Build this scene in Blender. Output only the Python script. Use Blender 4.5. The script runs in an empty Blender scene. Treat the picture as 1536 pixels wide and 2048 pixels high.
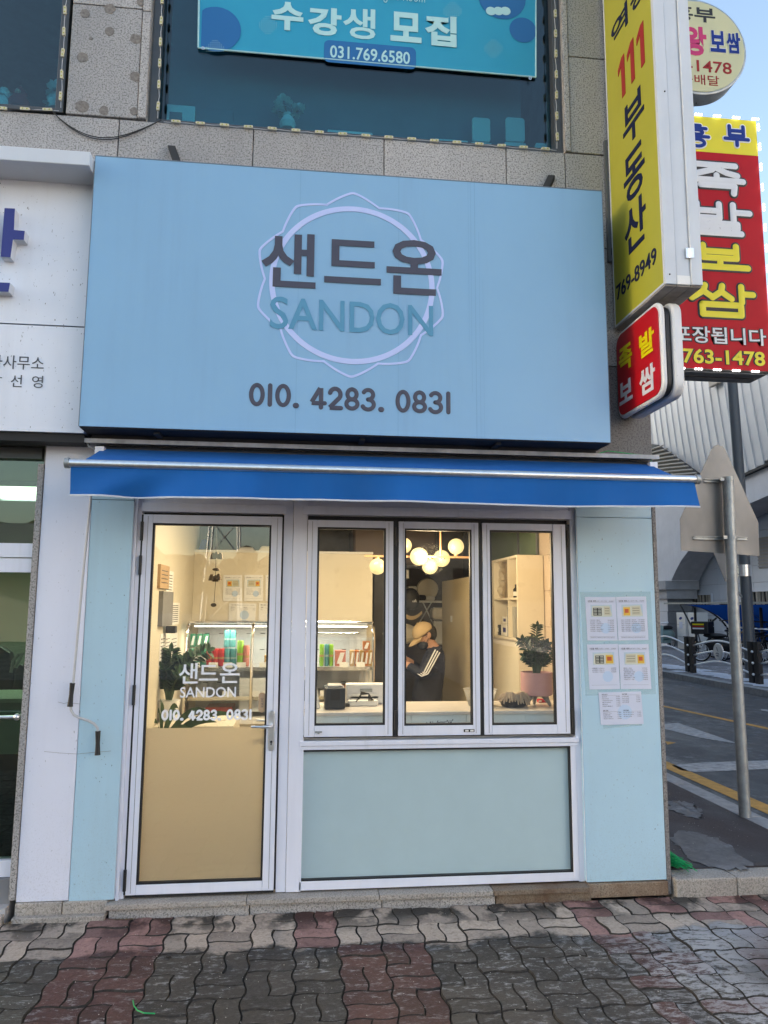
import bpy, math, random
import numpy as np
from mathutils import Vector, Matrix
random.seed(7)
R = math.radians
scene = bpy.context.scene
col = scene.collection
# ------------------------------------------------------------------ camera
CAM = np.array([0.0, -4.3, 1.668]); F = 1450.0
TILT, ROLL, YAW = R(7.411), R(0.336), R(6.215)
_f = np.array([math.sin(YAW)*math.cos(TILT), math.cos(YAW)*math.cos(TILT), math.sin(TILT)])
_r0 = np.array([math.cos(YAW), -math.sin(YAW), 0.0]); _u0 = np.cross(_r0, _f)
_r = math.cos(ROLL)*_r0 + math.sin(ROLL)*_u0; _u = -math.sin(ROLL)*_r0 + math.cos(ROLL)*_u0
cd = bpy.data.cameras.new('camera'); cam = bpy.data.objects.new('camera', cd); col.objects.link(cam)
cd.sensor_fit = 'VERTICAL'; cd.sensor_height = 34.6; cd.lens = F/2048*34.6
cd.clip_start = 0.05; cd.clip_end = 3000
cam.matrix_world = Matrix(((_r[0], _u[0], -_f[0], CAM[0]), (_r[1], _u[1], -_f[1], CAM[1]), (_r[2], _u[2], -_f[2], CAM[2]), (0, 0, 0, 1)))
scene.camera = cam
def ray(x, y): return _f + (x-768)/F*_r - (y-1024)/F*_u
def W(x, y, Y=0.0):
    d = ray(x, y); return CAM + d*((Y-CAM[1])/d[1])
def WX(x, y, X):
    d = ray(x, y); return CAM + d*((X-CAM[0])/d[0])
def G(x, y, z=0.0):
    d = ray(x, y); return CAM + d*((z-CAM[2])/d[2])
# ------------------------------------------------------------------ world, sun, exposure
SUN_EL, SUN_AZ = R(14), R(-78)      # behind the shop, to the left (azimuth from +Y)
w = bpy.data.worlds.new('World'); scene.world = w; w.use_nodes = True
nt = w.node_tree; nt.nodes.clear()
sky = nt.nodes.new('ShaderNodeTexSky'); sky.sky_type = 'NISHITA'; sky.sun_disc = False
sky.sun_elevation = SUN_EL; sky.sun_rotation = SUN_AZ; sky.air_density = 1.0; sky.dust_density = 2.2; sky.ozone_density = .4
bg = nt.nodes.new('ShaderNodeBackground'); bg.inputs[1].default_value = 0.13
wo = nt.nodes.new('ShaderNodeOutputWorld')
nt.links.new(sky.outputs[0], bg.inputs[0]); nt.links.new(bg.outputs[0], wo.inputs[0])
sl = bpy.data.lights.new('sun', 'SUN'); sl.energy = 2.2; sl.angle = R(0.5); sl.color = (1, .93, .82)
so = bpy.data.objects.new('sun', sl); col.objects.link(so)
sdir = Vector((math.sin(SUN_AZ)*math.cos(SUN_EL), math.cos(SUN_AZ)*math.cos(SUN_EL), math.sin(SUN_EL)))
so.rotation_euler = sdir.to_track_quat('Z', 'Y').to_euler(); so.location = (0, 0, 30)
scene.view_settings.view_transform = 'Standard'; scene.view_settings.look = 'None'
scene.view_settings.exposure = 2.08; scene.view_settings.gamma = 1.0; scene.view_settings.use_curve_mapping = False
scene.render.engine = 'CYCLES'
cy = scene.cycles; cy.use_denoising = True; cy.max_bounces = 8; cy.transparent_max_bounces = 24
cy.diffuse_bounces = 4; cy.glossy_bounces = 4; cy.sample_clamp_indirect = 4.0
cy.caustics_reflective = False; cy.caustics_refractive = False
# ------------------------------------------------------------------ materials
def _new(name):
    m = bpy.data.materials.new(name); m.use_nodes = True; t = m.node_tree
    return m, t, t.nodes['Principled BSDF'], t.nodes['Material Output']
def N(t, k, **kw):
    n = t.nodes.new(k)
    for a, b in kw.items(): setattr(n, a, b)
    return n
def pos(t, sc=(1, 1, 1)):
    g = N(t, 'ShaderNodeNewGeometry'); v = N(t, 'ShaderNodeVectorMath', operation='MULTIPLY'); v.inputs[1].default_value = sc
    t.links.new(g.outputs['Position'], v.inputs[0]); return v.outputs[0]
def ramp(t, src, pts):
    r = N(t, 'ShaderNodeValToRGB'); e = r.color_ramp.elements
    while len(e) < len(pts): e.new(.5)
    for i, (p, c) in enumerate(pts):
        e[i].position = p; e[i].color = (c, c, c, 1) if not hasattr(c, '__len__') else tuple(c)+(1,)
    t.links.new(src, r.inputs[0]); return r.outputs[0]
def noise(t, scale, sc=(1, 1, 1), detail=4, rough=.6):
    n = N(t, 'ShaderNodeTexNoise'); n.inputs['Scale'].default_value = scale; n.inputs['Detail'].default_value = detail
    n.inputs['Roughness'].default_value = rough; t.links.new(pos(t, sc), n.inputs['Vector']); return n.outputs['Fac']
def mix(t, fac, a, b, mode='MIX'):
    m = N(t, 'ShaderNodeMix', data_type='RGBA', blend_type=mode)
    for s, v in ((m.inputs[0], fac), (m.inputs[6], a), (m.inputs[7], b)):
        if isinstance(v, bpy.types.NodeSocket): t.links.new(v, s)
        elif hasattr(v, '__len__'): s.default_value = tuple(v)+(1,)
        else: s.default_value = v
    return m.outputs[2]
def bump(t, b, h, strength=.3, dist=.01):
    n = N(t, 'ShaderNodeBump'); n.inputs['Strength'].default_value = strength; n.inputs['Distance'].default_value = dist
    t.links.new(h, n.inputs['Height']); t.links.new(n.outputs[0], b.inputs['Normal'])
def M(name, c, rough=.5, metal=0, var=.0, vs=6, vsc=(1, 1, 1), bmp=0, bs=60, bsc=(1, 1, 1), spec=.5, emit=None, es=1, coat=0, dirt=0, dscale=3, dcol=(.12, .11, .1), specks=0):
    m, t, b, o = _new(name)
    b.inputs['Base Color'].default_value = tuple(c)+(1,); b.inputs['Roughness'].default_value = rough
    b.inputs['Metallic'].default_value = metal; b.inputs['Specular IOR Level'].default_value = spec; b.inputs['Coat Weight'].default_value = coat
    cur = tuple(c)
    if var:
        n = noise(t, vs, vsc); cur = mix(t, ramp(t, n, [(.3, 0), (.7, 1)]), tuple(x*(1-var) for x in c), tuple(min(1, x*(1+var)) for x in c))
    if dirt:
        n = noise(t, dscale, (1, 1, .12), 6, .7); n2 = noise(t, dscale*6, (1, 1, .05), 3)
        mm = N(t, 'ShaderNodeMath', operation='MULTIPLY'); t.links.new(ramp(t, n, [(.45, 0), (.75, 1)]), mm.inputs[0]); t.links.new(ramp(t, n2, [(.4, 0), (.7, dirt)]), mm.inputs[1])
        cur = mix(t, mm.outputs[0], cur, dcol)
    if specks:
        n = noise(t, 90, (1, 1, .5), 2, .5); n2 = noise(t, 3, (1, 1, 1), 2)
        mm = N(t, 'ShaderNodeMath', operation='MULTIPLY'); t.links.new(ramp(t, n, [(.70, 0), (.74, specks)]), mm.inputs[0]); t.links.new(ramp(t, n2, [(.4, .2), (.65, 1)]), mm.inputs[1])
        cur = mix(t, mm.outputs[0], cur, (.08, .08, .08))
    if specks:
        g3 = N(t, 'ShaderNodeNewGeometry'); sx3 = N(t, 'ShaderNodeSeparateXYZ'); t.links.new(g3.outputs['Position'], sx3.inputs[0]); zr = N(t, 'ShaderNodeMapRange'); zr.inputs[1].default_value = .7; zr.inputs[2].default_value = .06; t.links.new(sx3.outputs['Z'], zr.inputs[0])
        m5 = N(t, 'ShaderNodeMath', operation='MULTIPLY'); t.links.new(zr.outputs[0], m5.inputs[0]); t.links.new(ramp(t, noise(t, 130, (1, 1, .8), 5, .8), [(.52, 0), (.75, .45)]), m5.inputs[1]); cur = mix(t, m5.outputs[0], cur, (.2, .19, .18))
    if not isinstance(cur, tuple): t.links.new(cur, b.inputs['Base Color'])
    if var and rough > .15:
        r = N(t, 'ShaderNodeMapRange'); r.inputs[3].default_value = max(.03, rough-.1); r.inputs[4].default_value = min(1, rough+.1)
        t.links.new(noise(t, vs*2.3), r.inputs[0]); t.links.new(r.outputs[0], b.inputs['Roughness'])
    if bmp: bump(t, b, noise(t, bs, bsc), bmp, .004)
    if emit: b.inputs['Emission Color'].default_value = tuple(emit)+(1,); b.inputs['Emission Strength'].default_value = es
    return m
def glass(name, tint=(.9, .95, .95), refl=1.0, rough=0.0):
    m, t, b, o = _new(name); t.nodes.remove(b)
    tr = N(t, 'ShaderNodeBsdfTransparent'); tr.inputs[0].default_value = tuple(tint)+(1,)
    gl = N(t, 'ShaderNodeBsdfGlossy'); gl.inputs['Roughness'].default_value = rough; gl.inputs[0].default_value = (1, 1, 1, 1)
    fr = N(t, 'ShaderNodeFresnel'); gm = N(t, 'ShaderNodeNewGeometry'); io = N(t, 'ShaderNodeMapRange'); io.inputs[3].default_value = 1.5; io.inputs[4].default_value = 1/1.5
    t.links.new(gm.outputs['Backfacing'], io.inputs[0]); t.links.new(io.outputs[0], fr.inputs[0]); mx = N(t, 'ShaderNodeMixShader')
    mu = N(t, 'ShaderNodeMath', operation='MULTIPLY', use_clamp=True); mu.inputs[1].default_value = 1.9*refl; t.links.new(fr.outputs[0], mu.inputs[0]); t.links.new(mu.outputs[0], mx.inputs[0]); t.links.new(tr.outputs[0], mx.inputs[1]); t.links.new(gl.outputs[0], mx.inputs[2]); t.links.new(mx.outputs[0], o.inputs[0])
    return m
def film(name, c, trans=.5, clear=0.0, rough=.3):
    m, t, b, o = _new(name); t.nodes.remove(b)
    d = N(t, 'ShaderNodeBsdfDiffuse'); d.inputs[0].default_value = tuple(c)+(1,)
    tl = N(t, 'ShaderNodeBsdfTranslucent'); tl.inputs[0].default_value = tuple(c)+(1,)
    m1 = N(t, 'ShaderNodeMixShader'); m1.inputs[0].default_value = trans
    t.links.new(d.outputs[0], m1.inputs[1]); t.links.new(tl.outputs[0], m1.inputs[2])
    tr = N(t, 'ShaderNodeBsdfTransparent'); m2 = N(t, 'ShaderNodeMixShader'); m2.inputs[0].default_value = clear
    t.links.new(m1.outputs[0], m2.inputs[1]); t.links.new(tr.outputs[0], m2.inputs[2]); t.links.new(m2.outputs[0], o.inputs[0])
    return m
def granite(name, base, dark=.35, rust=0):
    m, t, b, o = _new(name); b.inputs['Roughness'].default_value = .62
    n1 = noise(t, 95, (1, 1, 1), 3, .7); n2 = noise(t, 160, (1, 1, 1), 2, .6)
    c = mix(t, ramp(t, n1, [(.42, 0), (.5, 1)]), tuple(x*dark for x in base), base)
    c = mix(t, ramp(t, n2, [(.58, 0), (.66, .7)]), c, tuple(min(1, x*1.7) for x in base))
    st = noise(t, 1.6, (1, 1, .35), 5, .65)
    c = mix(t, ramp(t, st, [(.35, .55), (.7, 0)]), c, tuple(x*.5 for x in base))
    if rust: c = mix(t, ramp(t, noise(t, 4, (1, 1, .5), 5, .7), [(.38, 0), (.62, rust)]), c, (.12, .06, .03))
    oi = N(t, 'ShaderNodeObjectInfo'); c = mix(t, 1.0, c, mix(t, oi.outputs['Random'], (.8, .8, .8), (1.12, 1.1, 1.08)), 'MULTIPLY')
    t.links.new(c, b.inputs['Base Color']); bump(t, b, n1, .25, .002)
    return m
mt = {}
mt['granite'] = granite('granite', (.47, .452, .445))
mt['granite_dark'] = granite('granite_darker', (.24, .225, .22), .4)  # darker granite tone for the low rows, office header and frame grooves
mt['granite_pale'] = granite('granite_pale', (.48, .44, .40), .5)
mt['granite_rust'] = granite('granite_rusty', (.3, .24, .18), .45, .8)
mt['patch'] = M('old_mortar_patch', (.2, .18, .165), .9, var=.35, vs=60)
mt['concrete'] = M('concrete', (.33, .32, .31), .9, var=.2, vs=5, bmp=.4, dirt=.4)
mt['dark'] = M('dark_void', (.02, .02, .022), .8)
mt['black'] = M('black_rubber', (.012, .012, .014), .5)
mt['alu'] = M('white_aluminium', (.75, .77, .87), .38, var=.03, vs=20, vsc=(1, 1, .1), dirt=.25, dscale=5, dcol=(.4, .39, .38))
mt['alu_dark'] = M('dark_aluminium', (.07, .075, .08), .4, .3)
mt['steel'] = M('brushed_steel', (.78, .78, .79), .33, 1, var=.08, vs=30)
mt['galv'] = M('galvanised_steel', (.36, .38, .39), .5, .75, var=.18, vs=14, dirt=.35, dcol=(.15, .14, .13))
mt['panel_blue'] = M('pale_blue_panel', (.43, .62, .74), .42, var=.04, vs=1.5, dirt=.35, dscale=2.2, dcol=(.36, .48, .55), specks=.8)
mt['panel_white'] = M('white_panel', (.73, .75, .86), .4, var=.03, vs=1.5, dirt=.18, dcol=(.45, .45, .48), specks=.6)
mt['sign_white'] = M('office_sign_white', (.73, .76, .84), .45, var=.03, vs=2, dirt=.3, dcol=(.42, .42, .43), specks=1)
mt['sign_blue'] = M('signboard_blue', (.235, .43, .64), .4, var=.025, vs=1.2, dirt=.5, dscale=3, dcol=(.2, .33, .52))
mt['sign_edge'] = M('signboard_edge', (.16, .2, .26), .5)
mt['ink'] = M('charcoal_vinyl', (.055, .055, .085), .5)
mt['teal_ink'] = M('teal_vinyl', (.085, .28, .45), .5)
mt['lilac'] = M('lilac_vinyl', (.50, .58, .90), .5)
mt['navy'] = M('navy_paint', (.02, .025, .2), .35)
mt['grey_ink'] = M('grey_letter', (.06, .065, .08), .5)
mt['canopy'] = M('awning_fabric', (.0, .105, .385), .85, var=.08, vs=3, vsc=(1, 1, .3), bmp=.15, bs=300, dirt=.2, dcol=(.02, .11, .33))
mt['hem'] = M('awning_hem', (.55, .58, .65), .7)
mt['flash'] = M('weathered_flashing', (.42, .42, .43), .6, .1, var=.3, vs=9, dirt=.5, dcol=(.04, .04, .04))
mt['glass'] = glass('clear_glass', (.93, .95, .94), .8)
mt['glass_up'] = glass('blue_tinted_glass', (.46, .72, .78), .62)
mt['glass_off'] = glass('green_tinted_glass', (.52, .62, .53), .9)
mt['film'] = film('frosted_film', (.86, .78, .64), .70, .0)
mt['white_film'] = M('white_vinyl', (.85, .86, .9), .5)
mt['frost'] = M('back_painted_frosted_glass', (.43, .56, .60), .22, var=.02, coat=.6)
mt['cream'] = M('cream_wall', (.70, .64, .52), .5, var=.02, vs=2)
mt['cream_gloss'] = M('cream_panel', (.74, .67, .54), .3, var=.02)
mt['tile'] = M('beige_tile', (.52, .42, .34), .3, var=.06, vs=2)
mt['ceil'] = M('ceiling_paint', (.6, .57, .5), .7)
mt['floor'] = M('shop_floor_tile', (.3, .27, .23), .4, var=.1)
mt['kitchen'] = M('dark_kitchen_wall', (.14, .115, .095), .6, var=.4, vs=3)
mt['counter'] = M('counter_top', (.62, .58, .55), .25)
mt['counter_tile'] = M('counter_front_panel', (.62, .70, .74), .3)
mt['chrome'] = M('chrome', (.8, .78, .75), .12, 1)
mt['wood'] = M('light_wood', (.5, .34, .2), .5, var=.1)
mt['leaf'] = M('dark_leaf', (.022, .06, .024), .5, var=.4, vs=20)
mt['leaf2'] = M('striped_leaf', (.05, .1, .03), .4, var=.5, vs=18, vsc=(1, 1, .2))
mt['stem'] = M('plant_stem', (.05, .09, .035), .5)
mt['soil'] = M('potting_soil', (.04, .03, .022), .95, bmp=1)
mt['pink'] = M('pink_glazed_pot', (.58, .33, .34), .5, var=.05)
mt['potgrey'] = M('grey_pot_leg', (.28, .28, .27), .5)
mt['white'] = M('white_plastic', (.75, .74, .72), .4)
mt['paper'] = M('printed_paper', (.62, .65, .78), .6)
mt['paper_in'] = M('indoor_paper', (.84, .83, .82), .6)
mt['skin'] = M('skin', (.45, .25, .17), .5)
mt['tracksuit'] = M('navy_tracksuit', (.012, .014, .026), .7, var=.3, vs=8, bmp=.5, bs=14)
mt['trousers'] = M('dark_jeans', (.03, .035, .055), .8, var=.3, vs=12)
mt['cap'] = M('beige_cotton', (.5, .36, .2), .8, bmp=.3, bs=200)
mt['hair'] = M('black_hair', (.01, .009, .008), .5)
mt['globe'] = M('lit_globe', (.25, .2, .12), .3, emit=(1, .74, .32), es=.27)
mt['brass'] = M('warm_brass', (.55, .33, .18), .35, .7)
mt['lamp_white'] = M('lit_diffuser', (1, 1, 1), .5, emit=(1, .95, .82), es=2.5)
mt['lamp_cool'] = M('lit_panel_cool', (1, 1, 1), .5, emit=(.95, 1, .92), es=2)
mt['bulb'] = M('lit_bulb', (1, 1, 1), .5, emit=(1, .97, .95), es=1)
mt['yellow'] = M('yellow_sign_face', (.40, .385, .035), .45, var=.05, vs=2, dirt=.15, dcol=(.3, .27, .05))
mt['signside'] = M('painted_sign_side', (.62, .65, .70), .4, var=.03, dirt=.2, dcol=(.35, .35, .36))
mt['underside'] = M('grey_sign_underside', (.3, .28, .26), .6, var=.3, vs=10, dirt=.6)  # greyer, mottled tone for sign bases and the large box casing
mt['red'] = M('red_sign_face', (.50, .006, .014), .35, var=.05, vs=2)
mt['red2'] = M('deep_red_sign_face', (.46, .004, .012), .5, var=.08, vs=2, spec=.2)
mt['redink'] = M('red_letter', (.33, .025, .025), .5, spec=.2)
mt['yel2'] = M('bright_yellow_letter', (.78, .66, .0), .4)
mt['blueink'] = M('blue_letter', (.01, .035, .24), .5, spec=.2)
mt['blackink'] = M('black_letter', (.015, .012, .014), .5)
mt['blackblue'] = M('night_blue_letter', (.006, .012, .05), .6, spec=.15)
mt['whitepl'] = M('white_acrylic', (.72, .72, .74), .35, dirt=.2, dcol=(.4, .38, .36), specks=1)
mt['cream_sign'] = M('cream_sign_face', (.60, .58, .34), .4)
mt['pinkink'] = M('magenta_letter', (.55, .02, .14), .5)
mt['sheet'] = M('aluminium_plate', (.235, .232, .23), .5, .55, var=.25, vs=2.2, vsc=(1, 1, .5))
mt['poledark'] = M('dark_grey_pole', (.10, .11, .125), .5, .2, dirt=.3)
mt['clad'] = M('metal_cladding', (.74, .74, .74), .45, .1, var=.06, vs=.6, dirt=.3, dscale=.5, dcol=(.42, .34, .25))
mt['render'] = M('rough_render', (.72, .71, .72), .95, var=.05, vs=2, bmp=.8, bs=14, dirt=.25, dscale=.8, dcol=(.25, .25, .26))
mt['stone_dark'] = M('grey_stone', (.21, .21, .22), .8, var=.15, vs=3)
mt['stone_mid'] = M('mid_grey_stone', (.40, .39, .40), .8, var=.12, vs=3)
mt['wallpanel'] = M('white_wall_panel', (.70, .73, .78), .5, var=.04, vs=1)
mt['slat'] = M('beige_louvre', (.42, .38, .32), .6)
mt['shelter'] = film('blue_polycarbonate', (.012, .065, .27), .6)
mt['iron'] = M('dark_iron', (.025, .024, .026), .5, .3)
mt['tyre'] = M('tyre_rubber', (.015, .015, .015), .8)
mt['teal_paint'] = M('pale_teal_scooter_paint', (.25, .36, .36), .3)
mt['led_case'] = M('led_module_case', (.58, .53, .38), .5)
mt['wire'] = M('black_wire', (.015, .015, .015), .5)
mt['wire_w'] = M('white_wire', (.5, .5, .52), .5)
mt['broom'] = M('green_bristle', (.0, .33, .09), .5)
mt['banner'] = M('cyan_banner', (.015, .30, .48), .6, var=.04, vs=2)
mt['banner_dark'] = M('royal_blue_print', (.008, .13, .36), .6)
mt['banner_text'] = M('pale_print', (.42, .68, .70), .6)
mt['blind'] = M('slate_grey_blind', (.17, .23, .27), .8, var=.05)
mt['inside_white'] = M('pale_mint_plastic', (.7, .85, .82), .5)
# --- ground materials
def ground_mat(name, c, c2, scale=30, snow=0, rough=.85, wet=0):
    m, t, b, o = _new(name)
    cc = mix(t, ramp(t, noise(t, scale, detail=6, rough=.7), [(.35, 0), (.65, 1)]), c, c2)
    big = noise(t, 1.1, (1, .6, 1), 5, .6)
    cc = mix(t, ramp(t, big, [(.42, .55), (.58, 0)]), cc, tuple(x*.5 for x in c))
    if snow:
        s = noise(t, 7, (1, 1, 1), 8, .75); s2 = noise(t, .9, detail=3)
        mm = N(t, 'ShaderNodeMath', operation='MULTIPLY'); t.links.new(ramp(t, s, [(.5, 0), (.62, 1)]), mm.inputs[0]); t.links.new(ramp(t, s2, [(.4, 0), (.6, snow)]), mm.inputs[1])
        cc = mix(t, mm.outputs[0], cc, (.5, .52, .58))
    t.links.new(cc, b.inputs['Base Color']); b.inputs['Roughness'].default_value = rough
    if wet: t.links.new(ramp(t, big, [(.42, rough-.35), (.58, rough)]), b.inputs['Roughness'])
    bump(t, b, noise(t, scale*4, detail=4), .5, .006)
    return m
mt['asphalt'] = ground_mat('asphalt', (.045, .046, .052), (.075, .076, .082), 30, .25, .8, 1)
mt['alley'] = ground_mat('dark_red_asphalt', (.035, .028, .03), (.07, .05, .052), 60, .0, .9, 1)
mt['drypatch'] = ground_mat('dry_salt_patch', (.13, .127, .132), (.21, .205, .21), 25, .5, .9)
mt['earth'] = ground_mat('open_ground', (.10, .10, .10), (.14, .14, .14), 3)
mt['plaza'] = ground_mat('plaza_paving', (.17, .17, .19), (.23, .22, .24), 8, .9)
mt['kerb'] = M('kerb_stone', (.30, .30, .31), .85, var=.2, vs=12, bmp=.4, dirt=.4)
mt['roadwhite'] = M('worn_white_paint', (.33, .33, .34), .8, var=.35, vs=14)
mt['roadyellow'] = M('worn_yellow_paint', (.50, .27, .06), .8, var=.2, vs=14)
mt['snow'] = M('thin_snow', (.62, .66, .75), .7, var=.1)
def brick_mat(name, dry, wetc):
    m, t, b, o = _new(name)
    oi = N(t, 'ShaderNodeObjectInfo')
    g = N(t, 'ShaderNodeNewGeometry'); sx = N(t, 'ShaderNodeSeparateXYZ'); t.links.new(g.outputs['Position'], sx.inputs[0])
    n = noise(t, 1.7, detail=6, rough=.65)
    a = N(t, 'ShaderNodeMath', operation='MULTIPLY_ADD'); a.inputs[1].default_value = .62; t.links.new(n, a.inputs[0])
    t.links.new(sx.outputs['Y'], a.inputs[2])                       # y + .62*noise
    wet = ramp(t, a.outputs[0], [(0.0, 1), (.001, 0)])
    mr = N(t, 'ShaderNodeMapRange'); mr.inputs[1].default_value = -.16; mr.inputs[2].default_value = -.11; mr.inputs[3].default_value = 1; mr.inputs[4].default_value = 0
    t.links.new(a.outputs[0], mr.inputs[0])
    # puddly dark rim by the wall
    n3 = noise(t, 5, (1, .8, 1), 4, .6); e = N(t, 'ShaderNodeMapRange'); e.inputs[1].default_value = -.34; e.inputs[2].default_value = -.12; t.links.new(sx.outputs['Y'], e.inputs[0])
    em = N(t, 'ShaderNodeMath', operation='MULTIPLY'); t.links.new(e.outputs[0], em.inputs[0]); t.links.new(ramp(t, n3, [(.44, 0), (.54, 1)]), em.inputs[1])
    mx = N(t, 'ShaderNodeMath', operation='MAXIMUM'); t.links.new(mr.outputs[0], mx.inputs[0]); t.links.new(em.outputs[0], mx.inputs[1])
    dv = mix(t, ramp(t, noise(t, 70, detail=5, rough=.7), [(.3, 0), (.7, 1)]), tuple(x*.78 for x in dry), tuple(x*1.15 for x in dry))
    wv = mix(t, ramp(t, noise(t, 60, detail=5, rough=.7), [(.3, 0), (.7, 1)]), tuple(x*.7 for x in wetc), tuple(x*1.3 for x in wetc))
    c = mix(t, mx.outputs[0], dv, wv)
    c = mix(t, .7, c, mix(t, oi.outputs['Random'], (.6, .6, .62), (1.35, 1.33, 1.3)), 'MULTIPLY')
    pt_ = noise(t, 28, detail=6, rough=.75); c = mix(t, ramp(t, pt_, [(.52, 0), (.7, .55)]), c, tuple(x*.45 for x in wetc))
    s = noise(t, 24, (.6, 1.3, 1), 9, .8); s2 = noise(t, 1.4, detail=3); s3 = N(t, 'ShaderNodeMapRange'); s3.inputs[1].default_value = 1.2; s3.inputs[2].default_value = 2.3; s3.inputs[3].default_value = .0; s3.inputs[4].default_value = .16
    t.links.new(sx.outputs['X'], s3.inputs[0])
    ad = N(t, 'ShaderNodeMath', operation='ADD'); t.links.new(s, ad.inputs[0]); t.links.new(s3.outputs[0], ad.inputs[1])
    mm = N(t, 'ShaderNodeMath', operation='MULTIPLY'); t.links.new(ramp(t, ad.outputs[0], [(.53, 0), (.62, 1)]), mm.inputs[0]); t.links.new(ramp(t, s2, [(.35, .1), (.6, .75)]), mm.inputs[1])
    m3 = N(t, 'ShaderNodeMath', operation='MULTIPLY'); t.links.new(mm.outputs[0], m3.inputs[0]); t.links.new(mr.outputs[0], m3.inputs[1])
    c = mix(t, m3.outputs[0], c, (.42, .43, .46))
    t.links.new(c, b.inputs['Base Color'])
    t.links.new(ramp(t, mx.outputs[0], [(0, .85), (1, .62)]), b.inputs['Roughness']); b.inputs['Specular IOR Level'].default_value = .35
    bump(t, b, noise(t, 38, detail=9, rough=.75), .8, .008)
    return m
mt['brick_grey'] = brick_mat('grey_paver', (.41, .345, .295), (.052, .047, .043))
mt['brick_red'] = brick_mat('red_paver', (.31, .185, .17), (.072, .034, .032))
mt['grime'] = M('joint_grime', (.032, .028, .025), .95, var=.5, vs=50)
mt['joint'] = M('sand_joint', (.035, .033, .03), .95, var=.3, vs=40)
# ------------------------------------------------------------------ mesh builder
class MB:
    def __init__(s): s.v = []; s.f = []; s.m = []
    def add(s, vs, fs, mi=0):
        n = len(s.v); s.v += [tuple(float(c) for c in v) for v in vs]; s.f += [tuple(i+n for i in f) for f in fs]; s.m += [mi]*len(fs); return s
    def box(s, x0, x1, y0, y1, z0, z1, mi=0):
        if x0 > x1: x0, x1 = x1, x0
        if y0 > y1: y0, y1 = y1, y0
        if z0 > z1: z0, z1 = z1, z0
        v = [(x, y, z) for z in (z0, z1) for x, y in ((x0, y0), (x1, y0), (x1, y1), (x0, y1))]
        return s.hexa(v, mi)
    def hexa(s, v, mi=0):
        return s.add(v, [(0, 3, 2, 1), (4, 5, 6, 7), (0, 1, 5, 4), (1, 2, 6, 5), (2, 3, 7, 6), (3, 0, 4, 7)], mi)
    def prism(s, poly, ax, d0, d1, mi=0):
        def P(a, b, d): return {'y': (a, d, b), 'x': (d, a, b), 'z': (a, b, d)}[ax]
        n = len(poly); v = [P(a, b, d0) for a, b in poly]+[P(a, b, d1) for a, b in poly]
        return s.add(v, [tuple(range(n)), tuple(range(2*n-1, n-1, -1))]+[(i, i+n, (i+1) % n+n, (i+1) % n) for i in range(n)], mi)
    def tube(s, pts, r, n=8, mi=0, flat=None, cap=True):
        pts = [Vector(p) for p in pts]; k = len(pts); rs = r if hasattr(r, '__len__') else [r]*k
        T = [(pts[min(i+1, k-1)]-pts[max(i-1, 0)]).normalized() for i in range(k)]
        ref = Vector((0, 0, 1)) if abs(T[0].z) < .9 else Vector((0, 1, 0)); a = T[0].cross(ref).normalized(); vs = []
        for i in range(k):
            a = (a - T[i]*a.dot(T[i]));  a = a.normalized() if a.length > 1e-6 else T[i].orthogonal().normalized()
            b = T[i].cross(a)
            for j in range(n):
                o = (a*math.cos(2*math.pi*j/n)+b*math.sin(2*math.pi*j/n))*rs[i]
                if flat: o = Vector([o[q]*flat[q] for q in range(3)])
                vs.append(pts[i]+o)
        fs = [(i*n+j, i*n+(j+1) % n, (i+1)*n+(j+1) % n, (i+1)*n+j) for i in range(k-1) for j in range(n)]
        if cap: fs += [tuple(range(n-1, -1, -1)), tuple((k-1)*n+j for j in range(n))]
        return s.add(vs, fs, mi)
    def lathe(s, prof, c=(0, 0, 0), n=24, mi=0, ax='z', cap=True):
        def P(r, z, a):
            q = (r*math.cos(a), r*math.sin(a), z)
            q = {'z': q, 'x': (q[2], q[0], q[1]), 'y': (q[1], q[2], q[0])}[ax]
            return (q[0]+c[0], q[1]+c[1], q[2]+c[2])
        vs = [P(r, z, 2*math.pi*j/n) for r, z in prof for j in range(n)]; k = len(prof)
        fs = [(i*n+j, i*n+(j+1) % n, (i+1)*n+(j+1) % n, (i+1)*n+j) for i in range(k-1) for j in range(n)]
        if cap: fs += [tuple(range(n-1, -1, -1)), tuple((k-1)*n+j for j in range(n))]
        return s.add(vs, fs, mi)
    def ball(s, c, r, n=12, k=8, mi=0, sc=(1, 1, 1)):
        prof = [(max(1e-4, math.sin(math.pi*i/k))*r, -math.cos(math.pi*i/k)*r) for i in range(k+1)]
        vs = [(pr*math.cos(2*math.pi*j/n)*sc[0]+c[0], pr*math.sin(2*math.pi*j/n)*sc[1]+c[1], z*sc[2]+c[2]) for pr, z in prof for j in range(n)]
        fs = [(i*n+j, i*n+(j+1) % n, (i+1)*n+(j+1) % n, (i+1)*n+j) for i in range(k) for j in range(n)]
        return s.add(vs, fs, mi)
    def build(s, name, mats, parent=None, bevel=0, smooth=False, seg=2, **kw):
        me = bpy.data.meshes.new(name); me.from_pydata(s.v, [], s.f); me.update()
        if not isinstance(mats, (list, tuple)): mats = [mats]
        for m in mats: me.materials.append(mt[m] if isinstance(m, str) else m)
        if len(mats) > 1: me.polygons.foreach_set('material_index', s.m)
        if smooth:
            me.polygons.foreach_set('use_smooth', [True]*len(me.polygons))
            try: me.set_sharp_from_angle(angle=R(38))
            except Exception: pass
        o = bpy.data.objects.new(name, me); col.objects.link(o)
        if bevel:
            b = o.modifiers.new('bevel', 'BEVEL'); b.width = bevel; b.segments = seg; b.limit_method = 'ANGLE'; b.angle_limit = R(40)
        adopt(o, parent)
        for a, b in kw.items(): o[a] = b
        return o
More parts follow.
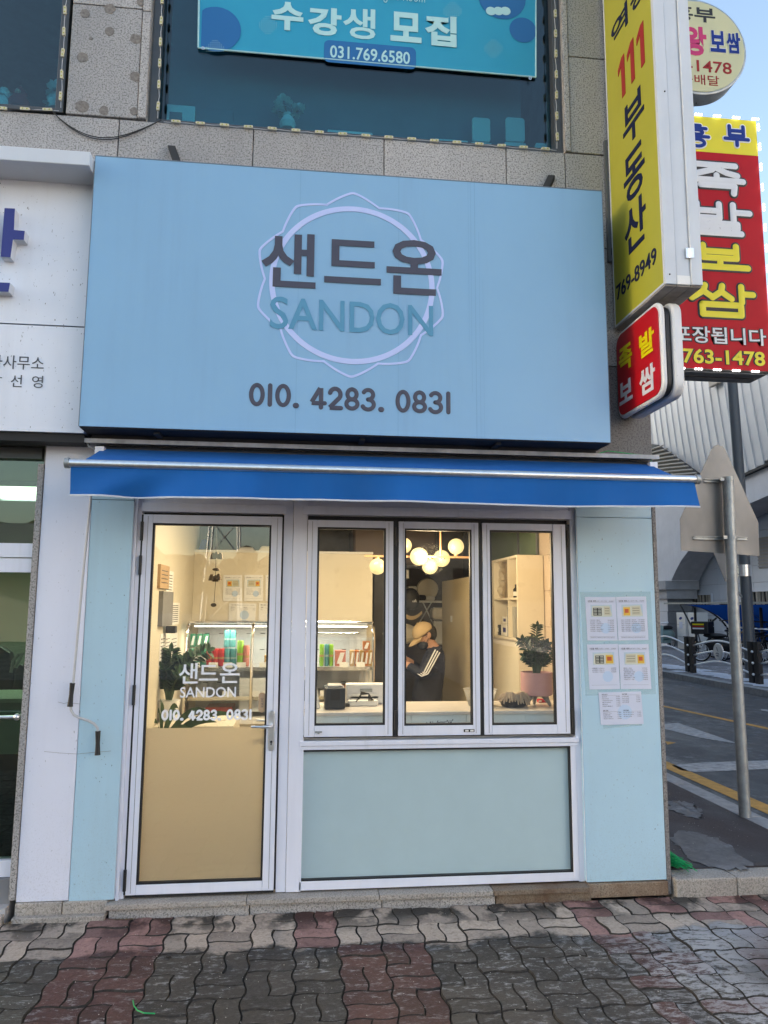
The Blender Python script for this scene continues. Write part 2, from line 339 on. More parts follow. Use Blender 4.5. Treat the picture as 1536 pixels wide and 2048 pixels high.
def adopt(o, parent):
    if parent is not None:
        o.parent = parent
        if parent.type == 'EMPTY' and parent.parent is None: o.matrix_parent_inverse = Matrix.Translation(-parent.location)
def E(name, loc, label, cat, group=None, kind=None):
    o = bpy.data.objects.new(name, None); col.objects.link(o); o.location = [float(c) for c in loc]; o.empty_display_size = .1
    tag(o, label, cat, group, kind); return o
def tag(o, label=None, cat=None, group=None, kind=None):
    if label: o['label'] = label
    if cat: o['category'] = cat
    if group: o['group'] = group
    if kind: o['kind'] = kind
    return o
def dup(root, loc, label, group=None, rotz=None, scale=None):
    r = root.copy(); col.objects.link(r); r.location = [float(c) for c in loc]; r['label'] = label
    if group: r['group'] = group
    if rotz is not None: r.rotation_euler.z = rotz
    if scale: r.scale = scale
    for ch in list(root.children):
        c = ch.copy(); col.objects.link(c); c.parent = r; c.matrix_parent_inverse = ch.matrix_parent_inverse.copy()
        for g in ch.children:
            d = g.copy(); col.objects.link(d); d.parent = c; d.matrix_parent_inverse = g.matrix_parent_inverse.copy()
    return r
_tc = {}
def textmesh(s, off, ext, mono=False):
    k = (s, off)
    if k not in _tc:
        c = bpy.data.curves.new('t', 'FONT'); c.body = s; c.offset = off; c.extrude = 0.5; c.resolution_u = 3; c.align_x = 'LEFT'
        o = bpy.data.objects.new('t', c); m = bpy.data.meshes.new_from_object(o)
        v = np.array([tuple(p.co) for p in m.vertices]); f = [tuple(p.vertices) for p in m.polygons]
        bpy.data.objects.remove(o); bpy.data.curves.remove(c); bpy.data.meshes.remove(m); _tc[k] = (v, f)
    return _tc[k]
def text(name, s, m, parent, u0, u1, v0, v1, pos, plane='Y', off=0.0, ext=.003, mb=None, shear=0):
    """fit the lettering into u0..u1 x v0..v1 on a wall (plane Y faces -Y; plane X faces -X and reads towards -Y)"""
    v, f = textmesh(s, off, ext); a = v.min(0); b = v.max(0)
    u = u0+(v[:, 0]-a[0])/(b[0]-a[0])*(u1-u0); q = v0+(v[:, 1]-a[1])/(b[1]-a[1])*(v1-v0); d = pos-(v[:, 2]-a[2])/(b[2]-a[2])*ext
    q = q+shear*(u-u0)
    P = np.stack([u, d, q], 1) if plane == 'Y' else np.stack([d, -u, q], 1)
    if mb is not None: mb.add(P, f); return mb
    return MB().add(P, f).build(name, m, parent)
def bx(xl, xr, top, bot, Y):     # wall box from photo measurements on plane Y
    ym = (top[1]+bot[1])/2
    return W(xl, ym, Y)[0], W(xr, ym, Y)[0], W(bot[0], bot[1], Y)[2], W(top[0], top[1], Y)[2]
def bX(xl, xr, top, bot, X):
    ym = (top[1]+bot[1])/2
    return -WX(xl, ym, X)[1], -WX(xr, ym, X)[1], WX(bot[0], bot[1], X)[2], WX(top[0], top[1], X)[2]
def rrect(x0, x1, z0, z1, r, n=5):
    p = []
    for cx, cz, a0 in ((x1-r, z0+r, -90), (x1-r, z1-r, 0), (x0+r, z1-r, 90), (x0+r, z0+r, 180)):
        p += [(cx+r*math.cos(R(a0+90*i/n)), cz+r*math.sin(R(a0+90*i/n))) for i in range(n+1)]
    return p
def ring(mb, c, r0, r1, y0, y1, n=48, fn=None, mi=0):
    fn = fn or (lambda a: 1)
    vs = []
    for y in (y0, y1):
        for r in (r0, r1):
            vs += [(c[0]+r*fn(2*math.pi*i/n)*math.cos(2*math.pi*i/n), y, c[1]+r*fn(2*math.pi*i/n)*math.sin(2*math.pi*i/n)) for i in range(n)]
    fs = []
    for i in range(n):
        j = (i+1) % n
        fs += [(i, j, n+j, n+i), (2*n+i, 3*n+i, 3*n+j, 2*n+j), (i, 2*n+i, 2*n+j, j), (n+i, n+j, 3*n+j, 3*n+i)]
    return mb.add(vs, fs, mi)
# ================================================================== SETTING
def struct(mb, name, m, **k):
    o = mb.build(name, m, **k); o['kind'] = 'structure'; return o
struct(MB().add([(-900, -900, -.06), (900, -900, -.06), (900, 900, -.06), (-900, 900, -.06)], [(0, 1, 2, 3)]), 'ground', 'earth')
# side street
road = struct(MB().add([(3.40, -60, 0), (8.75, -60, 0), (8.75, 120, 0), (3.40, 120, 0)], [(0, 1, 2, 3)]), 'road', 'asphalt')
def mark(px, m, z=.004):
    p = [G(x, y, 0) for x, y in px]; return MB().add([(q[0], q[1], z) for q in p], [tuple(range(len(p)))]).build('road_marking', m, road)
MB().add([(3.80, -4, .004), (3.98, -4, .004), (3.98, 60, .004), (3.80, 60, .004)], [(0, 1, 2, 3)]).build('edge_line', 'roadyellow', road)
MB().add([(6.50, -4, .004), (6.62, -4, .004), (6.62, 5, .004), (6.14, 8.2, .004), (5.9, 40, .004), (5.78, 40, .004), (6.03, 8.2, .004), (6.50, 5, .004)], [(0, 1, 2, 3, 7), (3, 4, 5, 6, 7)]).build('centre_line', 'roadyellow', road)
mark([(1328, 1449), (1356, 1446), (1480, 1489), (1395, 1475), (1328, 1458)], 'roadwhite')
mark([(1343, 1531), (1400, 1526), (1600, 1519), (1640, 1534), (1392, 1545), (1362, 1541)], 'roadwhite')
mark([(1330, 1483), (1352, 1486), (1335, 1490)], 'roadyellow')
mark([(1522, 1418), (1560, 1424), (1560, 1428), (1522, 1421)], 'roadwhite')
# raised alley beside the shop with kerb stones
alley = struct(MB().box(2.17, 3.335, .12, 60, -.05, .1), 'side_pavement', 'alley')
for j in range(40):
    y = .12+j*1.0
    MB().box(3.337, 3.50, y+.005, y+.995, -.05, .102).build('kerb_stone', 'kerb', alley, .006) if j else None
MB().box(3.337, 3.50, -3.0, 1.11, -.05, .101).build('kerb_stone', 'kerb', alley, .006)
for j in range(3):
    MB().box(2.19+j*.38, 2.565+j*.38, -.045, .115, -.05, .098-.003*j).build('kerb_stone', 'granite_pale', alley, .008)
for pl in ([(1336, 1601), (1358, 1602), (1378, 1607), (1400, 1618), (1405, 1634), (1392, 1638), (1362, 1629), (1337, 1620)], [(1345, 1680), (1360, 1664), (1400, 1666), (1432, 1678), (1470, 1700), (1512, 1730), (1480, 1741), (1440, 1738), (1395, 1728), (1365, 1705)]):
    p = [G(x, y, .1) for x, y in pl]; q = []
    for i in range(len(p)):                       # ragged outline
        a, b = p[i], p[(i+1) % len(p)]
        for k in range(5):
            c = a+(b-a)*k/5; q.append((c[0]+random.uniform(-.03, .03), c[1]+random.uniform(-.035, .035)))
    MB().add([(x, y, .104) for x, y in q], [tuple(range(len(q)))]).build('dry_patch', 'drypatch', alley)
# far side plaza
plaza = struct(MB().box(8.98, 60, -60, 120, -.05, .13), 'far_pavement', 'plaza')
for j in range(34):
    y = 2+j*1.0
    MB().box(8.76, 8.975, y+.006, y+.994, -.05, .132).build('kerb_stone', 'kerb', plaza, .01)
sn = MB()
for j in range(26):
    x = 9.55+random.uniform(-.3, .5); y = 6.5+j*.33; a = random.uniform(.3, .8); b = random.uniform(.06, .2)
    n = 18; ph = random.uniform(0, 6)
    sn.add([(x+a*math.cos(2*math.pi*i/n)*(1+.35*math.sin(3*i+ph))*.5, y+b*3*math.sin(2*math.pi*i/n)*(1+.4*math.sin(5*i+ph)), .134+j*.0004) for i in range(n)], [tuple(range(n))])
sn.build('snow_patch', 'snow', plaza)
# front pavement of interlocking pavers
pave = struct(MB().add([(-14, -30, -.034), (3.36, -30, -.034), (3.36, .0, -.034), (-14, .0, -.034)], [(0, 1, 2, 3)]), 'pavement', 'joint')
L = .216; A = .0105; GAP = .003
def edge(t): return A*math.sin(2*math.pi*t/L)
def brick_shape(kind):
    lo, hi = (0, L/2) if kind % 2 == 0 else (L/2, L)
    p = []
    def ln(fn, a, b, k):
        for i in range(k): t = a+(b-a)*i/k; p.append(fn(t))
    ln(lambda t: (t, lo+edge(t)), 0, L, 6); ln(lambda t: (L+edge(t), t), lo, hi, 3)
    ln(lambda t: (t, hi+edge(t)), L, 0, 6); ln(lambda t: (0+edge(t), t), hi, lo, 3)
    cx, cy = L/2, (lo+hi)/2
    def sh(d): return [(cx+(x-cx)*(1-2*d/L), cy+(y-cy)*(1-2*d/(L/2))) for x, y in p]
    a, b = sh(GAP*.5), sh(GAP*.5+.0034); off = L/2
    if kind >= 2: a = [(y, x) for x, y in a]; b = [(y, x) for x, y in b]
    a = [(x-off, y-off) for x, y in a]; b = [(x-off, y-off) for x, y in b]; n = len(a)
    v = [(x, y, -.03) for x, y in a]+[(x, y, -.007) for x, y in a]+[(x, y, 0) for x, y in b]
    f = [(i, (i+1) % n, (i+1) % n+n, i+n) for i in range(n)]+[(i+n, (i+1) % n+n, (i+1) % n+2*n, i+2*n) for i in range(n)]+[tuple(range(2*n, 3*n))]
    if kind >= 2: f = [tuple(reversed(q)) for q in f]
    return v, f, [1]*(2*n)+[0]
bm_ = {}
for k in range(4):
    v, f, mi = brick_shape(k)
    for c in ('brick_grey', 'brick_red'):
        me = bpy.data.meshes.new('paver_brick'); me.from_pydata(v, [], f); me.materials.append(mt[c]); me.materials.append(mt['grime']); me.polygons.foreach_set('material_index', mi); me.update(); bm_[k, c] = me
rest = {'brick_grey': MB(), 'brick_red': MB()}
def redcol(x, y):
    if -1.13 < x < -.68: return True
    if y > -.5: 
        if .05 < x < .28: return True
        return x > 1.5 and random.random() < .33
    return (.25 < x < .72 and y < -.5) or (x > 1.4 and random.random() < .45)
for i in range(-24, 15):
    for j in range(1, 17):
        cx = -.012+(i+.5)*L; cyy = -.035-(j-.5)*L
        if cx > 3.2: continue
        o = (i+j) % 2
        for h in range(2):
            k = o*2+h; c = 'brick_red' if redcol(cx, cyy) else 'brick_grey'
            near = -2.0 < cx < 3.0 and j <= 6 and not (cx < -1.9 and j > 3)
            if near and j <= 6 and cx < 2.95:
                b = bpy.data.objects.new('paver_brick', bm_[k, c]); col.objects.link(b); b.parent = pave
                b.location = (cx, cyy, random.uniform(-.005, .003)); b.rotation_euler = (random.uniform(-.018, .018), random.uniform(-.018, .018), random.uniform(-.008, .006))
            else:
                v, f, mi = brick_shape(k); dz = random.uniform(-.003, .002)
                rest[c].add([(x+cx, y+cyy, z+dz) for x, y, z in v], f); rest[c].m[-len(f):] = mi
for c in rest:
    o = rest[c].build('paver_field', [c, 'grime'], pave); o['kind'] = 'stuff'
# distant hills and wood on the other side of the main road (unseen, made up for the panes to mirror)
def ridge(name, y, x0, x1, h, hv, m, n=160, seed=1):
    rr = random.Random(seed); mb = MB(); vs = []
    for i in range(n+1):
        x = x0+(x1-x0)*i/n; z = h+hv*(.5*math.sin(i*.11+seed)+.3*math.sin(i*.31)+rr.uniform(-.12, .12))
        vs += [(x, y, -1), (x, y-6, max(1, z)), (x, y-40, max(1, z*1.05)), (x, y-90, -1)]
    fs = [(4*i+a, 4*i+4+a, 4*i+5+a, 4*i+1+a) for i in range(n) for a in range(3)]
    mb.add(vs, fs); return struct(mb, name, m)
ridge('hill', -150, -320, 320, 20, 12, M('winter_hillside', (.07, .065, .05), .95, var=.5, vs=.15), seed=3)
# ================================================================== THE BUILDING
bld = E('granite_building', (-4, 10, 0), 'grey speckled granite street building that holds the little shop and the upstairs room', 'building')
c = MB()
c.box(-1.52, 2.15, .04, .25, 2.32, 4.60); c.box(-14, -1.521, .04, .25, 2.62, 4.60); c.box(-1.52, -1.02, .04, .25, 4.60, 7.3); c.box(1.63, 2.15, .04, .25, 4.60, 7.3)
c.box(-14, 2.15, .04, .25, 7.3, 15); c.box(-1.50, -1.0, .045, .25, 0, 2.32); c.box(1.665, 2.15, .045, .25, 0, 2.32)
c.box(1.97, 2.15, .25, 40, 0, 15); c.box(-14, 1.97, 5.2, 40, 0, 15); c.box(-14, 1.97, .25, 5.2, 11.6, 15)  # unseen height and depth sized so the block shades the street
c.box(-14, -13.8, .04, 5.2, 0, 11.6); c.box(-1.14, -1.0, .25, 5.2, 0, 2.9)
c.box(-14, 1.97, .25, 5.2, 2.75, 2.95); c.box(-14, 1.97, .25, 5.2, 4.3, 4.45); c.box(-14, 1.97, .25, 5.2, 7.3, 7.5)
c.box(-1.55, -1.2, .25, 5.2, 4.45, 7.3)
c.build('wall', 'concrete', bld)
def slab(x0, x1, z0, z1, m='granite', y0=.0, y1=.037, g=.003):
    return MB().box(x0+g, x1-g, y0, y1, z0+g, z1-g).build('granite_slab', m, bld, .003, seg=1)
ZS = 4.655
xs = [-14, -12.6, -11.2, -9.8, -8.4, -7, -5.6, -4.2, -2.8, -1.196, -.375, .455, 1.26, 1.66, 2.18]
for a, b in zip(xs, xs[1:]):
    top = ZS
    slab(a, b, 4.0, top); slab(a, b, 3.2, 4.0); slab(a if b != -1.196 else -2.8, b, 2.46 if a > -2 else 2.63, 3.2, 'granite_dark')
slab(-1.52, -1.09, 4.665, 5.42); slab(-1.52, -1.09, 5.42, 6.3); slab(-1.52, -1.09, 6.3, 7.3)
slab(-1.09, -1.035, 4.665, 5.40, 'granite', -.012); slab(-1.09, -1.035, 5.40, 7.3, 'granite', -.012)
slab(1.66, 1.70, 4.66, 7.3, 'granite', -.012); slab(1.70, 2.18, 4.66, 5.36); slab(1.70, 2.18, 5.36, 6.2); slab(1.70, 2.18, 6.2, 7.3)
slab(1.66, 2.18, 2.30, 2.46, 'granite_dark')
for a, b in zip(xs[:-1], xs[1:]): slab(a, b, 7.3, 9.2); slab(a, b, 9.2, 15)
for k in range(30):                                  # slabs along the side street
    for z0, z1 in ((0.1, 1.3), (1.3, 2.5), (2.5, 3.8), (3.8, 5.2), (5.2, 6.6), (6.6, 15)):
        if k < 12: MB().box(2.152, 2.182, .039+k*.9+.003, .039+(k+1)*.9-.003, z0+.003, z1-.003).build('granite_slab', 'granite', bld)
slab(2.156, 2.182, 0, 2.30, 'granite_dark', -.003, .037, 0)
slab(-1.535, -1.502, .1, 2.47, 'granite', -.01, .1, 0)
slab(-1.50, -1.255, .0, .088, 'granite_pale', -.015, .044); slab(-1.255, -1.02, 0, .088, 'granite_pale', -.018, .044)
slab(-1.50, -1.02, -.02, .03, 'granite_pale', -.06, -.019)
slab(1.665, 2.156, .0, .082, 'granite_rust', -.02, .044)
# old round mortar patches on the pier between the upstairs windows
for k, (px, py, r) in enumerate([(220, 18, 9), (283, 5, 8), (170, 27, 8), (219, 63, 8), (271, 78, 9), (165, 115, 9), (271, 153, 9), (164, 213, 11), (208, 221, 8), (268, 223, 7), (182, 77, 3)]):
    p = W(px, py); rr = r/1450*5.4; n = 16
    MB().prism([(p[0]+rr*math.cos(2*math.pi*i/n)*random.uniform(.88, 1.1), p[2]+rr*math.sin(2*math.pi*i/n)*random.uniform(.88, 1.1)) for i in range(n)], 'y', -.0025, .002).build('mortar_patch', 'patch', bld)
# upstairs windows
def upwin(x0, x1, z0, z1, label):
    t = E('upstairs_window', (x0, .06, z0), label, 'window')
    MB().box(x0, x0+.05, .03, .14, z0, z1).box(x1-.05, x1, .03, .14, z0, z1).box(x0+.05, x1-.05, .03, .14, z0, z0+.03).box(x0+.05, x1-.05, .03, .14, z1-.05, z1).build('window_frame', 'alu_dark', t, .004)
    MB().box(x0+.05, x1-.05, .10, .106, z0+.03, z1-.05).build('pane', 'glass_up', t)
    return t
upwin(-1.03, 1.655, 4.668, 7.29, 'large blue tinted upstairs window with the course banner, above the blue signboard')
upwin(-4.3, -1.545, 4.69, 7.29, 'blue tinted upstairs window left of the patched granite pier')
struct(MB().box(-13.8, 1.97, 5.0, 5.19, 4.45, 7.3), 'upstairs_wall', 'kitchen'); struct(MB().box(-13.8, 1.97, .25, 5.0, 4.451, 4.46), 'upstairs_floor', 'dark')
# banner inside the pane
bn = E('banner', (.3, .13, 5.8), 'cyan course banner with pale Hangul lettering and a phone number in the upstairs window', 'banner')
q = [W(398, 105, .125), W(1068, 163, .125), W(1068, -260, .125), W(404, -300, .125)]
gx, gz = 24, 10; vs = []
for j in range(gz+1):
    for i in range(gx+1):
        a, b_ = i/gx, j/gz; p = (q[0]*(1-a)+q[1]*a)*(1-b_)+(q[3]*(1-a)+q[2]*a)*b_
        vs.append((p[0], .0840+.0018*math.sin(a*9+b_*5)*(1-.5*b_), p[2]))
MB().add(vs, [(j*(gx+1)+i, j*(gx+1)+i+1, (j+1)*(gx+1)+i+1, (j+1)*(gx+1)+i) for j in range(gz) for i in range(gx)]).build('cloth', 'banner', bn, smooth=True)
sh = (W(1068, 163, .12)[2]-W(398, 105, .12)[2])/(W(1068, 163, .12)[0]-W(398, 105, .12)[0])
def btxt(name, s, m, xl, xr, top, bot, y=.0805, off=.03):
    u0, u1, v0, v1 = bx(xl, xr, top, bot, y); dz = 0
    return text(name, s, m, bn, u0, u1, v0, v1, y, off=off, ext=.001)
for s, xl, xr, tp, bt in (('수', 543, 607, (575, 4), (580, 61)), ('강', 616, 683, (650, 15), (650, 71)), ('생', 686, 751, (715, 16), (720, 78)), ('모', 781, 843, (812, 25), (812, 84)), ('집', 850, 913, (880, 31), (880, 92))):
    btxt('lettering', s, 'banner_text', xl, xr, tp, bt, off=.02 if s == '생' else .04)
btxt('phone_number', '031.769.6580', 'banner_text', 660, 820, (740, 97), (740, 122), off=.015)
u0, u1, v0, v1 = bx(648, 832, (740, 87), (740, 131), .080)
MB().prism(rrect(u0, u1, v0, v1, .035), 'y', .0812, .0820).build('number_plate', 'banner_dark', bn)
u0, u1, v0, v1 = bx(745, 850, (800, -22), (800, 8), .079); text('script', "Angie's Room", 'banner_text', bn, u0, u1, v0, v1, .079, off=-.01, ext=.001)
def bdot(px, py, r, m, a0=0, a1=360, y=.0815):
    p = W(px, py, y); rr = r/1450*5.3; n = 28
    MB().prism([(max(W(403, 60, y)[0], p[0]+rr*math.cos(R(360*i/n))), max(W(403, 108, y)[2]+(p[0]+rr*math.cos(R(360*i/n))-q[0][0])*sh*1.0, p[2]+rr*math.sin(R(360*i/n)))) for i in range(n)], 'y', y, y+.0004).build('print_circle', m, bn)
bdot(432, 58, 44, 'banner_dark', -75, 110); bdot(1004, -6, 46, 'banner_dark'); bdot(1046, 60, 26, 'banner_dark')
cl = MB()
for k, px in enumerate((982, 997, 1011)): p = W(px, 22, .0805); cl.prism([(p[0]+.036*math.cos(a*.3927), p[2]+.032*math.sin(a*.3927)) for a in range(16)], 'y', .0803-k*.0002, .0809-k*.0002)
cl.build('cloud_print', 'banner_text', bn)
dots = MB()
for cx_, cy_ in ((536, 50), (905, 22), (987, 97), (430, 98)):
    for i in range(-4, 5):
        for j in range(-4, 5):
            if i*i+j*j < 18 and cy_+j*4.2 < 102+(cx_-398)*.086:
                p = W(cx_+i*4.2, cy_+j*4.2, .079); dots.box(p[0]-.0022, p[0]+.0022, .0795, .0799, p[2]-.0022, p[2]+.0022)
o = dots.build('halftone_dots', 'banner_text', bn); o['kind'] = 'stuff'
hm = MB(); 
for a, b_ in ((0, 1), (0, 3), (1, 2)):
    hm.tube([(q[a][0], .085, q[a][2]), (q[b_][0], .085, q[b_][2])], .006, 6)
hm.build('hem', 'banner_text', bn)
ey = MB()
for px, py in ((406, 97), (1060, 157)): p = W(px, py, .08); ring(ey, (p[0], p[2]), .006, .011, .076, .078, 12)
ey.build('eyelet', 'steel', bn)
# dark blind behind the glass
tag(MB().box(-.97, 1.46, .30, .31, 4.72, 7.25).build('window_blind', 'blind', None), 'slate grey blind drawn behind the upstairs window, below the banner', 'blind')
# things on the upstairs sill
def onsill(px0, py0, px1, py1, y, m, name, label, cat, r=.006, mb=None):
    u0, u1, v0, v1 = bx(px0, px1, ((px0+px1)/2, py0), ((px0+px1)/2, py1), y)
    return tag(MB().prism(rrect(u0, u1, v0, v1, min(r, (v1-v0)*.4)), 'y', y, y+.03).build(name, m, None, .003), label, cat)
t = E('display_box', W(360, 246, .16), 'pale mint framed box at the left end of the upstairs window sill', 'box')
u0, u1, v0, v1 = bx(333, 390, (360, 210), (360, 246), .16)
MB().box(u0, u1, .16, .25, v0, v1).build('case', 'inside_white', t, .004); MB().box(u0+.02, u1-.08, .155, .1595, v0+.02, v1-.055).build('front_screen', 'blind', t)
onsill(392, 218, 466, 251, .17, 'blind', 'picture_frame', 'dark flat frame beside the mint box on the upstairs sill', 'frame')
for k, (a, b_, lab) in enumerate(((945, 981, 'white chair back behind the upstairs window, the left one of two'), (1012, 1050, 'white chair back behind the upstairs window, the right one of two'))):
    t = E('chair', W(a, 290, .2), lab, 'chair', 'white chairs upstairs')
    u0, u1, v0, v1 = bx(a, b_, ((a+b_)/2, 235), ((a+b_)/2, 296), .2)
    MB().prism(rrect(u0, u1, v0+.05, v1, .02), 'y', .2, .22).build('backrest', 'inside_white', t, .004); MB().box(u0-.01, u1+.01, .2, .5, v0, v0+.045).build('seat', 'inside_white', t, .01)
    for sx in (u0, u1-.02):
        for sy in (.21, .47): MB().box(sx, sx+.02, sy, sy+.02, 4.47, v0).build('leg', 'inside_white', t)
onsill(870, 279, 936, 289, .15, 'inside_white', 'paper_stack', 'low pale stack of papers on the upstairs sill left of the white chairs', 'papers')
onsill(655, 262, 745, 273, .15, 'inside_white', 'tray', 'long pale tray on the upstairs sill between flowers and papers', 'tray')
onsill(1072, 286, 1094, 300, .16, 'inside_white', 'cup', 'pale mint cup in the right corner of the upstairs window', 'cup')
def flowers(px, py, w_, lab, seed, heads, vase='inside_white'):
    rr = random.Random(seed); base = W(px, py, .2); t = E('flower_vase', base, lab, 'flowers')
    MB().lathe([(.02, 0), (.045, .01), (.055, .05), (.03, .1), (.035, .115)], base, 16).build('vase', vase, t, smooth=True)
    for dx, dz, s in heads:
        fb = MB(); c0 = base+np.array([dx, 0, dz])
        MB().tube([base+np.array([0, 0, .1]), (base+c0)/2+np.array([0, 0, .06]), c0], .003, 5).build('stem', 'stem', t)
        for k in range(26):
            a, e = rr.uniform(0, 6.28), rr.uniform(-.6, 1.4); d = np.array([math.cos(a)*math.cos(e), math.sin(a)*math.cos(e), math.sin(e)]); u_ = np.cross(d, [0, .3, 1]); u_ /= np.linalg.norm(u_)
            p = c0+d*s*.4; fb.add([p-u_*s*.3, p+d*s*.6-u_*s*.2, p+d*s*.75, p+d*s*.6+u_*s*.25, p+u_*s*.3], [(0, 1, 2, 3, 4)])
        fb.build('bloom', 'inside_white', t)
flowers(575, 262, .1, 'white peonies in a small vase on the upstairs sill', 3, [(-.03, .19, .06), (.07, .15, .05), (.01, .1, .035), (-.06, .14, .045)])
flowers(5, 222, .1, 'white flowers at the left edge of the left upstairs window', 4, [(0, .1, .05), (.06, .07, .04)])
flowers(112, 222, .1, 'pale blossom beside the granite pier in the left upstairs window', 5, [(0, .13, .07), (-.03, .05, .05)])
p = W(38, 219, .2); t = E('figurine', p, 'small red pointed figurine on the sill of the left upstairs window', 'figurine')
MB().lathe([(.06, 0), (.065, .05), (.04, .09), (.045, .11), (.02, .14), (.002, .17)], p, 14).build('body', 'redink', t, smooth=True); MB().ball(p+np.array([0, -.03, .1]), .02).build('face', 'skin', t)
# LED strings around the windows
def ledstring(label, pts, n, up):
    t = E('led_string', pts[0], label, 'light string', 'unlit module strings round the upstairs windows')
    P = [np.array(p) for p in pts]
    wv = []
    for i in range(n*3+1):
        s = i/(n*3)*(len(P)-1); k = min(int(s), len(P)-2); a = P[k]+(P[k+1]-P[k])*(s-k)
        wv.append(a+np.array([random.uniform(-.004, .004), 0, random.uniform(-.004, .004)]))
    MB().tube(wv, .0022, 5).build('wire', 'wire_w', t)
    base = None
    for i in range(n):
        s = (i+.5)/n; a = P[0]+(P[-1]-P[0])*s
        if base is None:
            m_ = MB().prism(rrect(-.028, .028, -.0085, .0085, .004, 2), 'y', -.014, -.003)
            base = m_.build('led_module', 'led_case', t); dd = MB()
            for dx in (-.013, .013): dd.box(dx-.004, dx+.004, -.0155, -.0135, -.004, .004)
            dots_ = dd.build('led_chip', 'yellow', base); base.matrix_parent_inverse = Matrix.Identity(4); o = base
        else:
            o = base.copy(); col.objects.link(o); d2 = dots_.copy(); col.objects.link(d2); d2.parent = o
        o.parent = t; o.matrix_parent_inverse = Matrix.Identity(4)
        o.location = Vector((a-P[0]).tolist()); o.rotation_euler.y = R(90 if up else 0)+random.uniform(-.05, .05)
yl = -.006
ledstring('string of cream light modules along the sill of the large upstairs window', [W(328, 243, yl), W(1112, 301, yl)], 17, 0)
ledstring('string of cream light modules up the left jamb of the large upstairs window', [W(316, 236, yl), W(327, -60, yl)], 7, 1)
ledstring('string of cream light modules up the right jamb of the large upstairs window', [W(1114, 296, yl), W(1108, -70, yl)], 9, 1)
ledstring('string of cream light modules up the right jamb of the left upstairs window', [W(121, 216, yl), W(134, -40, yl)], 6, 1)
ledstring('string of cream light modules along the sill of the left upstairs window', [W(118, 222, yl), W(-200, 212, yl)], 7, 0)
cb = MB()
for d in (0, .012):
    pts = []
    for i in range(17):
        s = i/16; px = 105+(322-105)*s; py = 223+(240-223)*s+(44+d*300)*math.sin(math.pi*s)**.9*(1.25-.5*s); pts.append(W(px, py, -.012))
    cb.tube(pts, .003, 6)
cb.tube([W(0, 217, -.012), W(60, 221, -.014), W(105, 223, -.012)], .004, 6)
tag(cb.build('cable', 'wire', None), 'thin black twin cable drooping across the granite below the patched pier', 'cable')
# ------------------------------------------------------------------ blue signboard
SY = -.29
sb = E('signboard', (.26, -.15, 2.6), 'big pale blue shop signboard with charcoal Hangul name, ring emblem and phone number', 'signboard')
X0, X1, Z0, Z1 = -1.235, 1.775, 2.632, 4.214
MB().box(X0, X1, SY, SY+.004, Z0, Z1).build('face', 'sign_blue', sb)
e = MB().box(X0-.004, X0-.0005, SY-.002, -.03, Z0, Z1).box(X1+.0005, X1+.004, SY-.002, -.03, Z0, Z1).box(X0, X1, SY-.002, -.03, Z1+.0005, Z1+.005).build('edge_trim', 'sign_edge', sb)
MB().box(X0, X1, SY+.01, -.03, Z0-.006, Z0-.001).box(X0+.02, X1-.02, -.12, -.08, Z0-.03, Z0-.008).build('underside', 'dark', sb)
for (xa, ya), (xb, yb) in (((343, 291), (354, 322)), ((1103, 350), (1090, 378))):
    a, b_ = W(xa, ya, -.015), W(xb, yb, -.24)
    MB().hexa([b_+np.array([-.022, 0, 0]), b_+np.array([.022, 0, 0]), b_+np.array([.022, 0, -.012]), b_+np.array([-.022, 0, -.012]), a+np.array([-.022, 0, 0]), a+np.array([.022, 0, 0]), a+np.array([.022, 0, -.012]), a+np.array([-.022, 0, -.012])]).build('bracket', 'dark', sb)
    MB().hexa([b_+np.array([.018, 0, -.03]), b_+np.array([.022, 0, -.03]), b_+np.array([.022, 0, .0]), b_+np.array([.018, 0, .0]), a+np.array([.018, 0, -.03]), a+np.array([.022, 0, -.03]), a+np.array([.022, 0, 0]), a+np.array([.018, 0, 0])]).build('bracket', 'dark', sb)
for x in (-.85, .3, 1.1): MB().box(x, x+.03, SY+.05, -.03, Z0-.022, Z0-.007).build('bracket', 'dark', sb)
mt['sign_seam'] = M('sign_rain_streak', (.20, .375, .575), .5)
for px_, w_, z0_, z1_ in ((596, .0016, Z0, Z1), (797, .0018, Z0, Z1), (951, .0022, Z0, Z1), (943, .0012, 2.9, Z1), (959, .0012, Z0, 3.9), (966, .001, Z0, 3.6), (938, .001, 3.2, Z1)):
    x = W(px_, 600, SY)[0]; MB().box(x-w_, x+w_, SY-.0005, SY-.0001, z0_+.002, z1_-.002).build('rain_streak', 'sign_seam', sb)
cc_ = W(704, 567, SY); Rr = 185/1450*4.47
def scal(a):
    t = ((math.pi/2-a)/(2*math.pi/10)) % 1; d = min(t, 1-t)*2          # 0 at a peak, 1 in a valley
    d = math.sqrt(d*d+.006)-.05
    return 1/(1+.13*d)
MBs = MB(); ring(MBs, (cc_[0], cc_[2]), Rr*.975, Rr*1.0, SY-.0025, SY-.0005, 240, scal); MBs.build('emblem_scallop', 'lilac', sb)
MBs = MB(); ring(MBs, (cc_[0]+.005, cc_[2]-.005), Rr*.79, Rr*.845, SY-.0028, SY-.0006, 96); MBs.build('emblem_ring', 'lilac', sb)
SKEW = -.0
for s, xl, xr, tp, bt in (('샌', 523, 632, (551, 465), (632, 578)), ('드', 649, 762, (669, 479), (762, 571)), ('온', 773, 883, (831, 481), (868, 592))):
    u0, u1, v0, v1 = bx(xl, xr, tp, bt, SY); text('hangul_letter', s, 'ink', sb, u0, u1, v0, v1, SY-.0032, off=.018, ext=.0012)
u0, u1, v0, v1 = bx(540, 866, (559, 595), (865, 672), SY); v1 = W(559, 595, SY)[2]
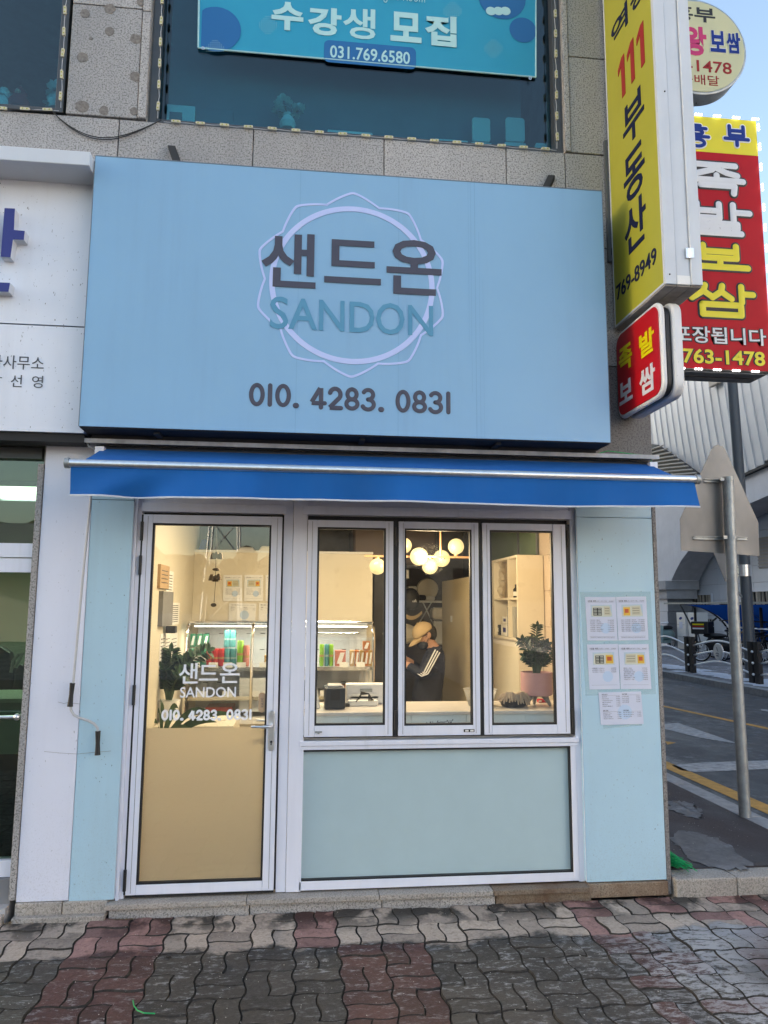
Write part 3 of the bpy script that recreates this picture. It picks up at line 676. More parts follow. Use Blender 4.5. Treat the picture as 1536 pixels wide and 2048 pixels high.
sd = 'SANDON'; wd = [(540, 577), (577, 635), (638, 689), (699, 749), (752, 809), (816, 866)]
for ch, (xa, xb) in zip(sd, wd):
    xm = (xa+xb)/2; yt = 595+(xm-559)*.058; yb = 657+(xm-559)*.052
    if ch in 'SO': yt -= 1.5; yb += 1.5
    u0, u1, v0, v1 = bx(xa, xb, (xm, yt), (xm, yb), SY); text('latin_letter', ch, 'teal_ink', sb, u0, u1, v0, v1, SY-.0029, off=.010, ext=.0008)
# rounded stroke digits
def arc(cx, cy, rx, ry, a0, a1, n=14): return [(cx+rx*math.cos(R(a0+(a1-a0)*i/n)), cy+ry*math.sin(R(a0+(a1-a0)*i/n))) for i in range(n+1)]
DG = {'0': [arc(.5, .5, .42, .5, 90, 450, 28)], '1': [[(.5, 0), (.5, 1)]], '4': [[(.72, 0), (.72, 1), (.64, 1), (0.02, .27), (.02, .22), (1, .22)]],
      '2': [arc(.5, .70, .40, .30, 165, -35, 14)+[(.1, .02), (.1, 0), (.95, 0)]], '8': [arc(.5, .74, .35, .26, 90, 450, 24), arc(.5, .24, .42, .24, 90, 450, 24)],
      '3': [arc(.45, .75, .38, .25, 150, -90, 16), arc(.45, .24, .44, .26, 90, -155, 18)], '.': [[(.1, .0), (.12, .0)]]}
def digits(name, s, m, parent, xl, xr, top, bot, Y, r, wide=None):
    u0, u1, v0, v1 = bx(xl, xr, top, bot, Y); adv = {'1': .35, '.': .35}; tot = sum(adv.get(ch, 1.0)+.28 for ch in s)-.28; u = u0; k = (u1-u0)/tot
    for ch in s:
        w_ = adv.get(ch, 1.0)*k
        mb = MB()
        for st in DG[ch]:
            pts = []
            for a, b_ in st:
                if ch in '.1': a = .5
                pts.append((u+a*w_, Y-.002, v0+r+b_*(v1-v0-2*r)))
            if ch == '.': pts = [(pts[0][0]-.002, Y-.002, v0+r), (pts[0][0]+.002, Y-.002, v0+r)]
            mb.tube(pts, r*(1.25 if ch == '.' else 1), 10, flat=(1, .12, 1))
            for p in (pts[0], pts[-1]): mb.ball(p, r*(1.25 if ch == '.' else 1), 12, 8, sc=(1, .12, 1))
        mb.build('digit', m, parent, smooth=True); u += w_+.28*k
dr = 4.5/1450*4.08
digits('n', '010.', 'ink', sb, 500, 597, (548, 767), (548, 814), SY, dr)
digits('n', '4283.', 'ink', sb, 623, 767, (690, 774), (690, 821), SY, dr)
digits('n', '0831', 'ink', sb, 793, 901, (845, 781), (845, 827), SY, dr)
# flashing ledge between signboard and awning
t = E('flashing', (.4, -.06, 2.59), 'weathered grey metal flashing under the blue signboard, above the awning', 'flashing')
a = W(165, 878, -.13); b_ = W(1318, 913, -.13)
MB().box(a[0], b_[0], -.13, -.001, 2.592, 2.60).build('ledge', 'flash', t); MB().box(a[0], b_[0], -.134, -.1305, 2.575, 2.60).build('lip', 'flash', t)
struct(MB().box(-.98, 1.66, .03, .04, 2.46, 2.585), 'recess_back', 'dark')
gw = MB(); gw.tube([W(x, y, -.1) for x, y in ((1193, 908), (1215, 902), (1240, 905), (1270, 909), (1300, 911), (1303, 925))], .003, 5); tag(gw.build('green_wire', 'broom', None), 'thin green wire lying on the flashing right of the blue signboard', 'wire')
# ------------------------------------------------------------------ awning
aw = E('awning', (.45, -.02, 2.5), 'bright blue retractable fabric awning with a silver front bar over the shop front', 'awning')
AX0, AX1, AY = -1.19, 2.14, -.54
nx, ny = 40, 6; vs = []
xt0, xt1 = -1.165, 2.12
for j in range(ny+1):
    s = j/ny; y = -.05+(AY+.012+.05)*s; z = 2.565+(2.370-2.565)*s-.010*math.sin(math.pi*s)
    for i in range(nx+1):
        x = xt0+(xt1-xt0)*i/nx+(AX0-xt0)*s*(1-i/nx)+(AX1-xt1)*s*(i/nx); vs.append((x, y, z+.002*math.sin(i*.9)*math.sin(math.pi*s)))
fs = [(j*(nx+1)+i, (j+1)*(nx+1)+i, (j+1)*(nx+1)+i+1, j*(nx+1)+i+1) for j in range(ny) for i in range(nx)]
MB().add(vs, fs).build('canopy', 'canopy', aw, smooth=True)
vs = []
nx = 90
for j in range(7):
    s = j/6
    for i in range(nx+1):
        a = i/nx; x = AX0+.01+(AX1-AX0-.02)*a+ (.012*s if a > .98 else 0)
        y = AY-.022+.024*s*math.sin(a*17+1)*(.4+.6*math.sin(a*5)**2)+.006*s*math.sin(a*41+2)+.03*s*math.exp(-((a-.09)/.07)**2)*math.sin(a*48+s*3)-.004*math.sin(a*53)*s
        z = 2.355-.142*s-.004*math.sin(a*11)*s; vs.append((x, y, z))
MB().add(vs, [(j*(nx+1)+i, (j+1)*(nx+1)+i, (j+1)*(nx+1)+i+1, j*(nx+1)+i+1) for j in range(6) for i in range(nx)]).build('valance', 'canopy', aw, smooth=True)
k0 = 6*(nx+1); MB().tube([vs[k0+i] for i in range(nx+1)], .0052, 6, flat=(1, .5, 1)).build('valance_hem', 'hem', aw, smooth=True)
bar = MB().tube([(AX0+.004, AY-.02, 2.374), (AX1-.004, AY-.02, 2.374)], .021, 20).build('front_bar', 'steel', aw, smooth=True)
for x0, x1 in ((AX0-.018, AX0+.003), (AX1-.003, AX1+.018)):
    MB().tube([(x0, AY-.02, 2.374), (x1, AY-.02, 2.374)], .027, 20).build('end_cap', 'galv', aw, smooth=True)
MB().tube([(xt0+.0, -.05, 2.545), (xt1, -.05, 2.545)], .03, 16).build('roller', 'alu_dark', aw, smooth=True)
for x in (-.9, 1.85):
    s = 1 if x < 0 else -1
    MB().tube([(x, -.03, 2.45), (x+s*.45, -.27, 2.41)], .016, 8).build('arm', 'alu', aw); MB().tube([(x+s*.45, -.27, 2.41), (x+s*.05, AY, 2.37)], .016, 8).build('arm', 'alu', aw)
MB().box(xt0-.03, xt0+.02, -.12, -.001, 2.47, 2.56).build('wall_bracket', 'alu', aw, .004); MB().box(xt1-.02, xt1+.03, -.12, .0, 2.47, 2.56).build('wall_bracket', 'alu', aw, .004)
cr = E('awning_crank', W(144, 1380, -.06), 'pale grey awning crank rod with two black grips hanging on the white cladding', 'crank')
MB().tube([W(186, 930, -.14), W(182, 992, -.1), W(165, 1160, -.07), W(146, 1372, -.055)], .0068, 8).build('rod', 'wire_w', cr, smooth=True)
MB().tube([W(*p, -.055) for p in ((141, 1408), (142, 1420), (148, 1430), (160, 1436), (176, 1441), (188, 1447), (195, 1456), (197, 1470))], .0072, 8).build('rod', 'wire_w', cr, smooth=True)
for (xa, ya), (xb, yb) in (((145, 1366), (140, 1413)), ((196, 1462), (195, 1510))):
    a, b_ = W(xa, ya, -.055), W(xb, yb, -.055); MB().tube([a, a*.85+b_*.15, (a+b_)/2, a*.15+b_*.85, b_], [.0145, .0135, .0115, .0135, .0155], 14).build('grip', 'black', cr, smooth=True)
MB().tube([W(172, 880, -.1), W(178, 893, -.12), W(190, 898, -.1)], .006, 8).build('cable', 'galv', cr)
# ------------------------------------------------------------------ cladding panels
def clad(name, x0, x1, z0, z1, m, lab, cat='cladding panel'):
    return tag(MB().box(x0+.0015, x1-.0015, -.002, .035, z0, z1).build(name, m, None, .0015, seg=1), lab, cat)
clad('cladding_panel', -1.500, -1.229, .088, 2.612, 'panel_white', 'tall white cladding panel behind the awning crank')
clad('cladding_panel', -1.229, -.990, .084, 2.268, 'panel_blue', 'tall pale blue cladding panel left of the shop door')
clad('cladding_panel', -1.229, -.990, 2.271, 2.46, 'panel_blue', 'short pale blue panel under the left end of the awning')
clad('cladding_panel', 1.665, 2.155, .084, 2.222, 'panel_blue', 'wide pale blue cladding panel carrying the menu sheets')
clad('cladding_panel', 1.665, 2.155, 2.225, 2.46, 'panel_blue', 'short pale blue panel above the menu panel under the awning')
for x in (-1.230, -.988, 1.663): MB().box(x-.001, x+.001, -.004, -.001, .09, 2.26).build('trim', 'alu', bld)
for pts in (((116, 1404), (128, 1407), (136, 1405), (160, 1408)), ((88, 1503), (120, 1506), (154, 1508), (196, 1504), (222, 1502))):
    o = MB().tube([W(x, y, -.003) for x, y in pts], .0009, 4).build('scratch', 'stone_dark', None); tag(o, 'fine dark hairline scratch across the white and blue cladding near the crank, %s one' % ('upper' if pts[0][1] < 1450 else 'lower'), 'scratch')
# step in front of the shop
st = E('door_step', (.3, 0, 0), 'two-tier grey granite door step along the shop front', 'step')
for k, (a, b_) in enumerate(((-1.03, -.28), (-.28, .45), (.45, 1.10), (1.10, 1.668))):
    MB().box(a+.0015, b_-.0015, -.050, .20, .046, .074).build('tread_slab', 'granite_pale' if k < 3 else 'granite_rust', st, .004)
    MB().box(a+.02, b_+.014, -.022, .20, -.02, .044).build('riser_slab', 'granite' if k < 3 else 'granite_rust', st, .003)
# ------------------------------------------------------------------ fixed aluminium frame
FY = .028
fr = E('shopfront_frame', (.3, .05, .08), 'white aluminium shopfront frame around the door, serving windows and lower panel', 'shopfront')
def fx(px, py): return W(px, py, FY)[0]
def fz(px, py): return W(px, py, FY)[2]
zt = fz(600, 1020); zg = 2.115; zr1, zr0 = fz(800, 1478), fz(800, 1497)
MB().box(-.988, -.948, FY, .12, .074, 2.46).build('jamb', 'alu', fr, .002)
MB().box(-.988, -.970, FY-.02, FY, .074, 2.46).build('jamb_lip', 'alu', fr, .002)
xm0, xm1 = fx(562, 1300), fx(600, 1300)
MB().box(xm0, xm0+.055, FY+.006, .12, .078, 2.46).build('mullion', 'alu', fr, .002); MB().box(xm0+.057, xm1+.03, FY, .12, .078, 2.46).build('mullion', 'alu', fr, .002)
xr0, xr1 = fx(1146, 1300), 1.662
MB().box(xr0, xr0+.035, FY, .12, .078, 2.46).build('jamb', 'alu', fr, .002); MB().box(xr0+.037, xr1, FY+.012, .12, .078, 2.46).build('jamb', 'alu', fr, .002)
zl0, zl1 = W(420, 1025, .02)[2], W(420, 1007, .02)[2]
MB().box(-.948, xm0, FY+.006, .12, zl1+.002, 2.46).build('header', 'alu', fr, .002); MB().box(xm1+.03, xr0, FY+.006, .12, zl1+.002, 2.46).build('header', 'alu', fr, .002)
MB().box(-.95, xm0+.012, FY-.008, .12, zl0, zl1).build('header_lip', 'alu', fr, .002); MB().box(xm1+.0, xr0+.02, FY-.0095, .12, zl0, zl1).build('header_lip', 'alu', fr, .002)
MB().box(-.948, xm0, .08, .125, zl0-.06, zl0-.001).box(xm1+.032, xr0, .08, .125, zl0-.06, zl0-.001).build('dark_gap', 'black', fr)
MB().box(xm1+.012, xr0+.02, FY-.014, .12, zr1-.030, zr1-.004).build('rail', 'alu', fr, .002); MB().box(xm1+.012, xr0+.02, FY-.006, .12, zr0+.0, zr1-.032).build('rail', 'alu', fr, .002)
# lower panel
gx0, gx1, gz0, gz1 = fx(600, 1630), fx(1144, 1620), fz(870, 1754), fz(870, 1497)
MB().box(xm1+.032, gx0, FY-.003, .12, .085, zr0-.001).build('panel_frame', 'alu', fr, .002); MB().box(gx1, xr0-.001, FY-.003, .12, .085, zr0-.001).build('panel_frame', 'alu', fr, .002)
MB().box(gx0+.001, gx1-.001, FY-.003, .12, .085, gz0).build('panel_frame', 'alu', fr, .002)
MB().box(gx0, gx1, FY+.03, .045+.03, gz0, gz1).build('frosted_panel', 'frost', fr)
g_ = MB(); w_ = .008
g_.box(gx0, gx0+w_, FY+.002, FY+.028, gz0, gz1).box(gx1-w_, gx1, FY+.002, FY+.028, gz0, gz1).box(gx0+w_, gx1-w_, FY+.002, FY+.028, gz0, gz0+w_).box(gx0+w_, gx1-w_, FY+.002, FY+.028, gz1-w_, gz1).build('gasket', 'black', fr)
# ------------------------------------------------------------------ leaves (door and folding windows)
def leaf(root, x0, x1, z0, z1, gx0, gx1, gz0, gz1, y=.018, depth=.05, groove=True):
    f = [MB().box(x0, gx0, y, y+depth, z0, z1), MB().box(gx1, x1, y, y+depth, z0, z1), MB().box(gx0+.0007, gx1-.0007, y, y+depth, z0, gz0), MB().box(gx0+.0007, gx1-.0007, y, y+depth, gz1, z1)]
    for m_ in f: m_.build('frame_member', 'alu', root, .0025)
    w_ = .011; k = MB()
    k.box(gx0, gx0+w_, y+.004, y+.03, gz0, gz1).box(gx1-w_, gx1, y+.004, y+.03, gz0, gz1).box(gx0+w_, gx1-w_, y+.004, y+.03, gz0, gz0+w_).box(gx0+w_, gx1-w_, y+.004, y+.03, gz1-w_, gz1).build('gasket', 'black', root)
    MB().box(gx0+w_*.5, gx1-w_*.5, y+.018, y+.023, gz0+w_*.5, gz1-w_*.5).build('pane', 'glass', root)
    if groove: MB().box(x0+.026, x0+.028, y-.0012, y, z0+.01, z1-.01).box(x1-.028, x1-.026, y-.0012, y, z0+.01, z1-.01).build('groove', 'granite_dark', root)
LY = .018
def lx(px, py): return W(px, py, LY)[0]
def lz(px, py): return W(px, py, LY)[2]
dx0, dx1 = -.938, lx(556, 1400); dz0, dz1 = lz(400, 1786), lz(425, 1031)
door = E('shop_door', (dx0, LY, dz0), 'white framed glass shop door with vinyl name lettering and a lever handle', 'door')
dg0, dg1, dgz0, dgz1 = lx(289, 1400), lx(534, 1400), lz(400, 1766), lz(425, 1048)
leaf(door, dx0, dx1, dz0, dz1, dg0, dg1, dgz0, dgz1)
MB().box(-.950, dx0-.002, LY+.01, LY+.07, dz0, dz1).build('hinge_gap', 'black', door)
for py in (1062, 1130, 1390, 1760):
    x = W(285-(py-1040)*.049, py, LY)[0]; z = lz(270, py); MB().tube([(x, LY-.004, z-.055), (x, LY-.004, z+.055)], .009, 10).build('hinge', 'black', door, smooth=True)
MB().box(dx0, dx1, LY+.004, LY+.05, dz0-.012, dz0-.001).build('threshold_gap', 'black', door)
# frosted film on the lower half
zf = lz(400, 1457); MB().box(dg0+.011, dg1-.011, LY+.0245, LY+.0255, dgz0+.011, zf).build('frosted_film', 'film', door)
DY = LY+.0175
for s, xl, xr, tp, bt in (('샌', 358, 396, (370, 1326), (396, 1367)), ('드', 398, 436, (400, 1330), (436, 1361)), ('온', 440, 479, (458, 1326), (472, 1366))):
    u0, u1, v0, v1 = bx(xl, xr, tp, bt, DY); text('hangul_letter', s, 'white_film', door, u0, u1, v0, v1, DY, off=.012, ext=.001)
u0, u1, v0, v1 = bx(360, 472, (415, 1374), (415, 1395), DY); text('shop_name', 'SANDON', 'white_film', door, u0, u1, v0, v1, DY, off=.012, ext=.001)
dr = 2.2/1450*4.33
digits('n', '010.', 'white_film', door, 324, 366, (345, 1419), (345, 1441), DY, dr); digits('n', '4283.', 'white_film', door, 378, 441, (410, 1419), (410, 1441), DY, dr); digits('n', '0831', 'white_film', door, 454, 503, (480, 1418), (480, 1440), DY, dr)
u0, u1, v0, v1 = bx(517, 531, (524, 1385), (524, 1425), DY); MB().prism(rrect(u0, u1, v0, v1, (u1-u0)*.49), 'y', DY-.002, DY).build('push_plaque', 'wood', door); text('plaque_text', '당\n기\n세\n요', 'ink', door, u0+.012, u1-.012, v0+.03, v1-.03, DY-.0025, ext=.0005)
# lever handle on a long plate
u0, u1, v0, v1 = bx(537, 549, (543, 1420), (543, 1501), LY)
MB().prism(rrect(u0, u1, v0, v1, (u1-u0)*.49), 'y', LY-.009, LY-.0005).build('handle_plate', 'steel', door, .002)
hz = lz(543, 1450); hx = (u0+u1)/2
hp = MB().tube([(hx, LY-.008, hz), (hx, LY-.045, hz), (hx-.012, LY-.058, hz), (hx-.06, LY-.06, hz-.001), (hx-.112, LY-.056, hz+.001)], [.009, .009, .009, .0085, .0075], 14).build('lever', 'steel', door, smooth=True)
MB().tube([(hx, LY+.052, hz+.012), (hx, LY+.08, hz+.012), (hx-.09, LY+.085, hz+.014)], .008, 10).build('inner_lever', 'steel', door, smooth=True)
kz = lz(543, 1483); MB().tube([(hx, LY-.013, kz), (hx, LY-.008, kz)], .0065, 14).box(hx-.003, hx+.003, LY-.012, LY-.008, kz-.018, kz).build('keyhole', 'black', door)
# three folding window leaves
zb, zt_ = lz(870, 1471), lz(870, 1044)
spec = [((612, 786), (632, 770), (1055, 1450), 'left leaf of the folding serving window, in front of the drinks fridge'),
        ((797, 959), (809, 944), (1058, 1450), 'middle leaf of the folding serving window, in front of the person'),
        ((967, 1136), (982, 1109), (1061, 1449), 'right leaf of the folding serving window, in front of the pink plant pot')]
for k, ((a, b_), (c0, c1), (yt, yb), lab) in enumerate(spec):
    xa, xb = lx(a, 1260), lx(b_, 1260); ga, gb = lx(c0, 1260), lx(c1+1, 1260); zc = (c0+c1)/2
    t = E('folding_window', (xa, LY, zb), lab, 'window', 'folding serving window leaves')
    leaf(t, xa, xb, zb, zt_, ga, gb, lz(zc, yb+1), lz(zc, yt))
    if k < 2:
        hx2 = lx(790 if k == 0 else 965, 1260)
        MB().box(xb+.002, lx((797, 967)[k], 1260)-.002, LY+.008, LY+.06, zb, zt_).build('hinge_gap', 'black', t)
    else:
        MB().box(xb+.002, xr0-.001, LY+.012, LY+.06, zb, zt_).build('hinge_gap', 'black', t)
    hxx = (xb+lx((797, 967, 1146)[k], 1260))/2
    for zz in ((zt_-.09, zb+.09) if k != 1 else ()): MB().tube([(hxx, LY-.002, zz-.055), (hxx, LY-.002, zz+.055)], .009, 10).build('hinge', 'black', t, smooth=True)
    if k == 0:
        p = W(637, 1464, LY); MB().box(p[0]-.020, p[0]+.020, LY-.006, LY-.0005, p[2]-.005, p[2]+.005).box(p[0]-.006, p[0]+.006, LY-.011, LY-.006, p[2]-.010, p[2]+.004).build('latch', 'galv', t, .001)
    if k == 1:
        p = W(938, 1461, LY); MB().box(p[0]-.032, p[0]+.032, LY-.005, LY-.0005, p[2]-.008, p[2]+.008).build('latch', 'iron', t, .001); MB().box(p[0]-.024, p[0]-.004, LY-.008, LY-.005, p[2]-.005, p[2]+.005).box(p[0]+.006, p[0]+.026, LY-.008, LY-.005, p[2]-.005, p[2]+.005).build('latch_plate', 'white', t)
MB().box(dx1+.001, xm0-.001, LY+.012, LY+.07, dz0, dz1).build('lock_gap_filler', 'black', fr)  # black strip added to stop indoor light leaking past the door edge
MB().box(xm1+.03, xr0+.0, .03, .09, zb-.008, zb-.002).build('threshold_gap', 'black', fr)
# ------------------------------------------------------------------ menu sheets on the right panel
FOOD_A = M('seaweed', (.02, .022, .02), .6); FOOD_B = M('egg_yellow', (.75, .45, .05), .6); FOOD_C = M('salmon_red', (.55, .1, .03), .6); FOOD_D = M('bread_cream', (.56, .52, .38), .6)
PBLUE = M('menu_photo_blue', (.46, .57, .67), .5); RINGB = M('menu_watermark', (.50, .62, .80), .6); TRAY = M('tray_cream', (.60, .61, .52), .5)
TAPE = film('clear_tape', (.55, .68, .66), .1, .72)
for z, (x0, x1, y0, y1) in enumerate(((1159, 1301, 1184, 1388), (1206, 1285, 1455, 1460))):
    pass
def quadpx(pts, Y): return [W(x, y, Y) for x, y in pts]
tp = quadpx([(1160, 1184), (1301, 1183), (1312, 1388), (1171, 1391)], -.003)
tag(MB().add([(p[0], -.0032, p[2]) for p in tp], [(3, 2, 1, 0)]).build('plastic_film', TAPE, None), 'yellowing clear plastic film taped under the four upper menu sheets', 'film')
tp = quadpx([(1206, 1445), (1283, 1440), (1284, 1451), (1207, 1457)], -.003)
tag(MB().add([(p[0], -.0034, p[2]) for p in tp], [(3, 2, 1, 0)]).build('plastic_film', TAPE, None), 'strip of clear tape under the lowest menu sheet', 'film')
def sheet(pq, Y, label, title, items, foods, foot='', inner=False, two=None, name='menu_sheet', cat='menu'):
    P = [W(x, y, Y) for x, y in pq]                       # tl, tr, br, bl
    t = E(name, (P[0]+P[2])/2, label, cat)
    def U(u, v): a = P[0]*(1-u)+P[1]*u; b = P[3]*(1-u)+P[2]*u; p = a*(1-v)+b*v; return p
    MB().hexa([(P[3][0], Y, P[3][2]), (P[2][0], Y, P[2][2]), (P[2][0], Y+.0012, P[2][2]), (P[3][0], Y+.0012, P[3][2]), (P[0][0], Y, P[0][2]), (P[1][0], Y, P[1][2]), (P[1][0], Y+.0012, P[1][2]), (P[0][0], Y+.0012, P[0][2])]).build('sheet', 'paper_in' if inner else 'paper', t)
    def q(mb, u0, v0, u1, v1, d, mi=0):
        c = [U(u0, v1), U(u1, v1), U(u1, v0), U(u0, v0)]; mb.add([(p[0], Y-d, p[2]) for p in c], [(0, 1, 2, 3)], mi)
    def ln(mb, s, u0, v0, u1, v1, off=.0):
        a = U(u0, v1); b = U(u1, v0); v, f = textmesh(s, off, .0002); lo, hi = v.min(0), v.max(0); v = v.copy()
        k = [((x-lo[0])/(hi[0]-lo[0]), (y-lo[1])/(hi[1]-lo[1])) for x, y, z in v]
        vs = []
        for (uu, vv), z in zip(k, v[:, 2]):
            p = U(u0+(u1-u0)*uu, v1+(v0-v1)*vv); vs.append((p[0], Y-.0004-.0004*(.5-z), p[2]))
        mb.add(vs, f)
    rg = MB(); cu = (.62, .72) if foods else (.58, .62); c0 = U(*cu); rr = .17*abs(P[1][0]-P[0][0])
    rg.add([(c0[0]+rr*math.cos(i*.2618)*(1 if i % 2 else .94), Y-.00022, c0[2]+rr*math.sin(i*.2618)*(1 if i % 2 else .94)) for i in range(24)], [tuple(range(24))]); rg.build('watermark', RINGB, t)
    tx = MB(); lnb = MB()
    if title:
        ln(tx, title[0], .08, .075, .36, .115, .02); ln(tx, title[1], .37, .085, .70, .112); ln(tx, title[2], .78, .085, .92, .11); q(lnb, .08, .122, .92, .125, .0004)
        q(lnb, .08, .905, .92, .908, .0004)
        if foot: ln(tx, foot, .1, .925, .9, .945)
    if foods:
        q_ = MB(); q(q_, .16, .18, .86, .46, .0003); ph = q_.build('food_photo', PBLUE, t)
        tr = MB(); tr.prism([(0, 0), (1, 0), (1, 1), (0, 1)], 'y', 0, 0) if 0 else None
        pts = [(.17, .43), (.22, .21), (.78, .20), (.86, .43), (.80, .452), (.24, .452)]
        MB().add([(U(u, v)[0], Y-.0006, U(u, v)[2]) for u, v in reversed(pts)], [tuple(range(6))]).build('tray', TRAY, ph)
        for kind, (a0, a1) in foods:
            if kind == 'roll':
                b = MB(); q(b, a0, .25, a1, .43, .0008); b.build('roll', FOOD_A, ph)
                b = MB()
                for r in range(5):
                    for s in (0, 1): q(b, a0+.02+(a1-a0)*.5*s, .265+r*.034, a0+(a1-a0)*(.44+.5*s), .278+r*.034, .001)
                b.build('rice', TRAY, ph)
            elif kind == 'bread':
                b = MB(); q(b, a0, .225, a1, .42, .0008); b.build('sandwich', FOOD_D, ph); b = MB()
                for r in range(3): q(b, a0+.02, .262+r*.055, a1-.03, .270+r*.055, .001)
                b.build('filling', FOOD_A, ph)
            else:
                b = MB(); q(b, a0, .24, a1, .43, .0008); b.build('fruit', FOOD_B, ph); b = MB(); q(b, a0+.04, .28, a1-.05, .37, .001); b.build('tomato', FOOD_C, ph)
    v = .535 if foods else .13; st_ = .042 if foods else .055
    for a, b in items:
        ln(tx, a, .12, v-.012, .12+.033*len(a), v+.012); ln(tx, b, .9-.028*len(b), v-.012, .9, v+.012); v += st_
    if two:
        for (hu, hv, h, rows) in two:
            ln(tx, h, hu, hv, hu+.13, hv+.035, .02); q(lnb, hu, hv+.045, hu+.42, hv+.049, .0004)
            for r, (a, b) in enumerate(rows):
                vv = hv+.075+r*.058; ln(tx, a, hu, vv, hu+.04*len(a), vv+.03); ln(tx, b, hu+.33, vv, hu+.42, vv+.027)
    o = tx.build('print', 'ink', t)
    if lnb.v: lnb.build('ruled_line', 'grey_ink', t)
    return t
A7 = [('야채김밥 + 햄치즈', '10,500원'), ('참치김밥 + 에그마요', '11,000원'), ('야채김밥 + 크래미와사비', '11,000원'), ('치즈김밥 + 불고기치킨', '11,500원'), ('야채김밥 + 베이컨', '11,000원'), ('참치김밥 + 리얼크랩에그', '12,500원'), ('치즈김밥 + 치킨불고기', '12,000원')]
B7 = [('과일 + '+a, b) for a, b in A7]
C7 = [(a.split(' + ')[1]+' + 과일', b[-6:]) for a, b in A7]
sheet([(1170, 1194), (1231, 1194), (1235.5, 1281), (1175, 1281)], -.0048, 'menu sheet at upper left of the blue panel, photo of rolls beside a sandwich', ('2인용 세트', '(김밥 + 샌드위치)', '10,500원'), A7, [('roll', (.24, .52)), ('bread', (.60, .80))], '음료포함 또는 아메리카노로 변경시 추가금 있습니다')
sheet([(1232, 1194), (1292, 1193), (1297, 1280), (1237, 1281)], -.0048, 'menu sheet at upper right of the blue panel, photo with fruit, bread and rolls', ('2인용 세트', '(과일 + 샌드위치 + 김밥)', '15,500원'), B7, [('fruit', (.22, .44)), ('bread', (.50, .78))], '음료포함 또는 아메리카노로 변경시 추가금 있습니다')
sheet([(1174, 1289), (1236, 1288), (1240, 1378), (1179, 1379)], -.0048, 'menu sheet at lower left of the blue panel with only three price lines', ('1인용 세트', '(김밥 + 과일)', '6,500원'), [('야채김밥 + 과일(소)', '6,500원'), ('참치김밥 + 과일(소)', '7,000원'), ('치즈김밥 + 과일(소)', '7,000원')], [('roll', (.24, .52)), ('fruit', (.58, .82))])
sheet([(1237, 1289), (1297, 1288), (1303, 1378), (1242, 1378)], -.0048, 'menu sheet at lower right of the blue panel, photo of stacked sandwiches and fruit', ('1인용 세트', '(샌드위치 + 과일)', '8,500원'), C7, [('bread', (.22, .55)), ('fruit', (.60, .82))])
sheet([(1197, 1385), (1282, 1383), (1287.5, 1448), (1202, 1450)], -.0062, 'lowest menu sheet, landscape, slightly tilted price list without photo', None, [], None,
      two=[(.07, .05, '샌드위치', [('햄치즈', '4,500'), ('에그마요', '4,500'), ('크래미와사비', '5,000'), ('불고기치킨', '5,500'), ('베이컨', '5,000'), ('리얼크랩에그', '6,000')]), (.54, .05, '김밥', [('야채김밥', '3,500'), ('참치김밥', '4,500'), ('치즈김밥', '4,500'), ('김치김밥', '4,500')]),
           (.07, .55, '음료', [('아메리카노', '2,000'), ('카페라떼', '3,000'), ('아몬드라떼', '3,500'), ('청포도에이드', '3,500')]), (.54, .55, '과일', [('컵과일(소)', '3,500'), ('컵과일(중)', '5,500'), ('과일도시락', '9,500')])])
# ------------------------------------------------------------------ estate office to the left
of = E('office_signboard', (-2, -.1, 2.63), 'white office signboard left of the blue one, with raised navy Hangul letters', 'signboard')
a = W(172, 860, -.16); b_ = W(0, 290, -.34)
zs = W(100, 651, -.16)[2]; zbt = W(100, 864, -.16)[2]; ztp = W(100, 345, -.16)[2]
MB().box(-4.6, -1.248, -.16, -.03, zs+.004, ztp+.1).build('sign_panel', 'sign_white', of); MB().box(-4.6, -1.248, -.16, -.03, zbt, zs-.004).build('sign_panel', 'sign_white', of)
MB().box(-4.6, -1.25, -.15, -.03, zs-.003, zs+.003).build('seam', 'dark', of)
z0, z1 = W(90, 325, -.36)[2], W(90, 297, -.36)[2]
MB().box(-4.6, W(180, 315, -.36)[0], -.36, -.0, z0, z1).build('header_box', 'signside', of, .004)
MB().box(-4.6, -1.25, -.14, -.02, zbt-.05, zbt-.004).build('underside', 'dark', of)
def raised(pts_px, Y=-.16, d=.06):
    P = [W(x, y, Y-d) for x, y in pts_px]; pol = [(p[0], p[2]) for p in P]
    o = MB().prism(pol, 'y', Y-d, Y-.001).build('raised_letter', 'signside', of)
    c0 = np.mean(pol, 0); MB().prism([((x-c0[0])*.985+c0[0], (z-c0[1])*.993+c0[1]) for x, z in pol], 'y', Y-d-.0015, Y-d-.0003).build('letter_face', 'navy', o)
raised([(9, 416), (30, 417), (28, 460), (50, 462), (48, 480), (26, 479), (21, 515), (1, 514)])
raised([(-95, 500), (-74, 500), (-76, 562), (21, 566), (18, 584), (-97, 580)])
Pc = W(-60, 460, -.22); rg = MB(); ring(rg, (Pc[0], Pc[2]), .075, .125, -.22, -.161, 32); rg.build('raised_letter', 'navy', of)
u0, u1, v0, v1 = bx(5, 88, (45, 712), (45, 739), -.16); k = (u1-u0)/3.0
text('office_text', '공인중개사사무소', 'grey_ink', of, u1-k*8, u1, v0, v1, -.16, off=-.004, ext=.003)
for s, xa, xb in (('박', -34, -8+12), ('선', 22, 44), ('영', 64, 86)):
    u0, u1, v0, v1 = bx(xa, xb, ((xa+xb)/2, 750+(xa-22)*.04), ((xa+xb)/2, 774+(xa-22)*.04), -.16); text('office_text', s, 'grey_ink', of, u0, u1, v0, v1, -.16, off=-.004, ext=.003)
on = E('office_shopfront', (-2.5, .1, .1), 'green tinted glass office front with white rails and a horizontal bar handle', 'office front')
OY = .07
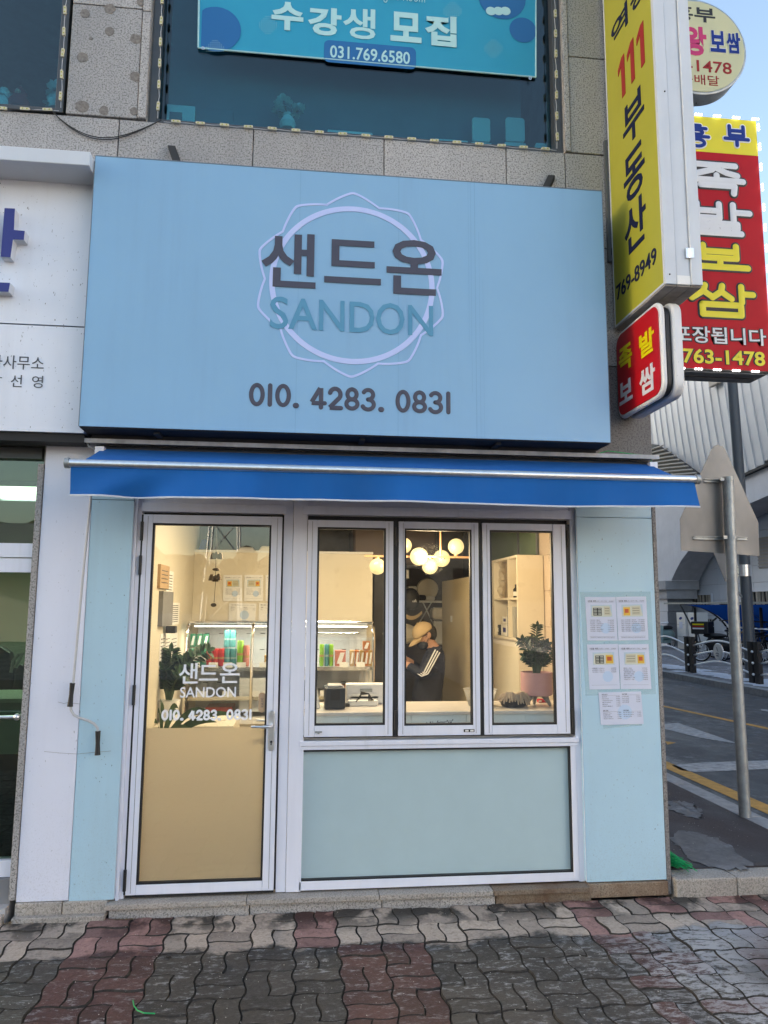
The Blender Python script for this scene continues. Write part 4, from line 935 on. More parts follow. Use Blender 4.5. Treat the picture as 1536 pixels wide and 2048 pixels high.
zz = [W(40, y, OY)[2] for y in (868, 893, 918, 1087, 1116, 1145, 1719, 1752)]
MB().box(-4.6, -1.537, .03, .14, zz[1], 2.60).build('header', 'granite_dark', on); MB().box(-4.6, -1.537, .05, .14, zz[2]+.0, zz[1]-.01).build('header', 'alu_dark', on)
MB().box(-4.6, -1.538, OY-.02, .13, zz[4]+.003, zz[3]).build('rail', 'alu', on, .002); MB().box(-4.6, -1.538, OY-.012, .13, zz[5], zz[4]-.003).build('rail', 'alu', on, .002)
MB().box(-4.6, -1.538, OY-.012, .13, zz[7], zz[6]).build('rail', 'alu', on, .002)
MB().box(-4.6, -1.538, OY+.02, OY+.026, zz[3], zz[2]).build('pane', 'glass_off', on); MB().box(-4.6, -1.538, OY+.02, OY+.026, zz[6], zz[5]).build('pane', 'glass_off', on)
a = W(-70, 1432, 0.0); b_ = W(34, 1434, .0)
MB().tube([(a[0], .0, b_[2]), (b_[0], .0, b_[2])], .009, 12).build('bar_handle', 'steel', on, smooth=True); MB().ball((b_[0], .0, b_[2]), .019).tube([(b_[0], .0, b_[2]), (b_[0], OY+.02, b_[2])], .009, 10).build('handle_knob', 'steel', on, smooth=True)
struct(MB().box(-4.6, -1.54, -.03, .3, -.02, .07), 'office_threshold', 'stone_mid'); MB().box(-4.6, -1.54, -.08, -.032, -.02, .045).build('threshold_stone', 'granite_pale', bpy.data.objects['office_threshold'], .004)
MB().box(-4.6, -1.54, .03, .10, .072, zz[7]-.002).build('kick_panel', 'stone_dark', on)
mt['off_wall'] = M('office_wall', (.42, .46, .38), .7)
struct(MB().box(-8, -1.15, 4.6, 4.7, 0, 2.9).box(-1.16, -1.142, .26, 4.6, 0, 2.9).box(-8.0, -7.9, .26, 4.6, 0, 2.9), 'office_wall', 'off_wall')
struct(MB().box(-8, -1.16, .3, 4.6, 2.6, 2.64), 'office_ceiling', 'off_wall'); struct(MB().box(-8, -1.16, .3, 4.6, .02, .04), 'office_floor', M('office_floor', (.06, .08, .06), .4))
lp = [W(0, 1000, 1.5), W(78, 1028, 1.5)]
t = E('ceiling_light', (-2.2, 2.2, 2.58), 'lit rectangular ceiling panel seen through the upper office pane', 'light')
MB().box(-2.62, -1.95, 1.45, 2.25, 2.575, 2.599).build('diffuser', 'lamp_cool', t); MB().box(-2.65, -1.92, 1.42, 1.445, 2.56, 2.599).box(-2.65, -1.92, 2.255, 2.28, 2.56, 2.599).build('rim', 'alu', t)
t = E('reception_desk', (-2.2, .8, .04), 'pale green frosted desk front behind the lower office pane', 'desk')
MB().box(-4.2, -1.60, .55, .59, .75, 1.06).build('front_panel', M('desk_green', (.22, .29, .24), .4), t); MB().box(-4.2, -1.60, .5, 1.0, 1.065, 1.09).build('desk_top', M('desk_top', (.35, .42, .33), .3), t); MB().box(-4.2, -1.7, .9, .93, .04, .75).build('back_panel', 'dark', t)
t = E('office_chair', W(15, 1400, 1.3), 'black office chair with grey armrest behind the office pane', 'chair')
bk = [W(x, y, 1.3) for x, y in ((-40, 1420), (32, 1420), (30, 1340), (22, 1305), (5, 1293), (-20, 1292), (-38, 1310))]
MB().prism([(p[0], p[2]) for p in reversed(bk)], 'y', 1.27, 1.36).build('backrest', 'black', t, .02)
MB().tube([W(*p, 1.2) for p in ((22, 1345), (26, 1322), (36, 1310), (46, 1306), (38, 1322), (30, 1335))], .012, 8).build('armrest', 'potgrey', t, smooth=True)
sc_ = [W(x, y, 1.25) for x, y in ((18, 1430), (56, 1430), (54, 1360), (46, 1330), (38, 1328), (28, 1345))]; MB().prism([(p[0], p[2]) for p in reversed(sc_)], 'y', 1.25, 1.5).build('seat', 'black', t, .02)
bq = W(10, 1420, 1.3); MB().tube([(bq[0], 1.35, .04), (bq[0], 1.35, .9)], .03, 8).build('column', 'iron', t)
# ------------------------------------------------------------------ projecting signs on the corner
ys = E('projecting_sign', (2.07, -.02, 3.45), 'tall yellow double sided blade sign with navy and red Hangul, white painted edge', 'sign')
SX0, SX1, SYN, SYF = 1.955, 2.158, -.682, -.03
zb_ = 3.445; ztop = 6.9
MB().box(SX0, SX1, SYN+.004, SYF, zb_+.004, ztop).build('casing', 'signside', ys)
MB().box(SX0-.006, SX0-.001, SYN+.0, SYF+.0, zb_, ztop).build('face', 'yellow', ys)
MB().box(SX0-.009, SX0-.0065, SYN, SYN+.012, zb_, ztop).box(SX0-.009, SX0-.0065, SYF-.012, SYF, zb_, ztop).box(SX0-.009, SX0-.0065, SYN+.012, SYF-.012, zb_, zb_+.012).build('face_rim', 'signside', ys)
ws = [(SX0-.006, SX0+.058, 0), (SX0+.061, SX0+.140, .006), (SX0+.143, SX1+.004, -.006)]
for a, b_, d in ws: MB().box(a, b_, SYN-.008+d, SYN+.003, zb_-.003, ztop).build('edge_board', 'signside', ys, .002)
MB().box(SX0+.061, SX0+.140, SYN-.006, SYN-.0025, zb_-.001, zb_+.05).build('patch_board', 'paper_in', ys)
for a, b_, d in ws: MB().box(a, b_, SYN+.003, SYF, zb_-.012, zb_+.003).build('base_board', 'underside', ys, .002)
for px, py in ((1340, 548), (1330, 182), (1393, 206), (1385, 556)):
    p = W(px, py, SYN-.012); MB().ball((p[0], SYN-.009, p[2]), .005, 8, 4).build('screw', 'iron', ys)
p = W(1381, 505, SYN-.02); hg = MB().box(p[0]-.022, p[0]-.004, SYN-.014, SYN-.003, p[2]-.028, p[2]+.028).box(p[0]+.004, p[0]+.022, SYN-.018, SYN-.012, p[2]-.028, p[2]+.028).tube([(p[0], SYN-.016, p[2]-.03), (p[0], SYN-.016, p[2]+.03)], .005, 8).build('hinge', 'steel', ys)
for z in (4.72, 3.95, 6.2): MB().box(1.98, 2.12, -.032, .0, z, z+.03).tube([(1.96, -.02, z), (1.96, -.02, z+.04)], .014, 8).build('mounting_bracket', 'iron', ys)
MB().box(1.925, 1.945, -.025, -.002, 3.9, 4.75).build('back_rail', 'poledark', ys)
FX = SX0-.0062
for s, m, xl, xr, tp, bt, off in (('역', 'blackblue', 1222, 1256, (1253, 0), (1229, 94), .012), ('111', 'redink', 1234, 1295, (1269, 71), (1265, 165), .02),
        ('부', 'blackblue', 1245, 1289, (1281, 169), (1266, 280), .015), ('동', 'blackblue', 1247, 1290, (1283, 277), (1267, 397), .015), ('산', 'blackblue', 1249, 1293, (1283, 387), (1257, 512), .015), ('769-8949', 'blackblue', 1232, 1315, (1313, 491), (1236, 600), .01)):
    u0, u1, v0, v1 = bX(xl, xr, tp, bt, FX)
    if s == '111':
        for q_ in range(3):
            w3 = (u1-u0)/3; a = u0+w3*q_; MB().prism([(-(a+w3*.42), v0), (-(a+w3*.78), v0), (-(a+w3*.78), v1), (-(a+w3*.5), v1), (-(a+.01), v1-(v1-v0)*.17), (-(a+.01), v1-(v1-v0)*.33), (-(a+w3*.42), v1-(v1-v0)*.2)], 'x', FX-.003, FX-.0002).build('numeral', m, ys)
    else: text('letter', s, m, ys, u0, u1, v0, v1, FX, 'X', off=off, ext=.003)
    if s == '역': u0, u1, _, _ = bX(1261, 1293, (1290, -60), (1271, 41), FX); text('letter', '동', m, ys, u0, u1, v0, v1, FX, 'X', off=off, ext=.003)
# small red box sign
rs = E('box_sign', (2.05, -.3, 2.85), 'small red rounded box sign with yellow and white Hangul, under the yellow blade sign', 'sign')
def rbox(x0, x1, y0, y1, z0, z1, r, name, m, parent, bev=.012):
    pol = rrect(y0, y1, z0, z1, r, 6); return MB().prism(pol, 'x', x0, x1).build(name, m, parent, bev, smooth=True)
ry0, ry1, rz0, rz1 = -.600, -.005, 2.838, 3.40
rbox(1.958, 1.985, ry0, ry1, rz0, rz1, .085, 'casing', 'whitepl', rs); rbox(1.986, 2.028, ry0+.02, ry1-.02, rz0+.02, rz1-.02, .07, 'spacer', 'black', rs); rbox(2.029, 2.085, ry0, ry1, rz0, rz1, .085, 'casing', 'whitepl', rs)
rbox(1.953, 1.9565, ry0+.022, ry1-.022, rz0+.022, rz1-.022, .07, 'face', 'red', rs, .001)
for s, m, xl, xr, tp, bt in (('족', 'yel2', 1238, 1264, (1258, 685), (1255, 738)), ('발', 'yel2', 1279, 1309, (1305, 651), (1285, 717)), ('보', 'whitepl', 1239, 1265, (1260, 755), (1236, 815)), ('쌈', 'whitepl', 1279, 1311, (1306, 724), (1286, 792))):
    u0, u1, v0, v1 = bX(xl, xr, tp, bt, 1.952); text('letter', s, m, rs, u0, u1, v0, v1, 1.9515, 'X', off=.03, ext=.002)
for z in (2.95, 3.3): MB().box(2.0, 2.1, -.034, 0, z, z+.04).build('mounting_bracket', 'iron', rs)
# round and big red signs on the side wall
BY = .25
rd = E('round_sign', (2.8, BY, 5.3), 'round cream sign with magenta and navy Hangul behind the yellow blade sign', 'sign')
c0 = W(1395, 93, BY); rr_ = W(1492, 93, BY)[0]-c0[0]
MB().lathe([(.001, BY+.13), (rr_*1.0, BY+.13), (rr_, BY+.003), (rr_*.975, BY), (.001, BY)], (c0[0], 0, c0[2]), 64, ax='y').build('drum', 'galv', rd)
o = bpy.data.objects['drum']
MB().lathe([(.001, -.001), (rr_*.955, -.001), (rr_*.955, -.004), (.001, -.004)], (c0[0], BY, c0[2]), 64, ax='y').build('face', 'cream_sign', rd)
MB().box(2.18, c0[0]-rr_*.9, BY+.03, BY+.1, c0[2]-.2, c0[2]-.15).box(2.18, c0[0]-rr_*.9, BY+.03, BY+.1, c0[2]+.15, c0[2]+.2).build('mounting_arm', 'iron', rd)
def t3(parent, s, xl, xr, tp, bt, Y, m, off=.0, outline=None, oo=.05):
    u0, u1, v0, v1 = bx(xl, xr, tp, bt, Y)
    if outline:
        g_ = (u1-u0)*(oo*.9)/max(1, len(s)*.92); text('letter_outline', s, outline, parent, u0-g_, u1+g_, v0-g_, v1+g_, Y, off=off+oo, ext=.002); text('letter', s, m, parent, u0, u1, v0, v1, Y-.0024, off=off, ext=.002)
    else: text('letter', s, m, parent, u0, u1, v0, v1, Y, off=off, ext=.002)
FYr = BY-.0042
t3(rd, '흥부', 1344, 1430, (1412, 15), (1412, 45), FYr, 'blackink', .02)
t3(rd, '왕', 1366, 1413, (1400, 54), (1400, 112), FYr, 'pinkink', .04); t3(rd, '보', 1420, 1450, (1430, 62), (1430, 104), FYr, 'blueink', .03, 'whitepl', .03); t3(rd, '쌈', 1453, 1480, (1466, 66), (1466, 107), FYr, 'blueink', .03, 'whitepl', .03)
t3(rd, '763-1478', 1316, 1463, (1440, 124), (1440, 147), FYr, 'redink', .01); t3(rd, '신속배달', 1336, 1438, (1420, 151), (1420, 171), FYr, 'redink', .0)
bs = E('large_box_sign', (3.0, BY, 3.9), 'large red and yellow box sign with outlined Hangul and lit bulbs round its edge', 'sign')
bx0, bx1 = W(1342, 500, BY)[0], W(1529, 500, BY)[0]; bz0, bz1 = W(1440, 740, BY)[2], W(1440, 236, BY)[2]; bzy = W(1440, 307, BY)[2]
MB().box(bx0, bx1, BY+.001, BY+.25, bz0, bz1).build('casing', 'underside', bs, .004)
MB().box(bx0+.004, bx1-.004, BY-.004, BY, bz0+.004, bzy).build('face', 'red2', bs); MB().box(bx0+.004, bx1-.004, BY-.004, BY, bzy+.001, bz1-.004).build('face_band', 'yel2', bs)
MB().box(bx0+.03, bx1-.03, BY+.03, BY+.1, bz0-.012, bz0-.001).box(bx0+.03, bx1-.03, BY+.14, BY+.22, bz0-.012, bz0-.001).build('underside_rail', 'poledark', bs)
MB().box(2.18, bx0-.001, BY+.1, BY+.15, 3.2, 3.25).box(2.18, bx0-.001, BY+.1, BY+.15, 4.6, 4.65).build('mounting_arm', 'iron', bs)
Yb = BY-.0045
GLY = {'족': [[(.15, .95), (.85, .95)], [(.5, .93), (.42, .78), (.12, .62)], [(.5, .84), (.68, .70), (.88, .62)], [(.5, .60), (.5, .47)], [(.02, .43), (.98, .43)], [(.2, .25), (.82, .25), (.80, .0)]],
 '발': [[(.1, 1), (.1, .52), (.48, .52), (.48, 1)], [(.1, .76), (.48, .76)], [(.72, 1), (.72, .46)], [(.72, .74), (1, .74)], [(.12, .34), (.78, .34), (.78, .18), (.15, .18), (.15, .02), (.84, .02)]],
 '보': [[(.2, 1), (.2, .45), (.8, .45), (.8, 1)], [(.2, .74), (.8, .74)], [(.5, .43), (.5, .08)], [(0, .05), (1, .05)]],
 '쌈': [[(.25, 1), (.22, .8), (.04, .55)], [(.22, .8), (.36, .6)], [(.52, 1), (.50, .8), (.36, .58)], [(.5, .8), (.66, .56)], [(.82, 1), (.82, .46)], [(.82, .74), (1, .74)], [(.2, .34), (.8, .34), (.8, 0), (.2, 0), (.2, .34)]],
 '흥': [[(.35, 1), (.65, 1)], [(.1, .87), (.9, .87)], arc(.5, .68, .24, .11, 0, 360, 16), [(0, .47), (1, .47)], arc(.5, .17, .30, .17, 0, 360, 18)],
 '부': [[(.2, 1), (.2, .5), (.8, .5), (.8, 1)], [(.2, .76), (.8, .76)], [(0, .33), (1, .33)], [(.5, .33), (.5, 0)]]}
def blob(parent, ch, m, mo, xl, xr, y0, y1, Y, r, ro):
    xm = (xl+xr)/2; u0, u1, v0, v1 = bx(xl, xr, (xm, y0), (xm, y1), Y)
    for mm_, rr2, yy, nm_ in ((mo, ro, Y-.001, 'letter_outline'), (m, r, Y-.0045, 'letter')):
        mb = MB()
        for st in GLY[ch]:
            pts = [(u0+r+a*(u1-u0-2*r), yy, v0+r+b*(v1-v0-2*r)) for a, b in st]
            for p, q in zip(pts, pts[1:]): mb.tube([p, q], rr2, 10, flat=(1, .14, 1))
            for p in pts: mb.ball(p, rr2, 10, 6, sc=(1, .14, 1))
        mb.build(nm_, mm_, parent, smooth=True)
for s, m, xl, xr, y0, y1 in (('족', 'whitepl', 1372, 1493, 322, 392), ('발', 'whitepl', 1376, 1505, 403, 474), ('보', 'yel2', 1378, 1500, 486, 543), ('쌈', 'yel2', 1372, 1512, 566, 636)):
    blob(bs, s, m, 'blackink', xl, xr, y0, y1, Yb, .0235, .0365)
blob(bs, '흥', 'blueink', 'whitepl', 1368, 1420, 248, 296, Yb, .0135, .0225); blob(bs, '부', 'blueink', 'whitepl', 1446, 1499, 250, 295, Yb, .0145, .0235)
t3(bs, '포장됩니다', 1347, 1531, (1440, 655), (1440, 688), Yb, 'whitepl', .012, 'blackink', .05); t3(bs, '763-1478', 1365, 1529, (1440, 700), (1440, 729), Yb, 'yel2', .02, 'blackink', .05)
bb = None
def bulbs(cx, cz, dx, dz):
    global bb
    for k in (-1, 0, 1):
        if bb is None:
            bb = MB().ball((0, 0, 0), .0085, 10, 6).build('bulb', 'bulb', bs, smooth=True); o = bb
        else: o = bb.copy(); col.objects.link(o)
        o.matrix_parent_inverse = Matrix.Translation(-bs.location); o.location = (cx+dx*k*.021, BY-.014, cz+dz*k*.021)
for px in (1360, 1395, 1432, 1470, 1508): bulbs(W(px, 236, BY)[0], bz1+.004, 1, 0); bulbs(W(px, 738, BY)[0], bz0-.004, 1, 0)
for py in (258, 297, 337, 377, 417, 457, 498, 539, 580, 620, 660, 700): bulbs(bx1+.006, W(1530, py, BY)[2], 0, 1)
# ------------------------------------------------------------------ traffic sign seen from behind, on its pole
PX, PY = 3.43, 1.47
b0 = G(1490, 1633, .1); PX, PY = b0[0], b0[1]
ts = E('traffic_sign', (PX, PY, .1), 'back of a pentagonal aluminium road sign on a galvanised pole at the kerb', 'road sign')
ptp = W(1456, 957, PY); MB().tube([(PX, PY, .09), (ptp[0]*.0+PX, PY, 1.6), (ptp[0], PY, ptp[2])], .042, 20).build('pole', 'galv', ts, smooth=True)
MB().tube([(ptp[0], PY, ptp[2]-.0), (ptp[0], PY, ptp[2]+.012)], .046, 20).build('pole_cap', 'galv', ts, smooth=True)
pl = [(1435, 889), (1446, 893), (1452, 902), (1517, 1045), (1519, 1112), (1362, 1101), (1360, 1038), (1421, 903), (1427, 893)]
P = [W(x, y, PY-.02) for x, y in pl]; py_ = PY+.075
P = [W(x, y, py_) for x, y in pl]
MB().prism([(p[0], p[2]) for p in reversed(P)], 'y', py_, py_+.004).build('plate', 'sheet', ts, .001)
for (x0, y0), (x1, y1) in (((1410, 958), (1450, 965)), ((1388, 1071), (1496, 1082))):
    a, b_ = W(x0, y0, py_-.02), W(x1, y1, py_-.02); zc = (a[2]+b_[2])/2
    MB().box(a[0], b_[0], py_-.022, py_-.001, zc-.012, zc-.008).box(a[0], b_[0], py_-.022, py_-.001, zc+.010, zc+.014).box(a[0], b_[0], py_-.004, py_-.001, zc-.008, zc+.010).build('channel', 'galv', ts)
    MB().tube([(PX+(ptp[0]-PX)*.9, PY, zc-.012), (PX+(ptp[0]-PX)*.9, PY, zc+.014)], .047, 16).box(PX-.075+(ptp[0]-PX)*.9, PX+(ptp[0]-PX)*.9, PY-.02, PY-.012, zc-.012, zc+.014).build('clamp', 'galv', ts)
t = E('small_bracket_sign', W(1462, 1140, 6.0), 'small road sign back and bracket clamped to the dark grey pole', 'road sign')
# dark grey lamp pole behind the railing
lpz = WX(1500, 1310, 9.9); LX, LYp = lpz[0], lpz[1]
lpole = E('lamp_pole', (LX, LYp, .13), 'tall dark grey street pole rising behind the railing, behind the road sign', 'pole')
top = WX(1461, 560, LX+.1)
q0 = WX(1505, 1370, LX); q1 = WX(1466, 700, LX)
MB().tube([(q0[0], LYp, .1), (LX, LYp, 4.5), (LX-.12, LYp, 11)], [.125, .115, .10], 16).build('shaft', 'poledark', lpole, smooth=True)
zc = WX(1492, 1141, LX)[2]; MB().tube([(LX-.02, LYp, zc-.13), (LX-.02, LYp, zc+.13)], .14, 16).build('clamp_band', 'steel', lpole)
pc = np.array([LX-.42, LYp-.05, zc]); MB().prism([(pc[0]-.35, pc[2]+.42), (pc[0]-.1, pc[2]-.25), (pc[0]+.1, pc[2]-.25), (pc[0]+.15, pc[2]+.42)], 'y', LYp-.05, LYp-.04).build('plate', 'sheet', t); MB().box(pc[0]+.1, LX, LYp-.03, LYp, zc+.05, zc+.08).box(pc[0]+.1, LX, LYp-.03, LYp, zc-.1, zc-.07).tube([(pc[0]+.1, LYp, zc-.35), (LX-.1, LYp, zc-.6)], .03, 8).build('bracket', 'galv', t)
# broom head
p0 = G(1343, 1722, .13); p0[0] = 2.20
br = E('broom_head', (2.3, p0[1], .1), 'bright green plastic broom bristles lying at the corner of the shop', 'broom')
mb = MB(); rb = random.Random(9)
for k in range(150):
    y0 = p0[1]+rb.uniform(-.04, .10); z0 = .10+rb.uniform(.015, .055); a = np.array([2.19, y0, z0]); l_ = rb.uniform(.08, .16); an = rb.gauss(-.35, .28)
    m_ = a+np.array([l_*.5, l_*.5*an, .01+rb.uniform(-.01, .03)]); e_ = a+np.array([l_, l_*an+rb.uniform(-.02, .02), -z0+.107+rb.uniform(0, .04)]); mb.tube([a, m_, e_], .0022, 4)
o = mb.build('bristles', 'broom', br); o['kind'] = 'stuff'; MB().box(2.10, 2.20, p0[1]-.05, p0[1]+.12, .105, .16).build('block', 'broom', br, .008)
gr = MB(); rg2 = random.Random(31)
for k in range(1100):
    if k < 800: x, y, z = rg2.uniform(-1.9, 2.9), -rg2.uniform(.0, 1)**1.6*1.35-.03, .001
    else: x, y, z = rg2.uniform(2.25, 3.3), rg2.uniform(.2, 3.5), .104
    r_1 = rg2.uniform(.0012, .0035); a = rg2.uniform(0, 6.28)
    gr.add([(x+r_1*math.cos(a), y+r_1*math.sin(a), z), (x+r_1*math.cos(a+2.1), y+r_1*math.sin(a+2.1), z), (x+r_1*math.cos(a+4.2), y+r_1*math.sin(a+4.2), z), (x, y, z+r_1*.9)], [(0, 1, 3), (1, 2, 3), (2, 0, 3)])
tag(gr.build('grit', M('pale_grit', (.45, .43, .40), .9), None), 'pale grit scattered over the pavers and the side pavement', 'grit', kind='stuff')
wd_ = MB()
for k in range(60):
    x = rg2.choice((rg2.gauss(-.93, .05), rg2.gauss(-1.52, .03), rg2.uniform(-1.5, 2.1))); l_ = rg2.uniform(.01, .04); a = rg2.uniform(0, 3.14); wd_.tube([(x, -.055, .002), (x+l_*math.cos(a)*.8, -.065, .004+l_*math.sin(a)*.5)], .0011, 3)
tag(wd_.build('dry_weeds', M('dry_straw', (.22, .17, .10), .9), None), 'dry straw and weed bits caught along the foot of the step', 'weeds', kind='stuff')
tw = MB().tube([tuple(G(x, y, .012)) for x, y in ((266, 2001), (268, 2012), (275, 2021), (288, 2026), (310, 2027))], .0028, 5).build('twine', 'broom', None); tag(tw, 'short curl of green twine lying on the red pavers', 'twine')
for k, (px, py, lab) in enumerate(((337, 1914, 'small grey bolt ring set in the pavers near the step, left one'), (1512, 1894, 'small grey bolt ring in the far right pavers'))):
    p = G(px, py, 0)
    if k == 0: tag(MB().lathe([(.006, 0), (.013, 0), (.013, .006), (.006, .006)], (p[0], p[1], .001), 12).build('washer', 'iron', None), lab, 'washer')
# ================================================================== ACROSS THE SIDE STREET
XW = 15.0
fb = E('station_building', (17, 18, 0), 'white building with metal cladding above a big concrete arch, across the side street', 'building')
def YZ(px, py, X=XW): p = WX(px, py, X); return (p[1], p[2])
arch = [YZ(1343, 1160), YZ(1352, 1140), YZ(1363, 1120), YZ(1378, 1100), YZ(1405, 1070), YZ(1440, 1042), YZ(1499, 1007), YZ(1536, 991), YZ(1600, 968), YZ(1700, 950)]
a0 = arch[-1]; arch += [(a0[0]-4, a0[1]+.1), (a0[0]-9, a0[1]-1.2), (a0[0]-11, 0)]
bot = [(40, 0), (arch[0][0]+1.6, 0), (arch[0][0]+1.6, arch[0][1])]
sp = MB()
for i in range(len(arch)-1):
    (ya, za), (yb, zb2) = arch[i], arch[i+1]; sp.hexa([(XW, ya, za), (XW, yb, zb2), (XW+1.15, yb, zb2), (XW+1.15, ya, za), (XW, ya, 9), (XW, yb, 9), (XW+1.15, yb, 9), (XW+1.15, ya, 9)])
sp.box(XW, XW+1.15, arch[0][0]+.003, 60, 2.78, 9).box(XW+.0, XW+1.15, -60, arch[-1][0], 0, 9)
sp.build('render_wall', 'render', fb)
sf = MB()                                                   # arch lining, a little proud
for i in range(len(arch)-1):
    (ya, za), (yb, zb2) = arch[i], arch[i+1]; sf.add([(XW+.004, ya, za-.006), (XW+.004, yb, zb2-.006), (XW+1.2, yb, zb2-.006), (XW+1.2, ya, za-.006)], [(0, 1, 2, 3)])
sf.build('arch_soffit', 'stone_mid', fb)
# pier with two-step capital
yn = 24.5; ck = YZ(1326, 1163, XW-.2)
for (e_, y0, za, zb2) in ((.22, yn-.25, 2.42, 2.79), (.12, yn-.15, 2.04, 2.415)):
    MB().box(XW-e_, XW+1.15+e_*.5, y0, 40, za, zb2).build('capital_block', 'stone_mid', fb, .01)
for k in range(4):
    z0, z1 = k*.51, (k+1)*.51-.012; f0 = .0+.35*(1-k/4)**1.6
    MB().box(XW-.0-f0*.3, XW+1.0+f0, yn-.0, 40, z0, z1).build('pier_block', 'stone_dark', fb, .01)
    for j in range(4): MB().box(XW-.03-f0*.3, XW-.002-f0*.3, yn+j*1.2+.01, yn+(j+1)*1.2-.01, z0, z1).build('facing_stone', 'render', fb, .006)
# recessed white panel wall in the arch
XI = XW+1.35
struct_panels = []
for r in range(9):
    for q_ in range(8):
        y1 = 27.5-q_*2.25-(.0 if r % 2 else .0); z0 = .13+r*.62; 
        MB().box(XI, XI+.1, y1-2.24, y1-.01, z0+.006, z0+.614).build('wall_panel', 'wallpanel', fb)
MB().box(XI+.1, XI+.3, 0, 40, 0, 9).build('backing_wall', 'stone_mid', fb)
for xa, xb, yt, yb in ((1386, 1425, 1190, 1207), (1500, 1560, 1183, 1206)):
    y0, z1 = WX(xb, (yt+yb)/2, XI-.02)[1], WX((xa+xb)/2, yt, XI-.02)[2]; y1, z0 = WX(xa, (yt+yb)/2, XI-.02)[1], WX((xa+xb)/2, yb+4, XI-.02)[2]
    MB().box(XI-.02, XI-.001, y0, y1, z0, z1).build('vent_recess', 'dark', fb)
    v_ = MB().box(XI-.10, XI-.021, y0-.06, y0, z0-.03, z1+.06).box(XI-.10, XI-.021, y1, y1+.06, z0-.03, z1+.06).box(XI-.10, XI-.021, y0, y1, z1, z1+.06).build('vent_frame', 'wallpanel', fb)
    n = int((y1-y0)/.115); sl0 = None
    for i in range(n):
        yy = y0+(i+.5)*(y1-y0)/n
        if sl0 is None: sl0 = MB().box(XI-.08, XI-.022, -.025, .025, z0, z1).build('slat', 'slat', v_); o = sl0
        else: o = sl0.copy(); col.objects.link(o)
        o.location.y = yy; o.rotation_euler.x = random.uniform(-.06, .06)
v = YZ(1520, 1075); MB().box(XI-.04, XI-.001, 17.0, WX(1517, 1090, XI)[1], 3.1, 4.2).build('louvre_panel', 'slat', fb)
for k in range(9): MB().box(XI-.07, XI-.042, 17.0, WX(1517, 1090, XI)[1], 3.14+k*.118, 3.19+k*.118).build('slat', 'stone_mid', fb)
# metal cladding with standing seams, bulging out over the arch
def clx(z): return XW-.55*math.sin(max(0, min(1, (z-5.6)/6))*math.pi*.5)
pb = [YZ(1395, 950), YZ(1440, 952), YZ(1480, 953), YZ(1536, 931), YZ(1640, 880)]
def zbot(y):
    P = [(60, 8.6), (27, 7.6), (22.0, 6.35), (19.06, 6.2), (17.5, 6.33), (14.8, 6.9), (0, 7.5), (-60, 7.5)]
    for (ya, za), (yb, z2) in zip(P, P[1:]):
        if ya >= y >= yb: return za+(z2-za)*(ya-y)/(ya-yb)
    return 7
n = 0; y = 34.0; seams = MB()
while y > 3:
    y2 = y-.46; zs_ = [max(zbot(y), zbot(y2)), 8.75-.04*(y-17), 10.6]; zs_ = sorted(zs_)
    mb = MB()
    for z0, z1 in zip(zs_, zs_[1:]):
        k = 3
        for i in range(k):
            a, b_ = z0+(z1-z0)*i/k, z0+(z1-z0)*(i+1)/k
            g_ = .006 if i == 0 and z0 != zs_[0] else 0
            mb.add([(clx(a)-.05, y, a+g_), (clx(a)-.05, y2+.012, a+g_), (clx(b_)-.05, y2+.012, b_), (clx(b_)-.05, y, b_)], [(0, 1, 2, 3)])
            mb.hexa([(clx(a)-.095, y2, a), (clx(a)-.095, y2+.022, a), (clx(a)-.04, y2+.022, a), (clx(a)-.04, y2, a), (clx(b_)-.095, y2, b_), (clx(b_)-.095, y2+.022, b_), (clx(b_)-.04, y2+.022, b_), (clx(b_)-.04, y2, b_)])
    mb.build('cladding_sheet', 'clad', fb); y = y2
MB().box(XW-.02, XW+20, -60, 60, 9, 10.5).build('upper_block', 'render', fb)
ev = MB()
for (ya, yb) in ((27, 22), (22, 19.06), (19.06, 17.5), (17.5, 14.8), (14.8, 3)):
    ev.hexa([(XW-.17, ya, zbot(ya)-.07), (XW-.17, yb, zbot(yb)-.07), (XW+.0, yb, zbot(yb)-.07), (XW+.0, ya, zbot(ya)-.07), (XW-.17, ya, zbot(ya)+.0), (XW-.17, yb, zbot(yb)), (XW, yb, zbot(yb)), (XW, ya, zbot(ya))])
ev.build('eave_trim', 'iron', fb)
# slanted louvre hood at the left end of the cladding
hd = [YZ(1300, 888, XW-.5), YZ(1315, 890, XW-.5), YZ(1396, 951, XW-.5), YZ(1390, 958, XW-.5), YZ(1300, 935, XW-.5)]
MB().prism(hd, 'x', XW-.55, XW-.3).build('louvre_hood', 'iron', fb)
for k in range(9):
    xa, ya = 1296, 893+k*6.5; t_ = min(1, (k+1)/9); xb = 1318+t_*75; yb = 886+t_*62-3
    A_, B_ = WX(xa, ya+8, XW-.62), WX(xb, yb+1, XW-.62); MB().tube([A_, B_], .035, 5).build('slat', 'slat', fb)
for xa, ya in ((1386, 832),): MB().box(XW-.75, XW-.60, *sorted((WX(1425, 765, XW-.6)[1], WX(1443, 765, XW-.6)[1])), *sorted((WX(1430, 758, XW-.6)[2], WX(1430, 773, XW-.6)[2]))).build('vent_box', 'slat', fb, .01)
